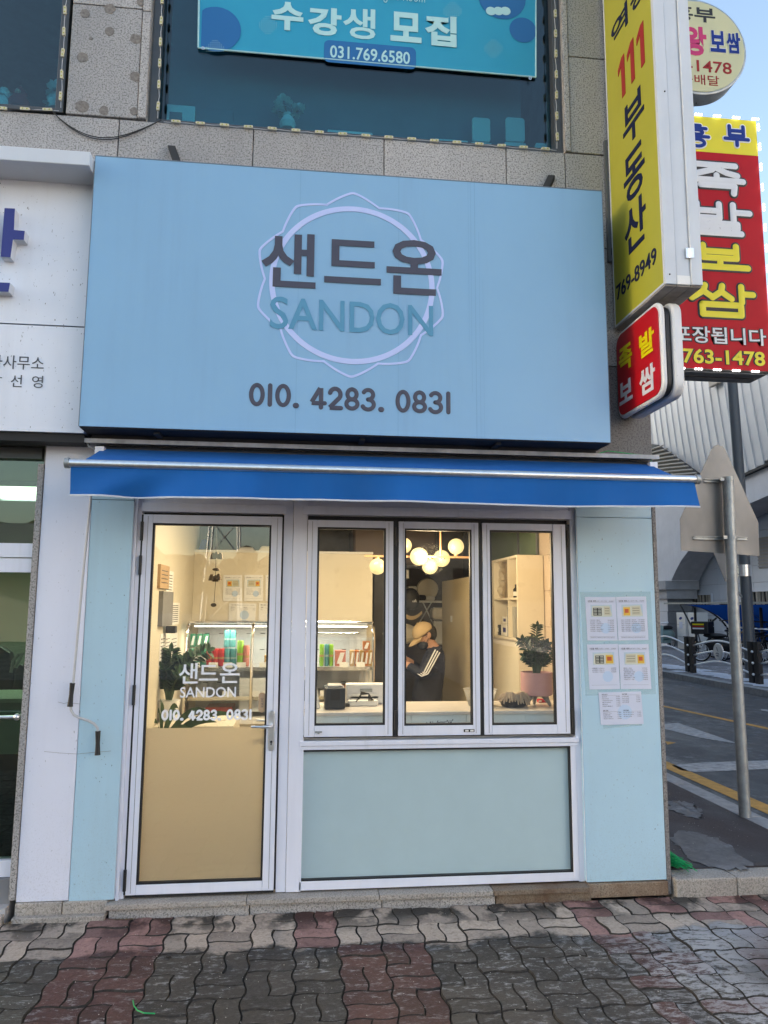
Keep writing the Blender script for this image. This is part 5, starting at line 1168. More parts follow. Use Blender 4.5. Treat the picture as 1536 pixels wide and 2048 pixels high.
# white cabinets beside the pier
for k, (xa, xb, lab) in enumerate(((1354, 1371, 'tall white cabinet with a small oval badge beside the arch pier'), (1377, 1394, 'tall white cabinet behind the shelter post, right one of two'))):
    xc = (xa+xb)/2; X_ = 14.3; p = WX(xc, 1290, X_); y1, y0 = WX(xa, 1260, X_)[1], WX(xb, 1260, X_)[1]; zt2 = WX(xc, 1225, X_)[2]
    t = E('cabinet', (X_, (y0+y1)/2, .13), lab, 'cabinet', 'white cabinets by the arch pier')
    MB().box(X_, X_+.45, y0, y1, .13, zt2).build('case', 'white', t, .015)
    for f_ in (.33, .66): MB().box(X_-.004, X_-.0005, y0+.03, y1-.03, .13+(zt2-.13)*f_, .13+(zt2-.13)*f_+.01).build('door_gap', 'stone_dark', t)
    ym = (y0+y1)/2; MB().prism([(ym+.11*math.cos(a*.5236), zt2-.22+.05*math.sin(a*.5236)+.02*math.cos(a*.5236)*-1) for a in range(12)], 'x', X_-.012, X_-.002).build('badge', 'blueink', t)
    if k == 0: MB().box(X_-.006, X_-.001, ym-.12, ym+.12, .9, 1.15).build('paper_notice', 'paper', t)
t = E('window_grille', (15.9, 20, 1), 'dark gridded window behind the parked bicycles', 'window')
y1, y0 = WX(1402, 1265, XI-.1)[1], WX(1424, 1265, XI-.1)[1]; z1, z0 = WX(1412, 1238, XI-.1)[2], .2
MB().box(XI-.05, XI-.002, y0, y1, z0, z1).build('dark_pane', 'dark', t)
for i in range(5): MB().box(XI-.09, XI-.052, y0+(y1-y0)*i/4-.015, y0+(y1-y0)*i/4+.015, z0, z1).build('bar', 'stone_mid', t)
for i in range(7): MB().box(XI-.085, XI-.053, y0, y1, z0+(z1-z0)*i/6-.012, z0+(z1-z0)*i/6+.012).build('bar', 'stone_mid', t)
# bicycle shelter
sh_ = E('bicycle_shelter', (13.2, 17, .13), 'bicycle shelter with a curved blue translucent canopy on dark iron posts', 'shelter')
XS = 12.6
zf_ = WX(1440, 1208, XS)[2]; yl_ = WX(1362, 1212, XS)[1]
def csec(s): return (XS+1.75*math.sin(s*1.45)/math.sin(1.45), zf_-.02-(1-math.cos(s*1.45))/(1-math.cos(1.45))*1.2)
segs = 10; vs = []; ys_ = [yl_+.0-i*1.15 for i in range(16)]
for y in ys_:
    for i in range(segs+1): x, z = csec(i/segs); vs.append((x, y-.35*(i/segs) if y == ys_[0] else y, z))
MB().add(vs, [(j*(segs+1)+i, j*(segs+1)+i+1, (j+1)*(segs+1)+i+1, (j+1)*(segs+1)+i) for j in range(len(ys_)-1) for i in range(segs)]).build('canopy', 'shelter', sh_, smooth=True)
MB().box(XS-.04, XS+.03, ys_[-1], yl_+1.1, zf_, zf_+.055).build('gutter', 'galv', sh_)
for j in range(0, 16, 2):
    y = ys_[j]; MB().tube([(csec(i/segs)[0], y, csec(i/segs)[1]+.03) for i in range(segs+1)], .03, 6).build('rib', 'iron', sh_)
for j, y in enumerate([WX(1393, 1285, XS+.6)[1]-3.6*k for k in range(5)]):
    MB().tube([(XS+.6, y, .1), (XS+.6, y, zf_-.1)], .045, 8).build('post', 'iron', sh_); MB().tube([(XS+.6, y, .75), (XS+.6, y+.95, zf_-.02)], .03, 6).tube([(XS+.6, y, .8), (XS+.7, y-1.1, 1.35)], .03, 6).build('brace', 'iron', sh_)
MB().tube([(csec(.62)[0]-.03, yl_, csec(.62)[1]), (csec(.62)[0]-.03, ys_[-1], csec(.62)[1])], .025, 6).build('purlin', 'iron', sh_)
# bicycles: built along +Y, then copied
def wheel(parent, c, r, name='wheel'):
    t = MB(); pts = [(c[0], c[1]+r*math.cos(a*math.pi/12), c[2]+r*math.sin(a*math.pi/12)) for a in range(25)]; t.tube(pts, .025, 6, cap=False); o = t.build(name, 'tyre', parent, smooth=True)
    s = MB(); s.tube([(c[0], c[1]+(r-.03)*math.cos(a*math.pi/12), c[2]+(r-.03)*math.sin(a*math.pi/12)) for a in range(25)], .009, 5, cap=False)
    for a in range(12): s.tube([c, (c[0], c[1]+(r-.02)*math.cos(a*.5236), c[2]+(r-.02)*math.sin(a*.5236))], .003, 3)
    s.tube([(c[0]-.05, c[1], c[2]), (c[0]+.05, c[1], c[2])], .02, 8).build('rim', 'steel', o)
def bicycle(x, y, lab, m='iron'):
    t = E('bicycle', (x, y, .13), lab, 'bicycle', 'bicycles parked under the shelter'); z = .13
    wheel(t, (x, y-.5, z+.32), .30); wheel(t, (x, y+.52, z+.32), .30)
    f = MB(); bb_ = (x, y-.02, z+.30); st_ = (x, y-.18, z+.78); hd_ = (x, y+.34, z+.80); hb = (x, y+.38, z+.66)
    for a, b_ in ((bb_, st_), (st_, hd_), (bb_, hb), (bb_, (x, y-.5, z+.32)), (st_, (x, y-.5, z+.32)), (hd_, (x, y+.52, z+.32)), (st_, (x, y-.2, z+.86)), (hd_, (x, y+.3, z+.95))): f.tube([a, b_], .017, 6)
    f.build('frame', m, t); MB().ball((x, y-.21, z+.88), .1, 10, 6, sc=(.6, 1.3, .35)).build('saddle', 'black', t, smooth=True)
    MB().tube([(x-.27, y+.22, z+.98), (x-.1, y+.31, z+.96), (x+.1, y+.31, z+.96), (x+.27, y+.22, z+.98)], .013, 6).build('handlebar', 'steel', t)
    MB().lathe([(.02, -.01), (.09, -.01), (.09, .01), (.02, .01)], (x+.03, y-.02, z+.30), 14, ax='x').tube([(x-.08, y-.02, z+.44), (x+.08, y-.02, z+.16)], .012, 5).build('crankset', 'steel', t)
    return t
bp = WX(1393, 1302, 12.4)
bk0 = bicycle(12.35, WX(1405, 1300, 12.35)[1], 'black bicycle at the left end of the shelter, beside the post'); bk0.rotation_euler.z = -1.15
for k, (px, X_, rz, lab) in enumerate(((1462, 12.7, -.95, 'dark bicycle just left of the road sign pole under the shelter'), (1478, 13.2, -1.3, 'dark bicycle hidden behind the road sign pole'), (1492, 12.5, -.8, 'dark bicycle between the two street poles'), (1510, 12.5, -1.2, 'dark bicycle right of the grey street pole, nearest the railing'), (1518, 13.1, -.9, 'rear dark bicycle beyond the grey street pole'), (1528, 12.3, -1.4, 'dark bicycle at the right edge under the blue canopy, front one'), (1536, 12.9, -1.0, 'dark bicycle at the right edge under the blue canopy, rear one'))):
    dup(bk0, (X_, WX(px, 1300, X_)[1], .13), lab, rotz=rz)
# delivery motorbike with box
my = WX(1444, 1290, 12.0)[1]; mx_ = 12.0
t = E('motorbike', (mx_, my, .13), 'black delivery motorbike with a striped top box parked before the shelter', 'motorbike')
wheel(t, (mx_, my-.60, .41), .27); wheel(t, (mx_, my+.60, .41), .27)
MB().ball((mx_, my, .62), .34, 12, 8, sc=(.45, 1.3, .62)).build('body', 'iron', t, smooth=True); MB().ball((mx_, my+.18, .88), .26, 12, 6, sc=(.5, 1.3, .3)).build('seat', 'black', t, smooth=True)
MB().box(mx_-.24, mx_+.24, my+.28, my+.78, .92, 1.28).build('top_box', 'black', t, .03)
for k, m in enumerate(('whitepl', 'redink', 'yel2')): MB().box(mx_-.246, mx_-.241, my+.40, my+.72, 1.06+k*.06, 1.1+k*.06).build('box_stripe', m, t)
MB().tube([(mx_-.3, my-.30, 1.12), (mx_, my-.38, 1.05), (mx_+.3, my-.30, 1.12)], .016, 6).tube([(mx_, my-.38, 1.05), (mx_, my-.60, .42)], .03, 6).build('fork', 'steel', t)
t.rotation_euler.z = .75
# scooter, half hidden by the shop corner
sy = WX(1330, 1290, 14.0)[1]; sx = 14.0
t = E('scooter', (sx, sy, .13), 'pale teal scooter partly hidden behind the corner of the shop', 'scooter')
wheel(t, (sx, sy-.65, .35), .22); wheel(t, (sx, sy+.65, .35), .22)
MB().ball((sx, sy+.25, .62), .42, 14, 8, sc=(.5, 1.25, .6)).box(sx-.2, sx+.2, sy-.55, sy+.1, .33, .42).build('body', 'teal_paint', t, smooth=True); MB().ball((sx, sy+.25, .90), .3, 12, 6, sc=(.55, 1.4, .3)).build('seat', 'black', t, smooth=True)
MB().hexa([(sx-.2, sy-.65, .35), (sx+.2, sy-.65, .35), (sx+.18, sy-.5, .35), (sx-.18, sy-.5, .35), (sx-.16, sy-.42, 1.0), (sx+.16, sy-.42, 1.0), (sx+.14, sy-.34, 1.0), (sx-.14, sy-.34, 1.0)]).build('leg_shield', 'teal_paint', t, .03)
MB().tube([(sx-.32, sy-.3, 1.12), (sx, sy-.4, 1.08), (sx+.32, sy-.3, 1.12)], .02, 6).tube([(sx-.25, sy-.35, 1.1), (sx-.4, sy-.4, 1.3)], .008, 5).build('handlebar', 'steel', t)
t.rotation_euler.z = -.9
# railing: pairs of posts with three bowed rails
RX = 9.3
prs = [WX(1382, 1347, RX)[1]+2.32, WX(1382, 1347, RX)[1], WX(1513, 1370, RX)[1], WX(1513, 1370, RX)[1]-2.45, WX(1513, 1370, RX)[1]-4.9]
prs = [prs[0]+2.35]+prs
pp0 = None; P_ = None
fences = []
for k in range(len(prs)):
    y = prs[k]; lab = ['pair of black railing posts far behind the shop corner', 'pair of black railing posts hidden by the shop corner', 'pair of black railing posts left of the white disc', 'pair of black railing posts at the foot of the grey street pole', 'pair of black railing posts beyond the right edge of the view', 'last pair of black railing posts beyond the right edge'][k]
    if P_ is None:
        P_ = E('railing_post_pair', (RX, y, .13), lab, 'railing posts', 'posts of the kerb railing')
        for s in (-.11, .11):
            o = MB().box(RX-.05, RX+.05, y+s-.07, y+s+.07, .13, .96).build('post', 'iron', P_, .012); MB().box(RX-.055, RX+.055, y+s-.078, y+s+.078, .961, .985).build('post_cap', 'iron', o, .006)
        for z in (.32, .55, .78): MB().ball((RX-.055, y, z), .028, 8, 6).build('bolt', 'steel', P_)
    else: dup(P_, (RX, y, .13), lab)
names = ['bowed steel railing span far behind the shop corner', 'bowed steel railing span emerging from behind the shop corner', 'bowed steel railing span with the white oval disc', 'bowed steel railing span at the right edge of the view', 'bowed steel railing span beyond the right edge']
for k in range(len(prs)-1):
    ya, yb = prs[k]-.15, prs[k+1]+.15
    t = E('railing_span', (RX, (ya+yb)/2, .13), names[k], 'railing', 'bowed spans of the kerb railing')
    for z in (.32, .55, .78):
        MB().tube([(RX, ya+(yb-ya)*i/20, z+.16*math.sin(math.pi*i/20)**1.0*(.75+.25*math.sin(math.pi*i/20))) for i in range(21)], .021, 8).build('rail', 'steel', t, smooth=True)
    if k in (2,):
        ym = (ya+yb)/2; MB().lathe([(.001, -.02), (.18, -.02), (.19, -.012), (.19, .012), (.001, .012)], (RX-.03, ym, .70), 28, ax='x').build('disc_rim', 'steel', t)
        MB().lathe([(.001, -.024), (.165, -.024), (.165, -.021)], (RX-.03, ym, .70), 28, ax='x', cap=False).build('disc_face', 'white', t)
        mk = MB().tube([(RX-.058, ym+.02, .80), (RX-.058, ym, .74), (RX-.058, ym-.03, .71)], .006, 5).tube([(RX-.058, ym+.06, .66), (RX-.058, ym, .675), (RX-.058, ym-.05, .65)], .008, 5); mk.box(RX-.06, RX-.056, ym-.04, ym+.05, .60, .62).build('disc_mark', 'ink', t)
# ================================================================== INSIDE THE SHOP
S_ = lambda mb, n, m: struct(mb, n, m)
S_(MB().box(-1.0, -.985, .13, 2.6, 0, 2.62), 'shop_left_wall', 'cream')
S_(MB().box(-1.0, 1.95, .13, 4.5, .0, .08), 'shop_floor', 'floor')
S_(MB().box(-1.0, 1.95, .13, 2.0, 2.52, 2.56), 'shop_ceiling', 'ceil')
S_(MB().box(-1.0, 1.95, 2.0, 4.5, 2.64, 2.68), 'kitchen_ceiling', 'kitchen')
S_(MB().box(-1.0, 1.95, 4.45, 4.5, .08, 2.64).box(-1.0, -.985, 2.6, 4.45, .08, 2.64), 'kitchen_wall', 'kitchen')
tw_ = S_(MB().box(1.935, 1.95, .13, 4.45, .08, 2.62), 'tiled_wall', 'joint')
for r in range(9):
    for q_ in range(6):
        y0 = .14+q_*.6-(.3 if r % 2 else 0); y1 = y0+.597; y0 = max(.135, y0)
        if y1 > .2: MB().box(1.925, 1.936, y0, min(y1, 3.4), .09+r*.285, .09+r*.285+.282).build('wall_tile', 'tile', tw_)
S_(MB().box(-.985, 1.92, .127, .14, zl0-.04, 2.52), 'lintel', 'cream')
# partition in front of the kitchen
pt = E('partition', (-.2, 2.35, 1.5), 'cream partition wall panels above the drinks fridge', 'partition')
pz0, pz1 = W(560, 1246, 2.35)[2], W(560, 1106, 2.35)[2]; px1 = W(745, 1180, 2.35)[0]
xs_ = [-.985, W(376, 1180, 2.35)[0], W(575, 1180, 2.35)[0], px1]
for a, b_ in zip(xs_, xs_[1:]): MB().box(a+.001, b_-.001, 2.35, 2.39, pz0-.9, pz1).build('wall_board', 'cream_gloss', pt)
MB().box(-.985, px1+.003, 2.345, 2.395, pz1+.001, pz1+.02).build('top_trim', 'white', pt)
# storage piled above the partition, in the dark
for k, (xa, xb, ya, yb, m, lab) in enumerate(((395, 425, 1078, 1104, 'blueink', 'blue bag lying on top of the cream partition'), (404, 440, 1072, 1104, 'black', 'black bag on top of the cream partition beside the blue bag'), (470, 512, 1094, 1104, 'whitepl', 'white plastic tray upside down on the partition, above the door text'), (515, 545, 1092, 1104, 'cream_gloss', 'cream tray at the right end of the partition top seen through the door'))):
    u0, u1, v0, v1 = bx(xa, xb, ((xa+xb)/2, ya), ((xa+xb)/2, yb), 2.42); tag(MB().prism([(u0, v0), (u1, v0), (u1-(u1-u0)*.15, v1), (u0+(u1-u0)*.25, v1)], 'y', 2.42, 2.7).build('storage_bag' if k < 2 else 'tray', m, None, .015), lab, 'bag' if k < 2 else 'tray')
# fridge
FYf = 1.72
fg = E('display_fridge', (-.2, FYf, .08), 'glass fronted display fridge with curved silver edges, full of drinks', 'fridge')
f0, f1 = W(368, 1340, FYf)[0], W(749, 1340, FYf)[0]; fz1 = W(560, 1247, FYf+.12)[2]; fz0 = W(560, 1440, FYf)[2]; fsh = W(560, 1334, FYf+.1)[2]; fsh2 = W(560, 1392, FYf+.1)[2]
MB().box(f0, f1, FYf+.01, 2.32, .08, fz0-.03).build('base_cabinet', 'cream_gloss', fg, .004); MB().box(f0, f1, FYf-.012, FYf+.012, fz0-.03, fz0+.02).build('base_trim', 'white', fg, .004)
MB().box(f0+.02, f1-.02, 2.28, 2.31, fz0, fz1).build('back_panel', 'wallpanel', fg); MB().box(f0, f1, FYf+.10, 2.32, fz1, fz1+.02).build('top_panel', 'chrome', fg, .004); MB().box(f0+.01, f1-.01, FYf+.05, 2.3, fz0-.01, fz0+.01).build('shelf', 'whitepl', fg)
for z in (fsh, fsh2):
    MB().box(f0+.02, f1-.02, FYf+.09, 2.27, z-.012, z).build('shelf', 'steel', fg); MB().box(f0+.02, f1-.02, FYf+.075, FYf+.088, z-.028, z+.002).build('shelf_rail', 'chrome', fg)
prof = [(FYf, fz0), (FYf, fz1-.13)]+[(FYf+.11-.11*math.cos(R(a)), fz1-.13+.13*math.sin(R(a))) for a in (20, 40, 60, 80, 90)]+[(2.3, fz1)]
for x in (f0+.008, W(503, 1340, FYf)[0], f1-.008): MB().tube([(x, y, z) for y, z in prof], .013, 8).build('edge_tube', 'chrome', fg, smooth=True)
gv = [(x, y+.006, z-.003) for y, z in prof for x in (f0+.02, f1-.02)]
MB().add(gv, [(2*i, 2*i+1, 2*i+3, 2*i+2) for i in range(len(prof)-1)]).build('glass_front', glass('fridge_glass', (.95, .96, .95), 1.1), fg, smooth=True)
MB().box(f0+.05, f1-.05, FYf+.12, FYf+.135, fz1-.03, fz1-.018).build('light_strip', M('dim_lit_strip', (1, 1, 1), .5, emit=(1, .95, .85), es=.9), fg)
slots = MB()
for r in range(5):
    for q_ in range(12): slots.box(f0+.08+q_*.12, f0+.12+q_*.12, 2.276, 2.279, fz0+.1+r*.14, fz0+.105+r*.14)
slots.build('rack_slots', 'dark', fg)['kind'] = 'stuff'
# drinks
def cmat(name, c): return M(name, c, .35, .2)
CM = {'green': cmat('green_can', (.02, .20, .12)), 'red': cmat('red_can', (.42, .02, .02)), 'teal': cmat('teal_can', (.05, .22, .24)), 'lime': cmat('lime_can', (.2, .42, .02)), 'pink': cmat('pink_can', (.50, .18, .14)), 'orange': cmat('orange_print', (.42, .14, .03)), 'white': mt['white'], 'amber': cmat('amber_label', (.4, .25, .08))}
def can(px, base_y, colr, lab, Y=FYf+.18, h=.145, r=.027, z=None):
    p = W(px, base_y, Y); z = fsh+.001 if z is None else z
    t = E('drink_can', (p[0], Y, z), lab, 'can', 'cans on the upper fridge shelf')
    c = (p[0], Y, z); MB().lathe([(r*.8, 0), (r, .006), (r, h-.012), (r*.84, h)], c, 16).build('body', CM[colr], t, smooth=True)
    MB().lathe([(.001, h-.003), (r*.84, h-.003), (r*.84, h+.001), (r*.78, h+.001)], c, 16, cap=False).build('lid', 'steel', t)
    MB().lathe([(r+.0006, h*(.42 if colr != 'green' else .3)), (r+.0006, h*(.52 if colr != 'green' else .6))], c, 16, cap=False).build('label_band', 'whitepl' if colr in ('green',) else ('teal_paint' if colr == 'teal' else CM['amber']), t, smooth=True)
ordn = ['leftmost', 'second', 'third', 'fourth', 'fifth']
for k, px in enumerate((382, 395, 407)): can(px, 1325, 'green', f'green and white can on the upper fridge shelf, {ordn[k]} of the front row of three')
for k, px in enumerate((418, 431, 443)): can(px, 1325, 'red', f'red drink can on the upper fridge shelf, {ordn[k]} of the three reds')
for k, px in enumerate((454, 466)): can(px, 1325, 'teal', f'teal drink can on the upper fridge shelf, {"left" if k == 0 else "right"} one of the lower pair')
for k, px in enumerate((454, 465)): can(px, 1295, 'teal', f'blue teal can stacked on top of the lower pair, {"left" if k == 0 else "right"} one', Y=FYf+.26, z=fsh+.15)
can(480, 1325, 'lime', 'tall lime green can next to the teal cans', h=.21); can(492, 1325, 'pink', 'pink drink can right of the lime green can', h=.17)
for k, px in enumerate((643, 653, 662)): can(px, 1325, 'lime' if k != 1 else 'teal', f'slim lime bottle seen through the left serving window, {ordn[k]} of three', h=.18, r=.019)
def carton(px, colr, lab, w_=.05, h=.14, Y=FYf+.30, z=None, name='drink_carton'):
    p = W(px, 1300, Y); z = fsh+.001 if z is None else z; t = E(name, (p[0], Y, z), lab, 'carton', 'cartons in the fridge')
    MB().box(p[0]-w_/2, p[0]+w_/2, Y, Y+.06, z, z+h).build('box', CM[colr], t, .003); MB().prism([(p[0]-w_*.35, z+h*.15), (p[0]+w_*.1, z+h*.15), (p[0]+w_*.38, z+h*.85), (p[0]-.0, z+h*.85)], 'y', Y-.002, Y-.0005).build('print', 'whitepl', t)
for k, px in enumerate((385, 398, 411)): carton(px, 'green', f'green white carton standing behind the green cans, {ordn[k]} of three', z=fsh+.15, h=.11, w_=.046)
for k, px in enumerate((704, 714, 724, 733, 741)): carton(px, ('amber', 'orange')[k % 2], f'small orange labelled carton through the left serving window, {ordn[k]} of five', w_=.036, h=.13, Y=FYf+.16)
carton(733, 'orange', 'orange carton stacked on the row of small cartons by the fridge edge', w_=.06, h=.07, Y=FYf+.16, z=fsh+.135)
t = carton(681, 'pink', 'salmon coloured pouch between lime bottles and cartons', w_=.09, h=.13, Y=FYf+.16)
carton(535, 'amber', 'amber jar at the right edge of the door glass in the fridge', w_=.05, h=.09, Y=FYf+.16)
for k, px in enumerate((391, 427, 456, 483, 528, 688, 721)):
    p = W(px, 1318, FYf+.07); tag(MB().box(p[0]-.036, p[0]+.036, FYf+.068, FYf+.072, fsh-.0, fsh+.04).build('price_tag', 'paper_in', None), f'white price tag on the upper fridge rail, {["under the green cans", "under the red cans", "under the teal cans", "under the lime can", "under the amber jar", "under the salmon pouch", "under the orange cartons"][k]}', 'price tag', 'price tags in the fridge')
for k, px in enumerate((405, 455, 510, 535, 650)):
    p = W(px, 1380, FYf+.07); tag(MB().box(p[0]-.04, p[0]+.04, FYf+.068, FYf+.072, fsh2-.0, fsh2+.045).build('price_tag', 'paper_in', None), f'white price tag on the lower fridge rail, {["first", "second", "third", "fourth", "fifth"][k]} from the left', 'price tag', 'price tags in the fridge')
for k, px in enumerate((722, 731, 740)):
    p = W(px, 1365, FYf+.2); t = E('milk_bottle', (p[0], FYf+.2, fz0+.01), f'white bottle low in the fridge beside its right edge, {ordn[k]} of three', 'bottle', 'white bottles')
    MB().lathe([(.024, 0), (.026, .01), (.026, .14), (.014, .17), (.014, .20)], (p[0], FYf+.2, fsh2+.0), 12).build('body', 'white', t, smooth=True); MB().lathe([(.016, .2), (.016, .225)], (p[0], FYf+.2, fsh2+.0), 12).build('cap', 'blind', t)
p = W(686, 1355, FYf+.2); tag(MB().ball((p[0], FYf+.2, fsh2+.045), .04, 14, 10).build('food_ball', CM['orange'], None, smooth=True), 'round brown packed food low in the fridge', 'food')
p0_, p1_ = W(410, 1415, FYf+.15), W(465, 1415, FYf+.15); tag(MB().box(p0_[0], p1_[0], FYf+.15, FYf+.4, fz0+.012, fz0+.085).build('drink_pack', CM['red'], None, .006), 'shrink wrapped red drink pack on the fridge floor', 'drink pack')
p0_, p1_ = W(478, 1400, FYf+.12), W(540, 1400, FYf+.12); tag(MB().box(p0_[0], p1_[0], FYf+.12, FYf+.125, fz0+.05, fz0+.32).build('sheet', 'wallpanel', None), 'pale blue sheet hanging inside the fridge glass near the door edge', 'sheet')
for k, (a, b_) in enumerate(((628, 677), (694, 740))):
    u0, u1, v0, v1 = bx(a, b_, ((a+b_)/2, 1332), ((a+b_)/2, 1376), 2.2); tag(MB().box(u0, u1, 2.2, 2.21, v0, v1).build('liner', 'wallpanel', None), f'pale blue liner at the fridge back, {"left" if k == 0 else "right"} one through the serving window', 'liner')
# globe chandelier
CY = 1.3
ch = E('chandelier', W(881, 1060, CY), 'brass bar chandelier with seven lit glass globes', 'chandelier')
ba, bb_ = W(729, 1112, CY), W(940, 1116, CY); MB().box(ba[0], bb_[0], CY-.008, CY+.008, ba[2]-.008, ba[2]+.008).build('bar', 'brass', ch)
rx_ = W(881, 1080, CY)[0]; MB().tube([(rx_, CY, ba[2]), (rx_, CY, 2.52)], .008, 8).box(rx_-.06, rx_+.06, CY-.06, CY+.06, 2.50, 2.519).build('rod', 'brass', ch)
for k, (px, py, r, yy) in enumerate(((755, 1133, 16.5, 0), (786, 1115, 17, .09), (808, 1091, 16, 0), (838, 1113, 18.5, -.09), (860, 1133, 16, 0), (883, 1117, 17.5, .09), (912, 1093, 16.5, 0))):
    p = W(px, py, CY+yy); rr_ = r/1450*(5.5+yy); g_ = MB().ball(p, rr_, 28, 18).build('globe', 'globe', ch, smooth=True)
    q_ = np.array([p[0], CY, ba[2]]); MB().tube([q_, p+(q_-p)*.35], .008, 6).lathe([(.017, -.012), (.017, .012)], (p+(q_-p)*(rr_/max(.02, np.linalg.norm(q_-p)))), 12).build('socket', 'brass', g_)
    l = bpy.data.lights.new('globe_light', 'POINT'); l.energy = 1.3; l.color = (1, .70, .40); l.shadow_soft_size = .05
# ceiling tube (the bright line along the top of the panes)
tl = E('ceiling_lamp', (.2, .75, 2.5), 'long lit white tube lamp under the shop ceiling just inside the windows', 'lamp')
MB().box(-.25, .55, .85, .89, 2.47, 2.49).build('tube', 'lamp_white', tl); MB().box(-.28, .58, .84, .90, 2.491, 2.519).build('housing', 'white', tl)
def area(name, loc, sx, sy, e, c, down=True):
    l = bpy.data.lights.new(name, 'AREA'); l.shape = 'RECTANGLE'; l.size = sx; l.size_y = sy; l.energy = e; l.color = c
    o = bpy.data.objects.new(name, l); col.objects.link(o); o.location = loc; return o
area('tube_light', (.15, .87, 2.462), .8, .05, 10.5, (1, .80, .52))
pl_ = bpy.data.lights.new('globe_light', 'POINT'); pl_.energy = 11.5; pl_.color = (1, .73, .42); pl_.shadow_soft_size = .12
po = bpy.data.objects.new('globe_light', pl_); col.objects.link(po); po.location = (.93, CY-.25, 2.02)
area('fridge_light', (-.2, 1.90, 1.50), 1.3, .04, 3.0, (1, .88, .66))
area('office_light', (-2.28, 1.9, 2.56), .6, .28, 14, (.9, 1, .85))
# counter by the window
ct = E('counter', (.7, .3, .08), 'serving counter inside the windows with a pale panelled front', 'counter')
cz = W(700, 1424, .16)[2]; cx0, cx1 = W(600, 1430, .15)[0], 1.92
MB().box(cx0, cx1, .14, .62, cz-.02, cz).build('counter_top', 'counter', ct, .003)
for a, b_ in ((cx0, W(697, 1440, .16)[0]), (W(697, 1440, .16)[0], W(822, 1440, .16)[0]), (W(822, 1440, .16)[0], W(932, 1440, .16)[0]), (W(932, 1440, .16)[0], W(1052, 1440, .16)[0]), (W(1052, 1440, .16)[0], cx1)):
    MB().box(a+.001, b_-.001, .155, .17, .5, cz-.022).build('front_tile', 'counter_tile', ct, .001)
MB().box(cx0, cx1, .171, .60, .08, cz-.022).build('carcass', 'cream', ct)
# things on the counter
def onc(px): return W(px, 1418, .33)[0]
def thing_box(px0, px1, ytop, Y, D, m, name, lab, cat, bev=.008, ybot=None):
    u0, u1, v0, v1 = bx(px0, px1, ((px0+px1)/2, ytop), ((px0+px1)/2, 1420), Y); return u0, u1, cz, v1
u0, u1, v0, v1 = thing_box(649, 691, 1376, .28, 0, 0, 0, 0, 0)
t = E('receipt_printer', ((u0+u1)/2, .28, cz), 'black receipt printer on the counter behind the left serving window', 'printer')
MB().box(u0, u1, .28, .46, cz, v1).build('body', M('printer_shell', (.025, .03, .04), .3), t, .008); MB().box(u0+.02, u1-.02, .30, .44, v1+.0, v1+.014).build('lid', 'flash', t, .005); MB().box(u0+.035, u1-.035, .276, .279, cz+.055, cz+.12).build('paper_slot', 'black', t)
t = E('pos_monitor', W(633, 1420, .3), 'white and black tilted till display at the left window edge', 'till display')
a = W(627, 1420, .3); MB().hexa([(a[0]-.12, .30, cz), (a[0]+.045, .30, cz), (a[0]+.03, .42, cz), (a[0]-.12, .42, cz), (a[0]-.12, .36, cz+.19), (a[0]+.01, .36, cz+.19), (a[0]-.0, .42, cz+.19), (a[0]-.12, .42, cz+.19)]).build('housing', 'white', t, .012); MB().hexa([(a[0]-.12, .292, cz+.05), (a[0]+.005, .295, cz+.05), (a[0]+.005, .298, cz+.05), (a[0]-.12, .30, cz+.05), (a[0]-.12, .345, cz+.17), (a[0]-.005, .345, cz+.17), (a[0]-.005, .35, cz+.17), (a[0]-.12, .35, cz+.17)]).build('screen', 'black', t)
u0, u1, v0, v1 = bx(692, 766, (730, 1368), (730, 1418), .5)
t = E('ice_chest', ((u0+u1)/2, .52, cz), 'white low chest with a handle behind the printer', 'appliance')
MB().box(u0, u1+.1, .50, .60, cz, v1).build('body', 'whitepl', t, .01); MB().box(u0+.09, u0+.17, .492, .499, v1-.05, v1-.03).build('handle', 'galv', t)
MB().prism(rrect(u0+.03, u1-.03, cz+.02, v1-.06, .03), 'y', .494, .499).build('front_recess', 'white', t)
t = E('card_reader', W(730, 1412, .42), 'black and white card reader with cables before the white chest', 'card reader')
cq = W(727, 1412, .42); MB().box(cq[0]-.10, cq[0]+.09, .40, .46, cz, cz+.035).build('base', 'white', t, .006)
cbm = MB()
for k in range(4): cbm.tube([(cq[0]-.05+.01*k, .39, cz+.03+.008*k), (cq[0]-.02, .38, cz+.075+.006*k), (cq[0]+.03, .385, cz+.08), (cq[0]+.06-.01*k, .39, cz+.035)], .004, 5)
cbm.build('cable', 'wire', t); MB().box(cq[0]-.12, cq[0]-.09, .38, .43, cz, cz+.02).build('keypad', 'black', t, .003)
# plastic tub, black tub of gloves, plant pot
t = E('plastic_tub', W(940, 1416, .35), 'clear plastic tub on the counter left of the gloves', 'tub')
for (px, m) in ((962, 'x'),):
    q_ = W(px, 1416, .36); TC = film('cloudy_plastic', (.6, .6, .58), .5, .35)
    MB().lathe([(.075, 0), (.105, .10), (.112, .105)], (q_[0], .38, cz+.001), 20, cap=False).build('body', TC, t, smooth=True); MB().lathe([(.072, .002), (.085, .045), (.001, .05)], (q_[0], .38, cz+.001), 20).build('contents', 'stone_dark', t, smooth=True)
q_ = W(1027, 1416, .34)
t = E('glove_tub', (q_[0], .34, cz), 'low black tub overflowing with translucent latex gloves', 'tub')
MB().lathe([(.07, 0), (.08, .01), (.088, .06)], (q_[0], .34, cz+.001), 20, cap=True).build('body', 'black', t, smooth=True)
GL = film('latex', (.72, .62, .5), .5, .1); rg_ = random.Random(4)
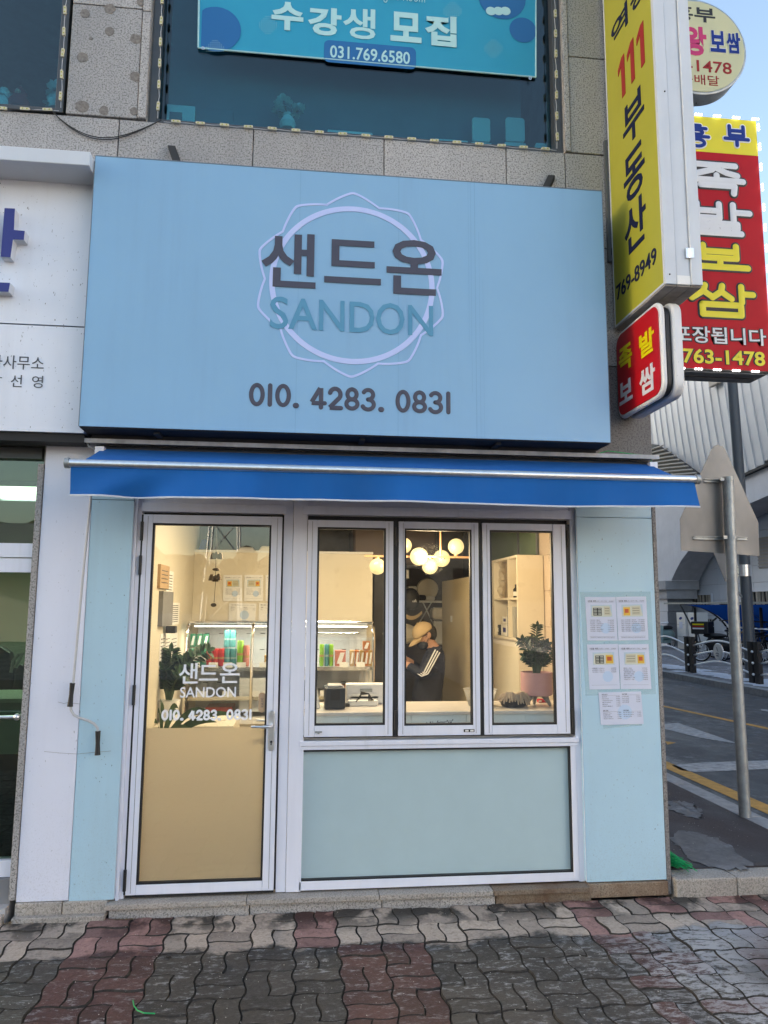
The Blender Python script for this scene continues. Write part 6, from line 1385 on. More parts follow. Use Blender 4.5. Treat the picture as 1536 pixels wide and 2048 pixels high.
for k in range(9):
    a = -2.9+k*.36; g_ = MB(); c_ = np.array([q_[0]+.06*math.cos(a), .34+.06*math.sin(a), cz+.065+.01*(k % 3)]); d = np.array([math.cos(a), math.sin(a)*.8, 0.])
    g_.ball(c_, .024, 10, 6, sc=(1.2, .9, .5))
    for f_ in range(3 if k % 2 else 4):
        s_ = np.array([-d[1], d[0], 0])*(f_-1.4)*.014; e_ = rg_.uniform(.02, .055); g_.tube([c_+s_*.6, c_+d*.022+s_+np.array([0, 0, .008]), c_+d*.038+s_*1.4-np.array([0, 0, e_*.6]), c_+d*.045+s_*1.6-np.array([0, 0, e_])], [.007, .0075, .007, .004], 7)
    g_.build('glove', GL, t, smooth=True)
t = E('red_tag_box', W(1086, 1408, .5), 'small dark red box behind the pot legs', 'box'); q_ = W(1088, 1411, .5); MB().box(q_[0]-.035, q_[0]+.03, .5, .54, cz, cz+.022).build('body', 'red2', t, .003); MB().box(q_[0]-.036, q_[0]-.016, .498, .4995, cz+.006, cz+.016).build('label', 'paper_in', t)
# ZZ plants
def leaflet(mb, p, d, up, l, w_):
    d = d/np.linalg.norm(d); s = np.cross(d, up); s /= (np.linalg.norm(s)+1e-9); n_ = np.cross(s, d)
    pts = [p, p+d*l*.3+s*w_*.5+n_*.004, p+d*l*.7+s*w_*.42, p+d*l-n_*l*.12, p+d*l*.7-s*w_*.42, p+d*l*.3-s*w_*.5+n_*.004, p+d*l*.35-n_*w_*.18, p+d*l*.7-n_*w_*.16]
    mb.add(pts, [(0, 1, 6), (1, 2, 7, 6), (2, 3, 7), (0, 6, 5), (6, 7, 4, 5), (7, 3, 4)])
def zz(t, base, stems, ll=.06, seed=1):
    rr = random.Random(seed)
    for (dx, dy, h, lean) in stems:
        P = [np.array(base)+np.array([dx*s*lean*(.4+.6*s)+.015*dx, dy*s*lean*(.4+.6*s), h*math.sin(s*1.35)/math.sin(1.35)]) for s in np.linspace(0, 1, 9)]
        MB().tube(P, [.009, .0085, .008, .007, .006, .005, .004, .003, .002], 7).build('stem', 'stem', t, smooth=True)
        mb = MB(); n = 11
        for i in range(n):
            s = .28+.72*i/(n-1); k = min(7, int(s*8)); p = P[k]+(P[k+1]-P[k])*(s*8-k); T = P[k+1]-P[k]; T /= np.linalg.norm(T)
            side = np.cross(T, [0, 1, .01]) if abs(T[1]) < .8 else np.cross(T, [1, 0, 0]); side /= np.linalg.norm(side)
            for sg in (-1, 1):
                b_ = rr.uniform(-.5, .5); d = side*sg*math.cos(b_)+np.array([0, math.sin(b_), 0])+T*.55; leaflet(mb, p, d, np.array([rr.uniform(-.3, .3), -.4, 1.]), ll*(1.1-.5*abs(s-.6))*rr.uniform(.85, 1.15), ll*.5)
        leaflet(mb, P[-1], P[-1]-P[-2], np.array([0, -1., .3]), ll*.8, ll*.4)
        mb.build('frond', 'leaf', t)
pc = W(1074, 1400, .36); pcx = pc[0]; pr_ = 31.5/1450*4.68; zp0, zp1 = W(1074, 1390, .36)[2]-.0, W(1074, 1344, .36)[2]
t = E('pot_plant', (pcx, .36, cz), 'glossy dark green plant in a pink pot on three grey legs, in the right window', 'plant')
MB().lathe([(pr_*.88, zp0), (pr_*.97, zp0+.006), (pr_, zp0+.03), (pr_, zp1), (pr_*.93, zp1), (pr_*.93, zp1-.02)], (pcx, .36, 0), 40).build('pot', 'pink', t, smooth=True)
MB().lathe([(.001, zp1-.015), (pr_*.93, zp1-.015)], (pcx, .36, 0), 24, cap=False).build('soil', 'soil', t)
for an in (200, -25, 90):
    a = R(an); MB().tube([(pcx+pr_*.45*math.cos(a), .36+pr_*.4*math.sin(a)*1, zp0+.004), (pcx+pr_*.88*math.cos(a), .36+pr_*.6*math.sin(a), cz+.002)], [.022, .008], 12).build('leg', 'potgrey', t, smooth=True)
zz(t, (pcx, .36, zp1-.01), [(.15, 0, .30, .06), (-.9, -.1, .21, .10), (.8, .1, .18, .09), (-.6, .2, .11, .10), (.5, -.5, .20, .08), (0, .6, .22, .10), (-.25, -.6, .14, .08), (.95, -.3, .12, .10)], .052, 3)
# plants behind the door
fl = .62
t = E('pot_plant', W(338, 1430, 1.0), 'bushy dark green plant in a white pot behind the left of the door glass', 'plant')
b0 = W(338, 1400, 1.0); MB().lathe([(.055, -.14), (.075, -.02), (.078, 0), (.07, 0)], b0, 28).build('pot', 'white', t, smooth=True); MB().lathe([(.001, -.008), (.07, -.008)], b0, 20, cap=False).build('soil', 'soil', t)
zz(t, b0, [(0, 0, .33, .1), (-.6, .1, .27, .15), (.6, -.2, .26, .18), (-.3, -.5, .22, .1), (.8, .3, .33, .28), (-.9, -.2, .20, .12), (.2, .5, .24, .15), (.45, -.5, .18, .2)], .085, 8)
tag(MB().box(-.97, -.45, .75, 1.25, .08, b0[2]-.141).build('plant_stand', 'cream_gloss', None, .004), 'cream low cabinet behind the door film carrying the plants', 'cabinet')
t = E('corn_plant', W(325, 1450, .62), 'plant with long arching striped leaves low behind the door glass', 'plant')
b0 = W(322, 1490, .62); rr = random.Random(11)
MB().lathe([(.06, -.3), (.085, -.02), (.07, -.02)], b0, 20).build('pot', 'stone_dark', t, smooth=True)
for k, (dx, dy, h, lean) in enumerate(((-.5, -.2, .22, .05), (.1, -.3, .26, .1), (.6, -.2, .25, .18), (1, 0, .22, .3), (1, .2, .14, .34), (.8, -.3, .12, .25), (-.2, .3, .28, .1), (1.1, .1, .19, .42), (.5, .4, .2, .2), (-.8, 0, .15, .06), (.9, -.5, .05, .25))):
    P = [np.array(b0)+np.array([dx*lean*s, dy*lean*s, h*math.sin(s*2.0)/math.sin(min(1.57, 2.0))]) for s in np.linspace(0, 1, 10)]
    mb = MB(); vs = []
    for i, p in enumerate(P):
        w_ = .022*math.sin(math.pi*(.12+.88*i/9))**.6+.001; vs += [p+np.array([-dy*.3, -.3, .8])*0+np.array([0, 0, w_*.9])+np.array([-.3*w_, 0, 0]), p, p-np.array([0, 0, w_*.9])+np.array([.3*w_, 0, 0])]
    mb.add(vs, [(3*i+a, 3*i+a+1, 3*i+a+4, 3*i+a+3) for i in range(9) for a in range(2)]); mb.build('leaf', 'leaf2', t, smooth=True)
# wind chime hanging in the door
wc = E('wind_chime', W(432, 1060, .5), 'dark metal bell wind chime hanging behind the door glass', 'wind chime')
MB().tube([W(433, 1046, .5), W(432, 1105, .5), W(431, 1165, .5), W(428, 1205, .5)], .0018, 5).build('string', 'wire', wc)
bronze = M('dark_bronze', (.10, .07, .045), .45, .7)
def bell(px, py, s=1.0, y=.5): p = W(px, py, y); MB().lathe([(.001, .022*s), (.008*s, .02*s), (.015*s, .006*s), (.02*s, -.018*s), (.021*s, -.02*s)], p, 14, cap=False).build('bell', bronze, wc, smooth=True)
for a in ((426, 1112), (433, 1110), (441, 1112), (423, 1155), (431, 1157), (437, 1154)): bell(*a)
p = W(432, 1139, .5); MB().ball(p, .02, 10, 6, sc=(1.2, .8, .5)).build('ornament', bronze, wc, smooth=True); p = W(427, 1210, .5); MB().ball(p, .016, 8, 6, sc=(1.2, .3, .8)).build('sail', bronze, wc)
# posters on the partition and the left wall
PF = [('roll', (.24, .52)), ('bread', (.60, .80))]
sheet([(447, 1150), (484, 1150), (484, 1202), (446, 1202)], 2.34, 'left of the two photo menu sheets on the partition behind the door', ('2인용 세트', '(과일 + 샌드위치)', '15,500'), A7[:6], [('fruit', (.22, .45)), ('bread', (.5, .8))], inner=True)
sheet([(489, 1150), (526, 1150), (526, 1202), (488, 1202)], 2.34, 'right of the two photo menu sheets on the partition behind the door', ('1인용 세트', '(샌드위치 + 과일)', '8,500'), C7[:6], [('bread', (.22, .55)), ('fruit', (.60, .82))], inner=True)
sheet([(458, 1206), (513, 1207), (510, 1245), (457, 1243)], 2.34, 'landscape price list on the partition below the two photo menus', ('가격표', '샌드위치', '김밥'), [], None, two=[(.07, .2, '샌드위치', [('햄치즈', '4,500'), ('에그마요', '4,500'), ('베이컨', '5,000')]), (.54, .2, '김밥', [('야채김밥', '3,500'), ('참치김밥', '4,500')])], inner=True)
sheet([(518, 1206), (556, 1207), (556, 1246), (517, 1244)], 2.34, 'price list cut off by the door edge, lower right on the partition', ('음료', '아메리카노', '2,000'), [], None, two=[(.1, .2, '음료', [('라떼', '3,000'), ('에이드', '3,500')])], inner=True)
sheet([(531, 1150), (570, 1150), (570, 1202), (531, 1202)], 2.34, 'photo menu sheet half hidden by the door frame on the partition', ('1인용 세트', '(김밥)', '6,500'), C7[:4], [('roll', (.22, .55))], inner=True)
# left wall: frames, calendar, small sheets (plane faces +X)
def wallsheet(pa, pb, name, lab, cat, m='paper_in', lines=6, d=.004):
    a, b_ = WX(*pa, -.985), WX(*pb, -.985); y0, y1 = sorted((a[1], b_[1])); z0, z1 = sorted((a[2], b_[2]))
    t = E(name, (-.98, (y0+y1)/2, z0), lab, cat); MB().box(-.985, -.985+d, y0, y1, z0, z1).build('board', m, t)
    if lines:
        lb = MB()
        for k in range(lines): zz_ = z1-(k+1.5)*(z1-z0)/(lines+2); lb.box(-.985+d, -.985+d+.0006, y0+(y1-y0)*.12, y1-(y1-y0)*.15, zz_-.003, zz_+.003)
        lb.build('ruled_print', 'grey_ink', t)['kind'] = 'stuff'
wallsheet((316, 1128), (332, 1178), 'notice_board', 'brown framed board at the upper left behind the door glass', 'board', 'wood', 4, .02)
wallsheet((332, 1140), (344, 1200), 'calendar', 'white wall calendar behind the door glass', 'calendar', 'paper_in', 8)
wallsheet((318, 1182), (336, 1250), 'notice_board', 'dark grey board below the brown framed one on the left wall', 'board', 'stone_dark', 0, .03)
wallsheet((337, 1205), (357, 1248), 'wall_notice', 'white notice sheet with text columns right of the dark board', 'notice', 'paper_in', 9)
for k, (a, b_) in enumerate(((320, 328), (330, 338), (341, 352))): wallsheet((a, 1268), (b_, 1330), 'wall_notice', f'narrow photo notice low on the left wall, {["left", "middle", "right"][k]} of three', 'notice', 'paper_in', 7)
p = W(322, 1262, .9); tag(MB().box(-.97, -.90, 1.02, 1.10, p[2]-.02, p[2]+.03).build('sensor', 'black', None, .006), 'small black sensor box on the left wall behind the door', 'sensor')
# shelf cabinet with cubbies on the right wall (opens to the left)
CXL = 1.70; cyn, cyf = 1.42, 2.62
cab = E('wall_cabinet', (CXL, 2.0, 1.5), 'cream open cubby cabinet on the right wall, behind the right window', 'cabinet')
zc1, zc0 = WX(1035, 1109, CXL)[2], WX(1040, 1283, CXL)[2]; zsh = WX(1036, 1197, CXL)[2]; yv = WX(1016, 1200, CXL)[1]; yl2 = WX(988, 1200, CXL)[1]
MB().box(CXL, 1.92, cyn-.02, cyn, zc0-.0, zc1).build('side_panel', 'cream_gloss', cab, .002); MB().box(CXL, 1.92, cyn+.001, yl2+.5, zc1-.02, zc1).build('top_panel', 'cream_gloss', cab, .002)
MB().box(CXL, 1.92, cyn+.001, yl2+.5, zc0, zc0+.02).build('bottom_panel', 'cream_gloss', cab, .002); MB().box(CXL, 1.92, cyn+.001, yl2, zsh-.008, zsh+.008).build('shelf', 'cream_gloss', cab)
MB().box(CXL, 1.92, yv-.008, yv+.008, zc0+.021, zsh-.009).build('divider', 'cream_gloss', cab); MB().box(CXL, 1.92, yv-.008, yv+.008, zsh+.009, zc1-.021).build('divider', 'cream_gloss', cab)
MB().box(CXL+.002, 1.92, yl2, yl2+.5, zc0+.021, zc1-.021).build('door_panel', 'cream', cab, .002); MB().box(1.905, 1.922, cyn+.001, yl2, zc0+.021, zc1-.021).build('back_panel', 'tile', cab)
tag(MB().box(1.72, 1.92, 1.46, 4.4, .09, zc0-.001).build('wall_casing', 'cream', None), 'beige boxed wall section under the cubby cabinet', 'wall')
for k in range(2):
    t = E('spray_bottle', (CXL+.05, 0, zsh), f'small bottle with pale label in the upper right cubby, {"left" if k == 0 else "right"} one', 'bottle', 'small bottles in the cubby')
    yy = WX(1024+k*8, 1190, CXL+.05)[1]; MB().lathe([(.022, 0), (.024, .01), (.024, .07), (.008, .085), (.008, .11)], (CXL+.05, yy, zsh+.009), 12).build('body', CM['amber'] if k == 0 else 'iron', t, smooth=True); MB().lathe([(.0245, .015), (.0245, .05)], (CXL+.05, yy, zsh+.009), 12, cap=False).build('label', 'white', t)
t = E('plastic_bag', (CXL+.06, 0, zsh), 'crumpled translucent plastic bag hanging in the upper left cubby', 'bag')
yy = WX(1003, 1170, CXL+.06)[1]; g_ = MB(); rr = random.Random(2)
for k in range(11): g_.ball((CXL+.06+rr.uniform(-.02, .02), yy+rr.uniform(-.05, .05), zsh+.05+k*.028), .045*(1-.04*k), 8, 6, sc=(.8, 1.1, 1.0))
g_.build('body', film('crumpled_plastic', (.75, .68, .55), .5, .3), t)
for k, (px, w_, h, m, lab) in enumerate(((995, .05, .09, 'iron', 'dark labelled box in the lower left cubby'), (1008, .09, .10, 'white', 'white box of the stack in the lower left cubby, lower one'), (1009, .07, .06, 'white', 'white box of the stack in the lower left cubby, upper one'))):
    yy = WX(px, 1270, CXL+.03)[1]; z0 = zc0+.022+(.105 if k == 2 else 0); t = E('small_box', (CXL+.03, yy, z0), lab, 'box'); MB().box(CXL+.03, CXL+.12, yy-w_, yy+w_, z0, z0+h).build('carton', m, t, .003); MB().box(CXL+.028, CXL+.0295, yy-w_*.7, yy+w_*.3, z0+h*.3, z0+h*.7).build('label', 'navy' if m == 'white' else 'white', t)
t = E('cup_stack', (CXL+.06, 0, zc0), 'tall stack of ribbed clear cups in the lower right cubby', 'cups'); y0, y1 = WX(1032, 1240, CXL+.06)[1], WX(1021, 1240, CXL+.06)[1]
for k in range(6): MB().tube([(CXL+.06, y0+(y1-y0)*k/5, zc0+.022), (CXL+.06, y0+(y1-y0)*k/5, zc0+.27)], .03, 10).build('cup_column', TC if 'TC' in globals() else 'white', t, smooth=True)
# tall cream cabinet / partition behind the person
tag(MB().box(1.44, 1.47, 1.95, 3.25, .08, 1.93).build('tall_panel', M('cabinet_side', (.66, .55, .36), .35), None, .003), 'tall beige panel to the right of the person', 'panel')
tag(MB().box(1.435, 1.439, 2.72, 2.80, 1.52, 1.58).build('light_switch', 'paper_in', None), 'pale switch plate on the tall beige panel', 'switch')
# kitchen behind
ks = E('kitchen_shelf', W(850, 1202, 4.0), 'white wall shelf with kitchen boxes above the person', 'shelf')
u0, u1, v0, v1 = bx(828, 882, (850, 1201), (850, 1205), 4.0); MB().box(u0-.15, u1+.1, 3.95, 4.4, v0, v1).build('board', 'white', ks); MB().tube([(u0+.1, 3.98, v0), (u0+.25, 4.0, v0-.3)], .008, 5).tube([(u0+.2, 3.98, v0), (u0+.05, 4.35, v0-.35)], .008, 5).build('bracket', 'white', ks)
shz = v1
for (xa, xb, ya, m, nm, lab, ct_) in ((852, 870, 1192, 'white', 'lunch_box', 'white lunch box on the kitchen shelf', 'box'), (838, 852, 1190, 'iron', 'kitchen_pot', 'dark pot on the kitchen shelf', 'pot'), (832, 853, 1182, CM['lime'], 'yellow_crate', 'yellow green crate behind the pot on the kitchen shelf', 'crate'), (817, 834, 1172, 'white', 'rice_cooker', 'white container above the hanging cap', 'container')):
    u0, u1, v0, v1 = bx(xa, xb, ((xa+xb)/2, ya), ((xa+xb)/2, 1202), 4.1 if nm != 'yellow_crate' else 4.3); tag(MB().prism(rrect(u0, u1, shz+.002, v1, .02), 'y', 4.1 if nm != 'yellow_crate' else 4.28, 4.27 if nm != 'yellow_crate' else 4.4).build(nm, m, None, .01), lab, ct_)
p = W(855, 1178, 4.2); tag(MB().lathe([(.001, 0), (.13, 0), (.12, -.02), (.001, -.03)], (p[0], 4.2, p[2]), 20, ax='y').build('round_sieve', 'cream_gloss', None), 'round pale sieve leaning at the back of the kitchen shelf', 'sieve')
u0, u1, v0, v1 = bx(865, 880, (872, 1215), (872, 1240), 3.6); tag(MB().box(u0, u1+.2, 3.6, 3.8, v0, v1).build('towel_roll', 'cream_gloss', None, .04), 'pale wrapped roll hanging right of the person head', 'roll')
u0, u1, v0, v1 = bx(868, 880, (874, 1240), (874, 1290), 3.7); tag(MB().box(u0, u1+.1, 3.7, 3.75, v0, v1).build('paper_dispenser', 'white', None, .02), 'white paper dispenser behind the person', 'dispenser')
u0, u1, v0, v1 = bx(790, 806, (798, 1252), (798, 1283), 3.2); tag(MB().ball(((u0+u1)/2+.02, 3.2, (v0+v1)/2), .12, 12, 8, sc=(1.6, .6, .9)).build('cloth_bundle', 'cream_gloss', None), 'pale cloth bundle hanging in front of the person cap', 'cloth')
u0, u1, v0, v1 = bx(748, 776, (762, 1100), (762, 1420), 3.6); tag(MB().box(u0, u1, 3.6, 3.7, .08, 2.3).build('kitchen_door', 'stone_dark', None), 'dark kitchen doorway beyond the right end of the fridge', 'doorway')
tag(MB().box(.5, 1.4, 3.3, 4.0, 2.1, 2.5).build('range_hood', M('hood_brown', (.11, .07, .05), .35, .3), None, .03), 'brown range hood above the kitchen shelf behind the globes', 'hood')
zt1 = WX(1060, 1108, 1.915)[2]; GG = M('green_dark_glass', (.13, .19, .11), .15); twn = E('transom_window', (1.915, 2.4, zt1), 'dark green transom window high in the side wall above the cubby cabinet', 'window')
MB().box(1.912, 1.9235, 1.52, 3.6, zt1-.10, 2.515).build('pane', GG, twn); MB().box(1.902, 1.911, 1.50, 1.53, zt1-.10, 2.515).box(1.902, 1.911, 2.02, 2.06, zt1-.1, 2.515).box(1.902, 1.911, 3.0, 3.05, zt1-.1, 2.515).build('mullion', 'poledark', twn)
for k, xx in enumerate((1.02, 1.12)): tag(MB().box(xx, xx+.07, 3.9, 4.3, 1.98, 2.09).build('pan_rack', 'steel', None, .01), f'steel rack under the hood, {"left" if k == 0 else "right"} one', 'rack')
# black cap hanging with its visor down
hc = W(822, 1198, 2.9); t = E('hanging_cap', hc, 'black cap with a white three-bar emblem hanging left of the kitchen shelf', 'cap')
MB().ball(hc, .088, 18, 12, sc=(1, .55, 1.25)).build('crown', 'black', t, smooth=True)
em = MB(); e0 = W(829, 1202, 2.85)
for k, (h, x) in enumerate(((.014, -.014), (.022, 0), (.03, .014))): em.prism([(e0[0]+x-.003, e0[2]-.012), (e0[0]+x+.007, e0[2]-.012), (e0[0]+x-.001, e0[2]-.012+h), (e0[0]+x-.008, e0[2]-.012+h*.9)], 'y', e0[1]-.002, e0[1])
em.build('emblem', 'whitepl', t)
vz = MB(); vs = []
for i in range(9):
    s = i/8; px = 808+36*s; py = 1226+9*math.sin(math.pi*s*.8)-10*s*s; a, b_ = W(px, py, 2.84), W(px, py+9-3*s, 2.78); vs += [a, b_]
vz.add(vs, [(2*i, 2*i+1, 2*i+3, 2*i+2) for i in range(8)]); vz.build('visor', 'cap', t, smooth=True)
sg_ = MB(); rs_ = random.Random(6); YD = LY+.0172
for k in range(30):
    px_ = 832+k*2.5; py_2 = 1449-k*.22+rs_.uniform(-1.5, 1.5); a, b_ = W(px_, py_2, YD), W(px_+rs_.uniform(-3, 3), py_2+rs_.choice((-1, 1))*rs_.uniform(2, 5.0), YD); d = b_-a; n_ = np.array([-d[2], 0, d[0]]); n_ = n_/(np.linalg.norm(n_)+1e-9)*.0035
    m_ = (a+b_)/2; sg_.add([a, m_+n_, b_, m_-n_, a-[0, .0006, 0], m_+n_-[0, .0006, 0], b_-[0, .0006, 0], m_-n_-[0, .0006, 0]], [(0, 1, 2, 3), (7, 6, 5, 4), (0, 4, 5, 1), (1, 5, 6, 2), (2, 6, 7, 3), (3, 7, 4, 0)])
sg_.tube([W(828, 1449, YD), W(870, 1446, YD), W(906, 1441, YD)], .0012, 4)
o = sg_.build('sprig_sticker', 'ink', None); tag(o, 'thin dark leafy sprig sticker along the bottom of the middle serving window', 'sticker')
# ------------------------------------------------------------------ the person
HX = .27*0; PYy = 2.2
def PW(px, py, Y=PYy): return Vector(W(px, py, Y).tolist())
chn = {'pelvis': PW(850, 1432), 'belly': PW(850, 1395), 'chest': PW(861, 1335), 'neckb': PW(871, 1302), 'neck': PW(860, 1290), 'head': PW(851, 1270), 'headtop': PW(846, 1253),
       'shL': PW(870, 1308, PYy-.17), 'elL': PW(847, 1350, PYy-.24), 'wrL': PW(818, 1332, PYy-.10), 'haL': PW(809, 1325, PYy-.06),
       'shR': PW(870, 1306, PYy+.17), 'elR': PW(842, 1342, PYy+.20), 'wrR': PW(820, 1325, PYy+.08), 'haR': PW(810, 1318, PYy+.04),
       'hipL': PW(850, 1440, PYy-.09), 'knL': None, 'hipR': PW(852, 1440, PYy+.09)}
pel = chn['pelvis']
legs = {}
for s, dy in (('L', -.10), ('R', .10)):
    legs['kn'+s] = Vector((pel.x-.02, PYy+dy, .52)); legs['an'+s] = Vector((pel.x+.02, PYy+dy, .15)); legs['to'+s] = Vector((pel.x-.13, PYy+dy, .115))
chn.update(legs)
order = ['pelvis', 'belly', 'chest', 'neckb', 'neck', 'head', 'headtop', 'shL', 'elL', 'wrL', 'haL', 'shR', 'elR', 'wrR', 'haR', 'hipL', 'knL', 'anL', 'toL', 'hipR', 'knR', 'anR', 'toR']
rad = dict(pelvis=(.15, .15), belly=(.145, .15), chest=(.135, .165), neckb=(.075, .09), neck=(.052, .052), head=(.085, .075), headtop=(.06, .055), shL=(.075, .07), elL=(.056, .056), wrL=(.036, .036), haL=(.03, .022), shR=(.075, .07), elR=(.056, .056), wrR=(.036, .036), haR=(.03, .022),
           hipL=(.10, .10), knL=(.065, .065), anL=(.045, .045), toL=(.04, .035), hipR=(.10, .10), knR=(.065, .065), anR=(.045, .045), toR=(.04, .035))
edges = [('pelvis', 'belly'), ('belly', 'chest'), ('chest', 'neckb'), ('neckb', 'neck'), ('neck', 'head'), ('head', 'headtop'), ('chest', 'shL'), ('shL', 'elL'), ('elL', 'wrL'), ('wrL', 'haL'), ('chest', 'shR'), ('shR', 'elR'), ('elR', 'wrR'), ('wrR', 'haR'), ('pelvis', 'hipL'), ('hipL', 'knL'), ('knL', 'anL'), ('anL', 'toL'), ('pelvis', 'hipR'), ('hipR', 'knR'), ('knR', 'anR'), ('anR', 'toR')]
me = bpy.data.meshes.new('sk'); me.from_pydata([tuple(chn[k]) for k in order], [(order.index(a), order.index(b)) for a, b in edges], [])
sk = bpy.data.objects.new('sk', me); col.objects.link(sk); sk.modifiers.new('s', 'SKIN')
for i, k in enumerate(order): me.skin_vertices[0].data[i].radius = rad[k]; me.skin_vertices[0].data[i].use_root = (k == 'pelvis')
sk.modifiers['s'].use_smooth_shade = True; sd_ = sk.modifiers.new('d', 'SUBSURF'); sd_.levels = 2; sd_.render_levels = 2
dg_ = bpy.context.evaluated_depsgraph_get(); bm2 = bpy.data.meshes.new_from_object(sk.evaluated_get(dg_)); bpy.data.objects.remove(sk)
ps = E('person', (pel.x, PYy, .08), 'person in navy tracksuit top with white sleeve stripes, beige cap and dark mask', 'person')
bm2.materials.clear()
for m in ('skin', 'tracksuit', 'trousers'): bm2.materials.append(mt[m])
def dseg(p, a, b): ab = b-a; t = max(0, min(1, (p-a).dot(ab)/ab.dot(ab))); return (p-(a+ab*t)).length
for pg in bm2.polygons:
    c_ = pg.center; hand = min(dseg(c_, chn['wrL'], chn['haL']+(chn['haL']-chn['wrL'])), dseg(c_, chn['wrR'], chn['haR']+(chn['haR']-chn['wrR'])))
    arm = min(dseg(c_, chn['elL'], chn['wrL']), dseg(c_, chn['elR'], chn['wrR']))
    hd = dseg(c_, chn['neck']-(chn['neck']-chn['neckb'])*.25, chn['headtop'])
    tr = min(dseg(c_, chn['chest'], chn['neckb']), dseg(c_, chn['shL'], chn['shR']))
    if c_.z < .17: k = 2
    elif c_.z < chn['belly'].z-.10 and hand > .1: k = 2
    elif hand < .045 and hand < arm+.004: k = 0
    elif hd < .10 and c_.z > chn['neckb'].z+.03 and hd < tr: k = 0
    else: k = 1
    pg.material_index = k; pg.use_smooth = True
bo = bpy.data.objects.new('body', bm2); col.objects.link(bo); adopt(bo, ps)
# hands: fingers closed around a phone
for s, sg in (('L', -1), ('R', 1)):
    h = chn['ha'+s]; d = (h-chn['wr'+s]).normalized(); hm_ = MB(); hm_.ball(h+d*.015, .03, 12, 8, sc=(1.1, .6, .9))
    for f_ in range(4):
        o_ = Vector((0, sg*.004, .022-.014*f_)); a = h+d*.03+o_; l_ = (.035, .042, .040, .030)[f_]; hm_.tube([a, a+d*l_*.5+Vector((0, -sg*.004, -.002)), a+d*l_*.85+Vector((0, -sg*.016, -.008)), a+d*l_*.8+Vector((0, -sg*.028, -.012))], [.009, .0085, .0075, .006], 8)
    hm_.tube([h+Vector((0, 0, .01)), h+d*.015+Vector((0, -sg*.012, .03)), h+d*.035+Vector((0, -sg*.02, .034))], [.011, .010, .007], 8); hm_.build('hand', 'skin', ps, smooth=True)
pm = (chn['haL']+chn['haR'])/2+Vector((-.05, 0, 0)); tag(MB().hexa([(pm.x-.035, pm.y-.035, pm.z-.02), (pm.x+.035, pm.y-.035, pm.z-.045), (pm.x+.035, pm.y+.035, pm.z-.045), (pm.x-.035, pm.y+.035, pm.z-.02), (pm.x-.03, pm.y-.035, pm.z-.01), (pm.x+.04, pm.y-.035, pm.z-.035), (pm.x+.04, pm.y+.035, pm.z-.035), (pm.x-.03, pm.y+.035, pm.z-.01)]).build('phone', 'black', None, .003), 'black phone held in both hands of the person', 'phone')
H = chn['head']
FD = Vector((-.80, -.12, -.58)).normalized()       # gaze: left and down
SDv = Vector((0, -1, 0)); SDv = (SDv-FD*SDv.dot(FD)).normalized(); UP = SDv.cross(FD).normalized()
if UP.z < 0: UP = -UP
def HP(f_, s, u): return H+FD*f_+SDv*s+UP*u
nm = MB(); nm.ball(HP(.02, 0, 0), .088, 20, 14, sc=(1.02, .82, 1.12)); nm.build('face', 'skin', ps, smooth=True)
MB().ball(HP(.105, 0, -.005), .016, 10, 8, sc=(1.2, .7, 1)).build('nose', 'skin', ps, smooth=True)
for s in (-1, 1):
    MB().ball(HP(-.005, s*.075, -.01), .026, 12, 8, sc=(.8, .35, 1.15)).build('ear', 'skin', ps, smooth=True); MB().ball(HP(.095, s*.032, .022), .010, 8, 6).build('eye', 'iron', ps, smooth=True)
MB().ball(HP(.062, 0, -.045), .062, 16, 10, sc=(.95, 1.0, .9)).tube([HP(.06, .06, -.03), HP(.0, .078, .005)], .002, 4).tube([HP(.06, .06, -.06), HP(.0, .078, -.02)], .002, 4).build('mask', M('dark_mask', (.03, .035, .045), .8), ps, smooth=True)
MB().ball(HP(-.028, 0, -.004), .086, 18, 12, sc=(.95, .88, 1.05)).build('hair', 'hair', ps, smooth=True)
MB().tube([HP(.09, .05, .025), HP(.03, .083, .012), HP(.0, .083, .008)], .003, 5).build('glasses_arm', 'iron', ps)
cm = MB(); n = 22; k = 9; vs = []
for i in range(k+1):
    e_ = R(-4+94*i/k)
    for j in range(n):
        a = 2*math.pi*j/n; vs.append(HP(.004+.103*math.cos(e_)*math.cos(a), .093*math.cos(e_)*math.sin(a), .028+.098*math.sin(e_)+.0))
cm.add(vs, [(i*n+j, i*n+(j+1) % n, (i+1)*n+(j+1) % n, (i+1)*n+j) for i in range(k) for j in range(n)])
crown = cm.build('cap_crown', 'cap', ps, smooth=True); sdm = crown.modifiers.new('solid', 'SOLIDIFY'); sdm.thickness = .004
vb = MB(); vs = []
for i in range(13):
    a = R(-62+124*i/12)
    for rr_, dz in ((.098, .030), (.14, .024), (.178, .006)): vs.append(HP(.004+rr_*math.cos(a)*(1.02 if rr_ > .1 else 1), (.09 if rr_ < .1 else .088)*math.sin(a)/math.sin(R(62))*(.88 if rr_ < .1 else (.95 if rr_ < .15 else .8)), dz-.018*abs(math.sin(a))))
vb.add(vs, [(3*i+a, 3*i+3+a, 3*i+4+a, 3*i+1+a) for i in range(12) for a in range(2)]); vo = vb.build('cap_visor', 'cap', ps, smooth=True); vo.modifiers.new('solid', 'SOLIDIFY').thickness = .004
MB().ball(HP(.0, 0, .127), .008, 8, 6).build('cap_button', 'cap', ps)
MB().tube([PW(877, 1300, PYy-.06), PW(868, 1297, PYy-.09), PW(858, 1302, PYy-.08)], .018, 10).build('collar', 'tracksuit', ps, smooth=True)
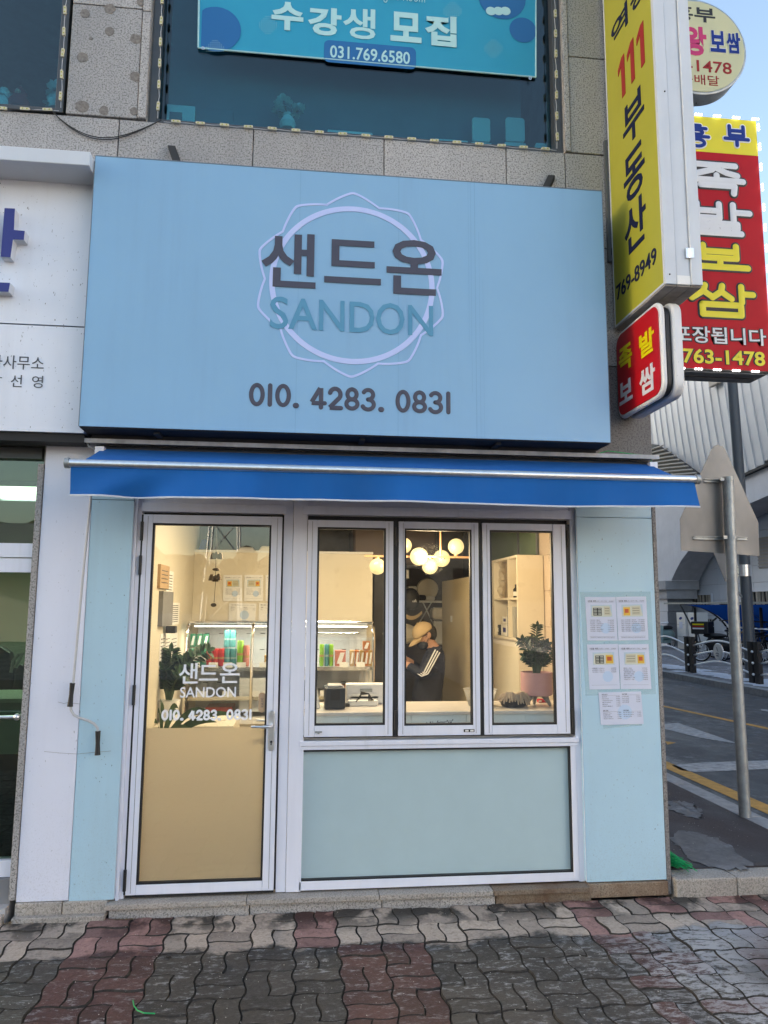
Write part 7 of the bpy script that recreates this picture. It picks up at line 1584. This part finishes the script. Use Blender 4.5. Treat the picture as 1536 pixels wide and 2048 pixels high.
# three white stripes down the near sleeve
sh_l, el_l, wr_l = chn['shL'], chn['elL'], chn['wrL']
for q_ in (-1, 0, 1):
    mb = MB(); pts = []
    for (pa, pb, ra, rb_) in ((sh_l+Vector((.01, 0, .03)), el_l, .072, .056), (el_l, wr_l, .056, .038)):
        ax = (pb-pa).normalized(); side = ax.cross(Vector((0, -1, 0))).normalized()
        rng = np.linspace(.0, .88, 6) if pa is not el_l else np.linspace(.12, .95, 6)
        for s_ in rng:
            r_ = ra+(rb_-ra)*s_; ang = q_*.30; pts.append(pa+(pb-pa)*float(s_)+(Vector((0, -1, 0))*math.cos(ang)+side*math.sin(ang))*(r_+.004))
    mb.tube(pts, .0058, 6).build('sleeve_stripe', 'whitepl', ps, smooth=True)
# ================================================================== OPPOSITE SIDE OF THE STREET (out of view, invented to give the panes something to reflect)
struct(MB().add([(-80, -13, -.03), (80, -13, -.03), (80, -30, -.03), (-80, -30, -.03)], [(0, 1, 2, 3)]), 'main_road', 'asphalt')
DKW = M('winter_wood', (.06, .055, .035), .95, var=.5, vs=.6)
wood = MB(); rr = random.Random(21)
for k in range(70):
    x = -70+k*2.0+rr.uniform(-.8, .8); y = -46-rr.uniform(0, 8); h = rr.uniform(4, 7); wood.tube([(x, y, 0), (x+rr.uniform(-.3, .3), y, h*.8)], [.18, .06], 5)
    for j in range(26): a, e_ = rr.uniform(0, 6.28), rr.uniform(.1, 1.3); l_ = rr.uniform(.6, 1.9); b_ = (x, y, h*rr.uniform(.3, .8)); wood.tube([b_, (b_[0]+l_*math.cos(a)*math.cos(e_), b_[1]+l_*math.sin(a)*math.cos(e_), b_[2]+l_*math.sin(e_))], [.05, .01], 3)
    for j in range(5): wood.ball((x+rr.uniform(-1, 1), y, h*rr.uniform(.5, .9)), rr.uniform(.4, .9), 7, 5)
o = wood.build('far_wood', DKW, None); o['kind'] = 'stuff'
t = E('warehouse', (10, -34, 0), 'long grey low building with a railed roof added across the main road for the panes to reflect', 'building')
MB().box(0, 26, -42, -32, 0, 5.5).build('wall', M('warehouse_wall', (.16, .16, .15), .8, var=.2, vs=1), t); MB().box(-.4, 26.4, -42.4, -31.6, 5.5, 5.9).build('roof', 'stone_dark', t)
for k in range(8): MB().box(1.5+k*3, 3.3+k*3, -31.99, -31.95, 2, 3.6).build('window', 'dark', t)
t = E('tiled_pavilion', (-14, -30, 0), 'traditional pavilion with a sweeping tiled roof added across the main road for the panes to reflect', 'building')
MB().box(-19, -10, -35, -30, 0, 3.2).build('wall', 'cream', t)
rf = MB(); n = 20; vs = []
for i in range(n+1):
    s = i/n*2-1; x = -14.5+s*7; vs += [(x, -28.3, 3.3+.9*s**4), (x*.8+-14.5*.2, -32.5, 5.6+.5*s**4), (x, -36.7, 3.3+.9*s**4)]
rf.add(vs, [(3*i+a, 3*i+a+1, 3*i+a+4, 3*i+a+3) for i in range(n) for a in range(2)]); rf.build('roof', 'stone_dark', t)
for k in range(2):
    x = -7+k*22; t = E('lattice_pylon', (x, -60, 0), f'steel lattice power pylon added on the far hill for the panes to reflect, {"left" if k == 0 else "right"} one', 'pylon')
    mb = MB()
    for sx in (-1, 1):
        for sy in (-1, 1): mb.tube([(x+sx*1.6, -60+sy*1.6, 0), (x+sx*.3, -60+sy*.3, 26)], .10, 4)
    for z in range(0, 25, 3):
        w0, w1 = 1.6-z*.05, 1.6-(z+3)*.05; mb.tube([(x-w0, -60, z), (x+w1, -60, z+3)], .06, 4).tube([(x+w0, -60, z), (x-w1, -60, z+3)], .06, 4)
    for z in (17, 20.5, 24): mb.tube([(x-3, -60, z), (x+3, -60, z)], .09, 4)
    mb.build('frame', 'galv', t)
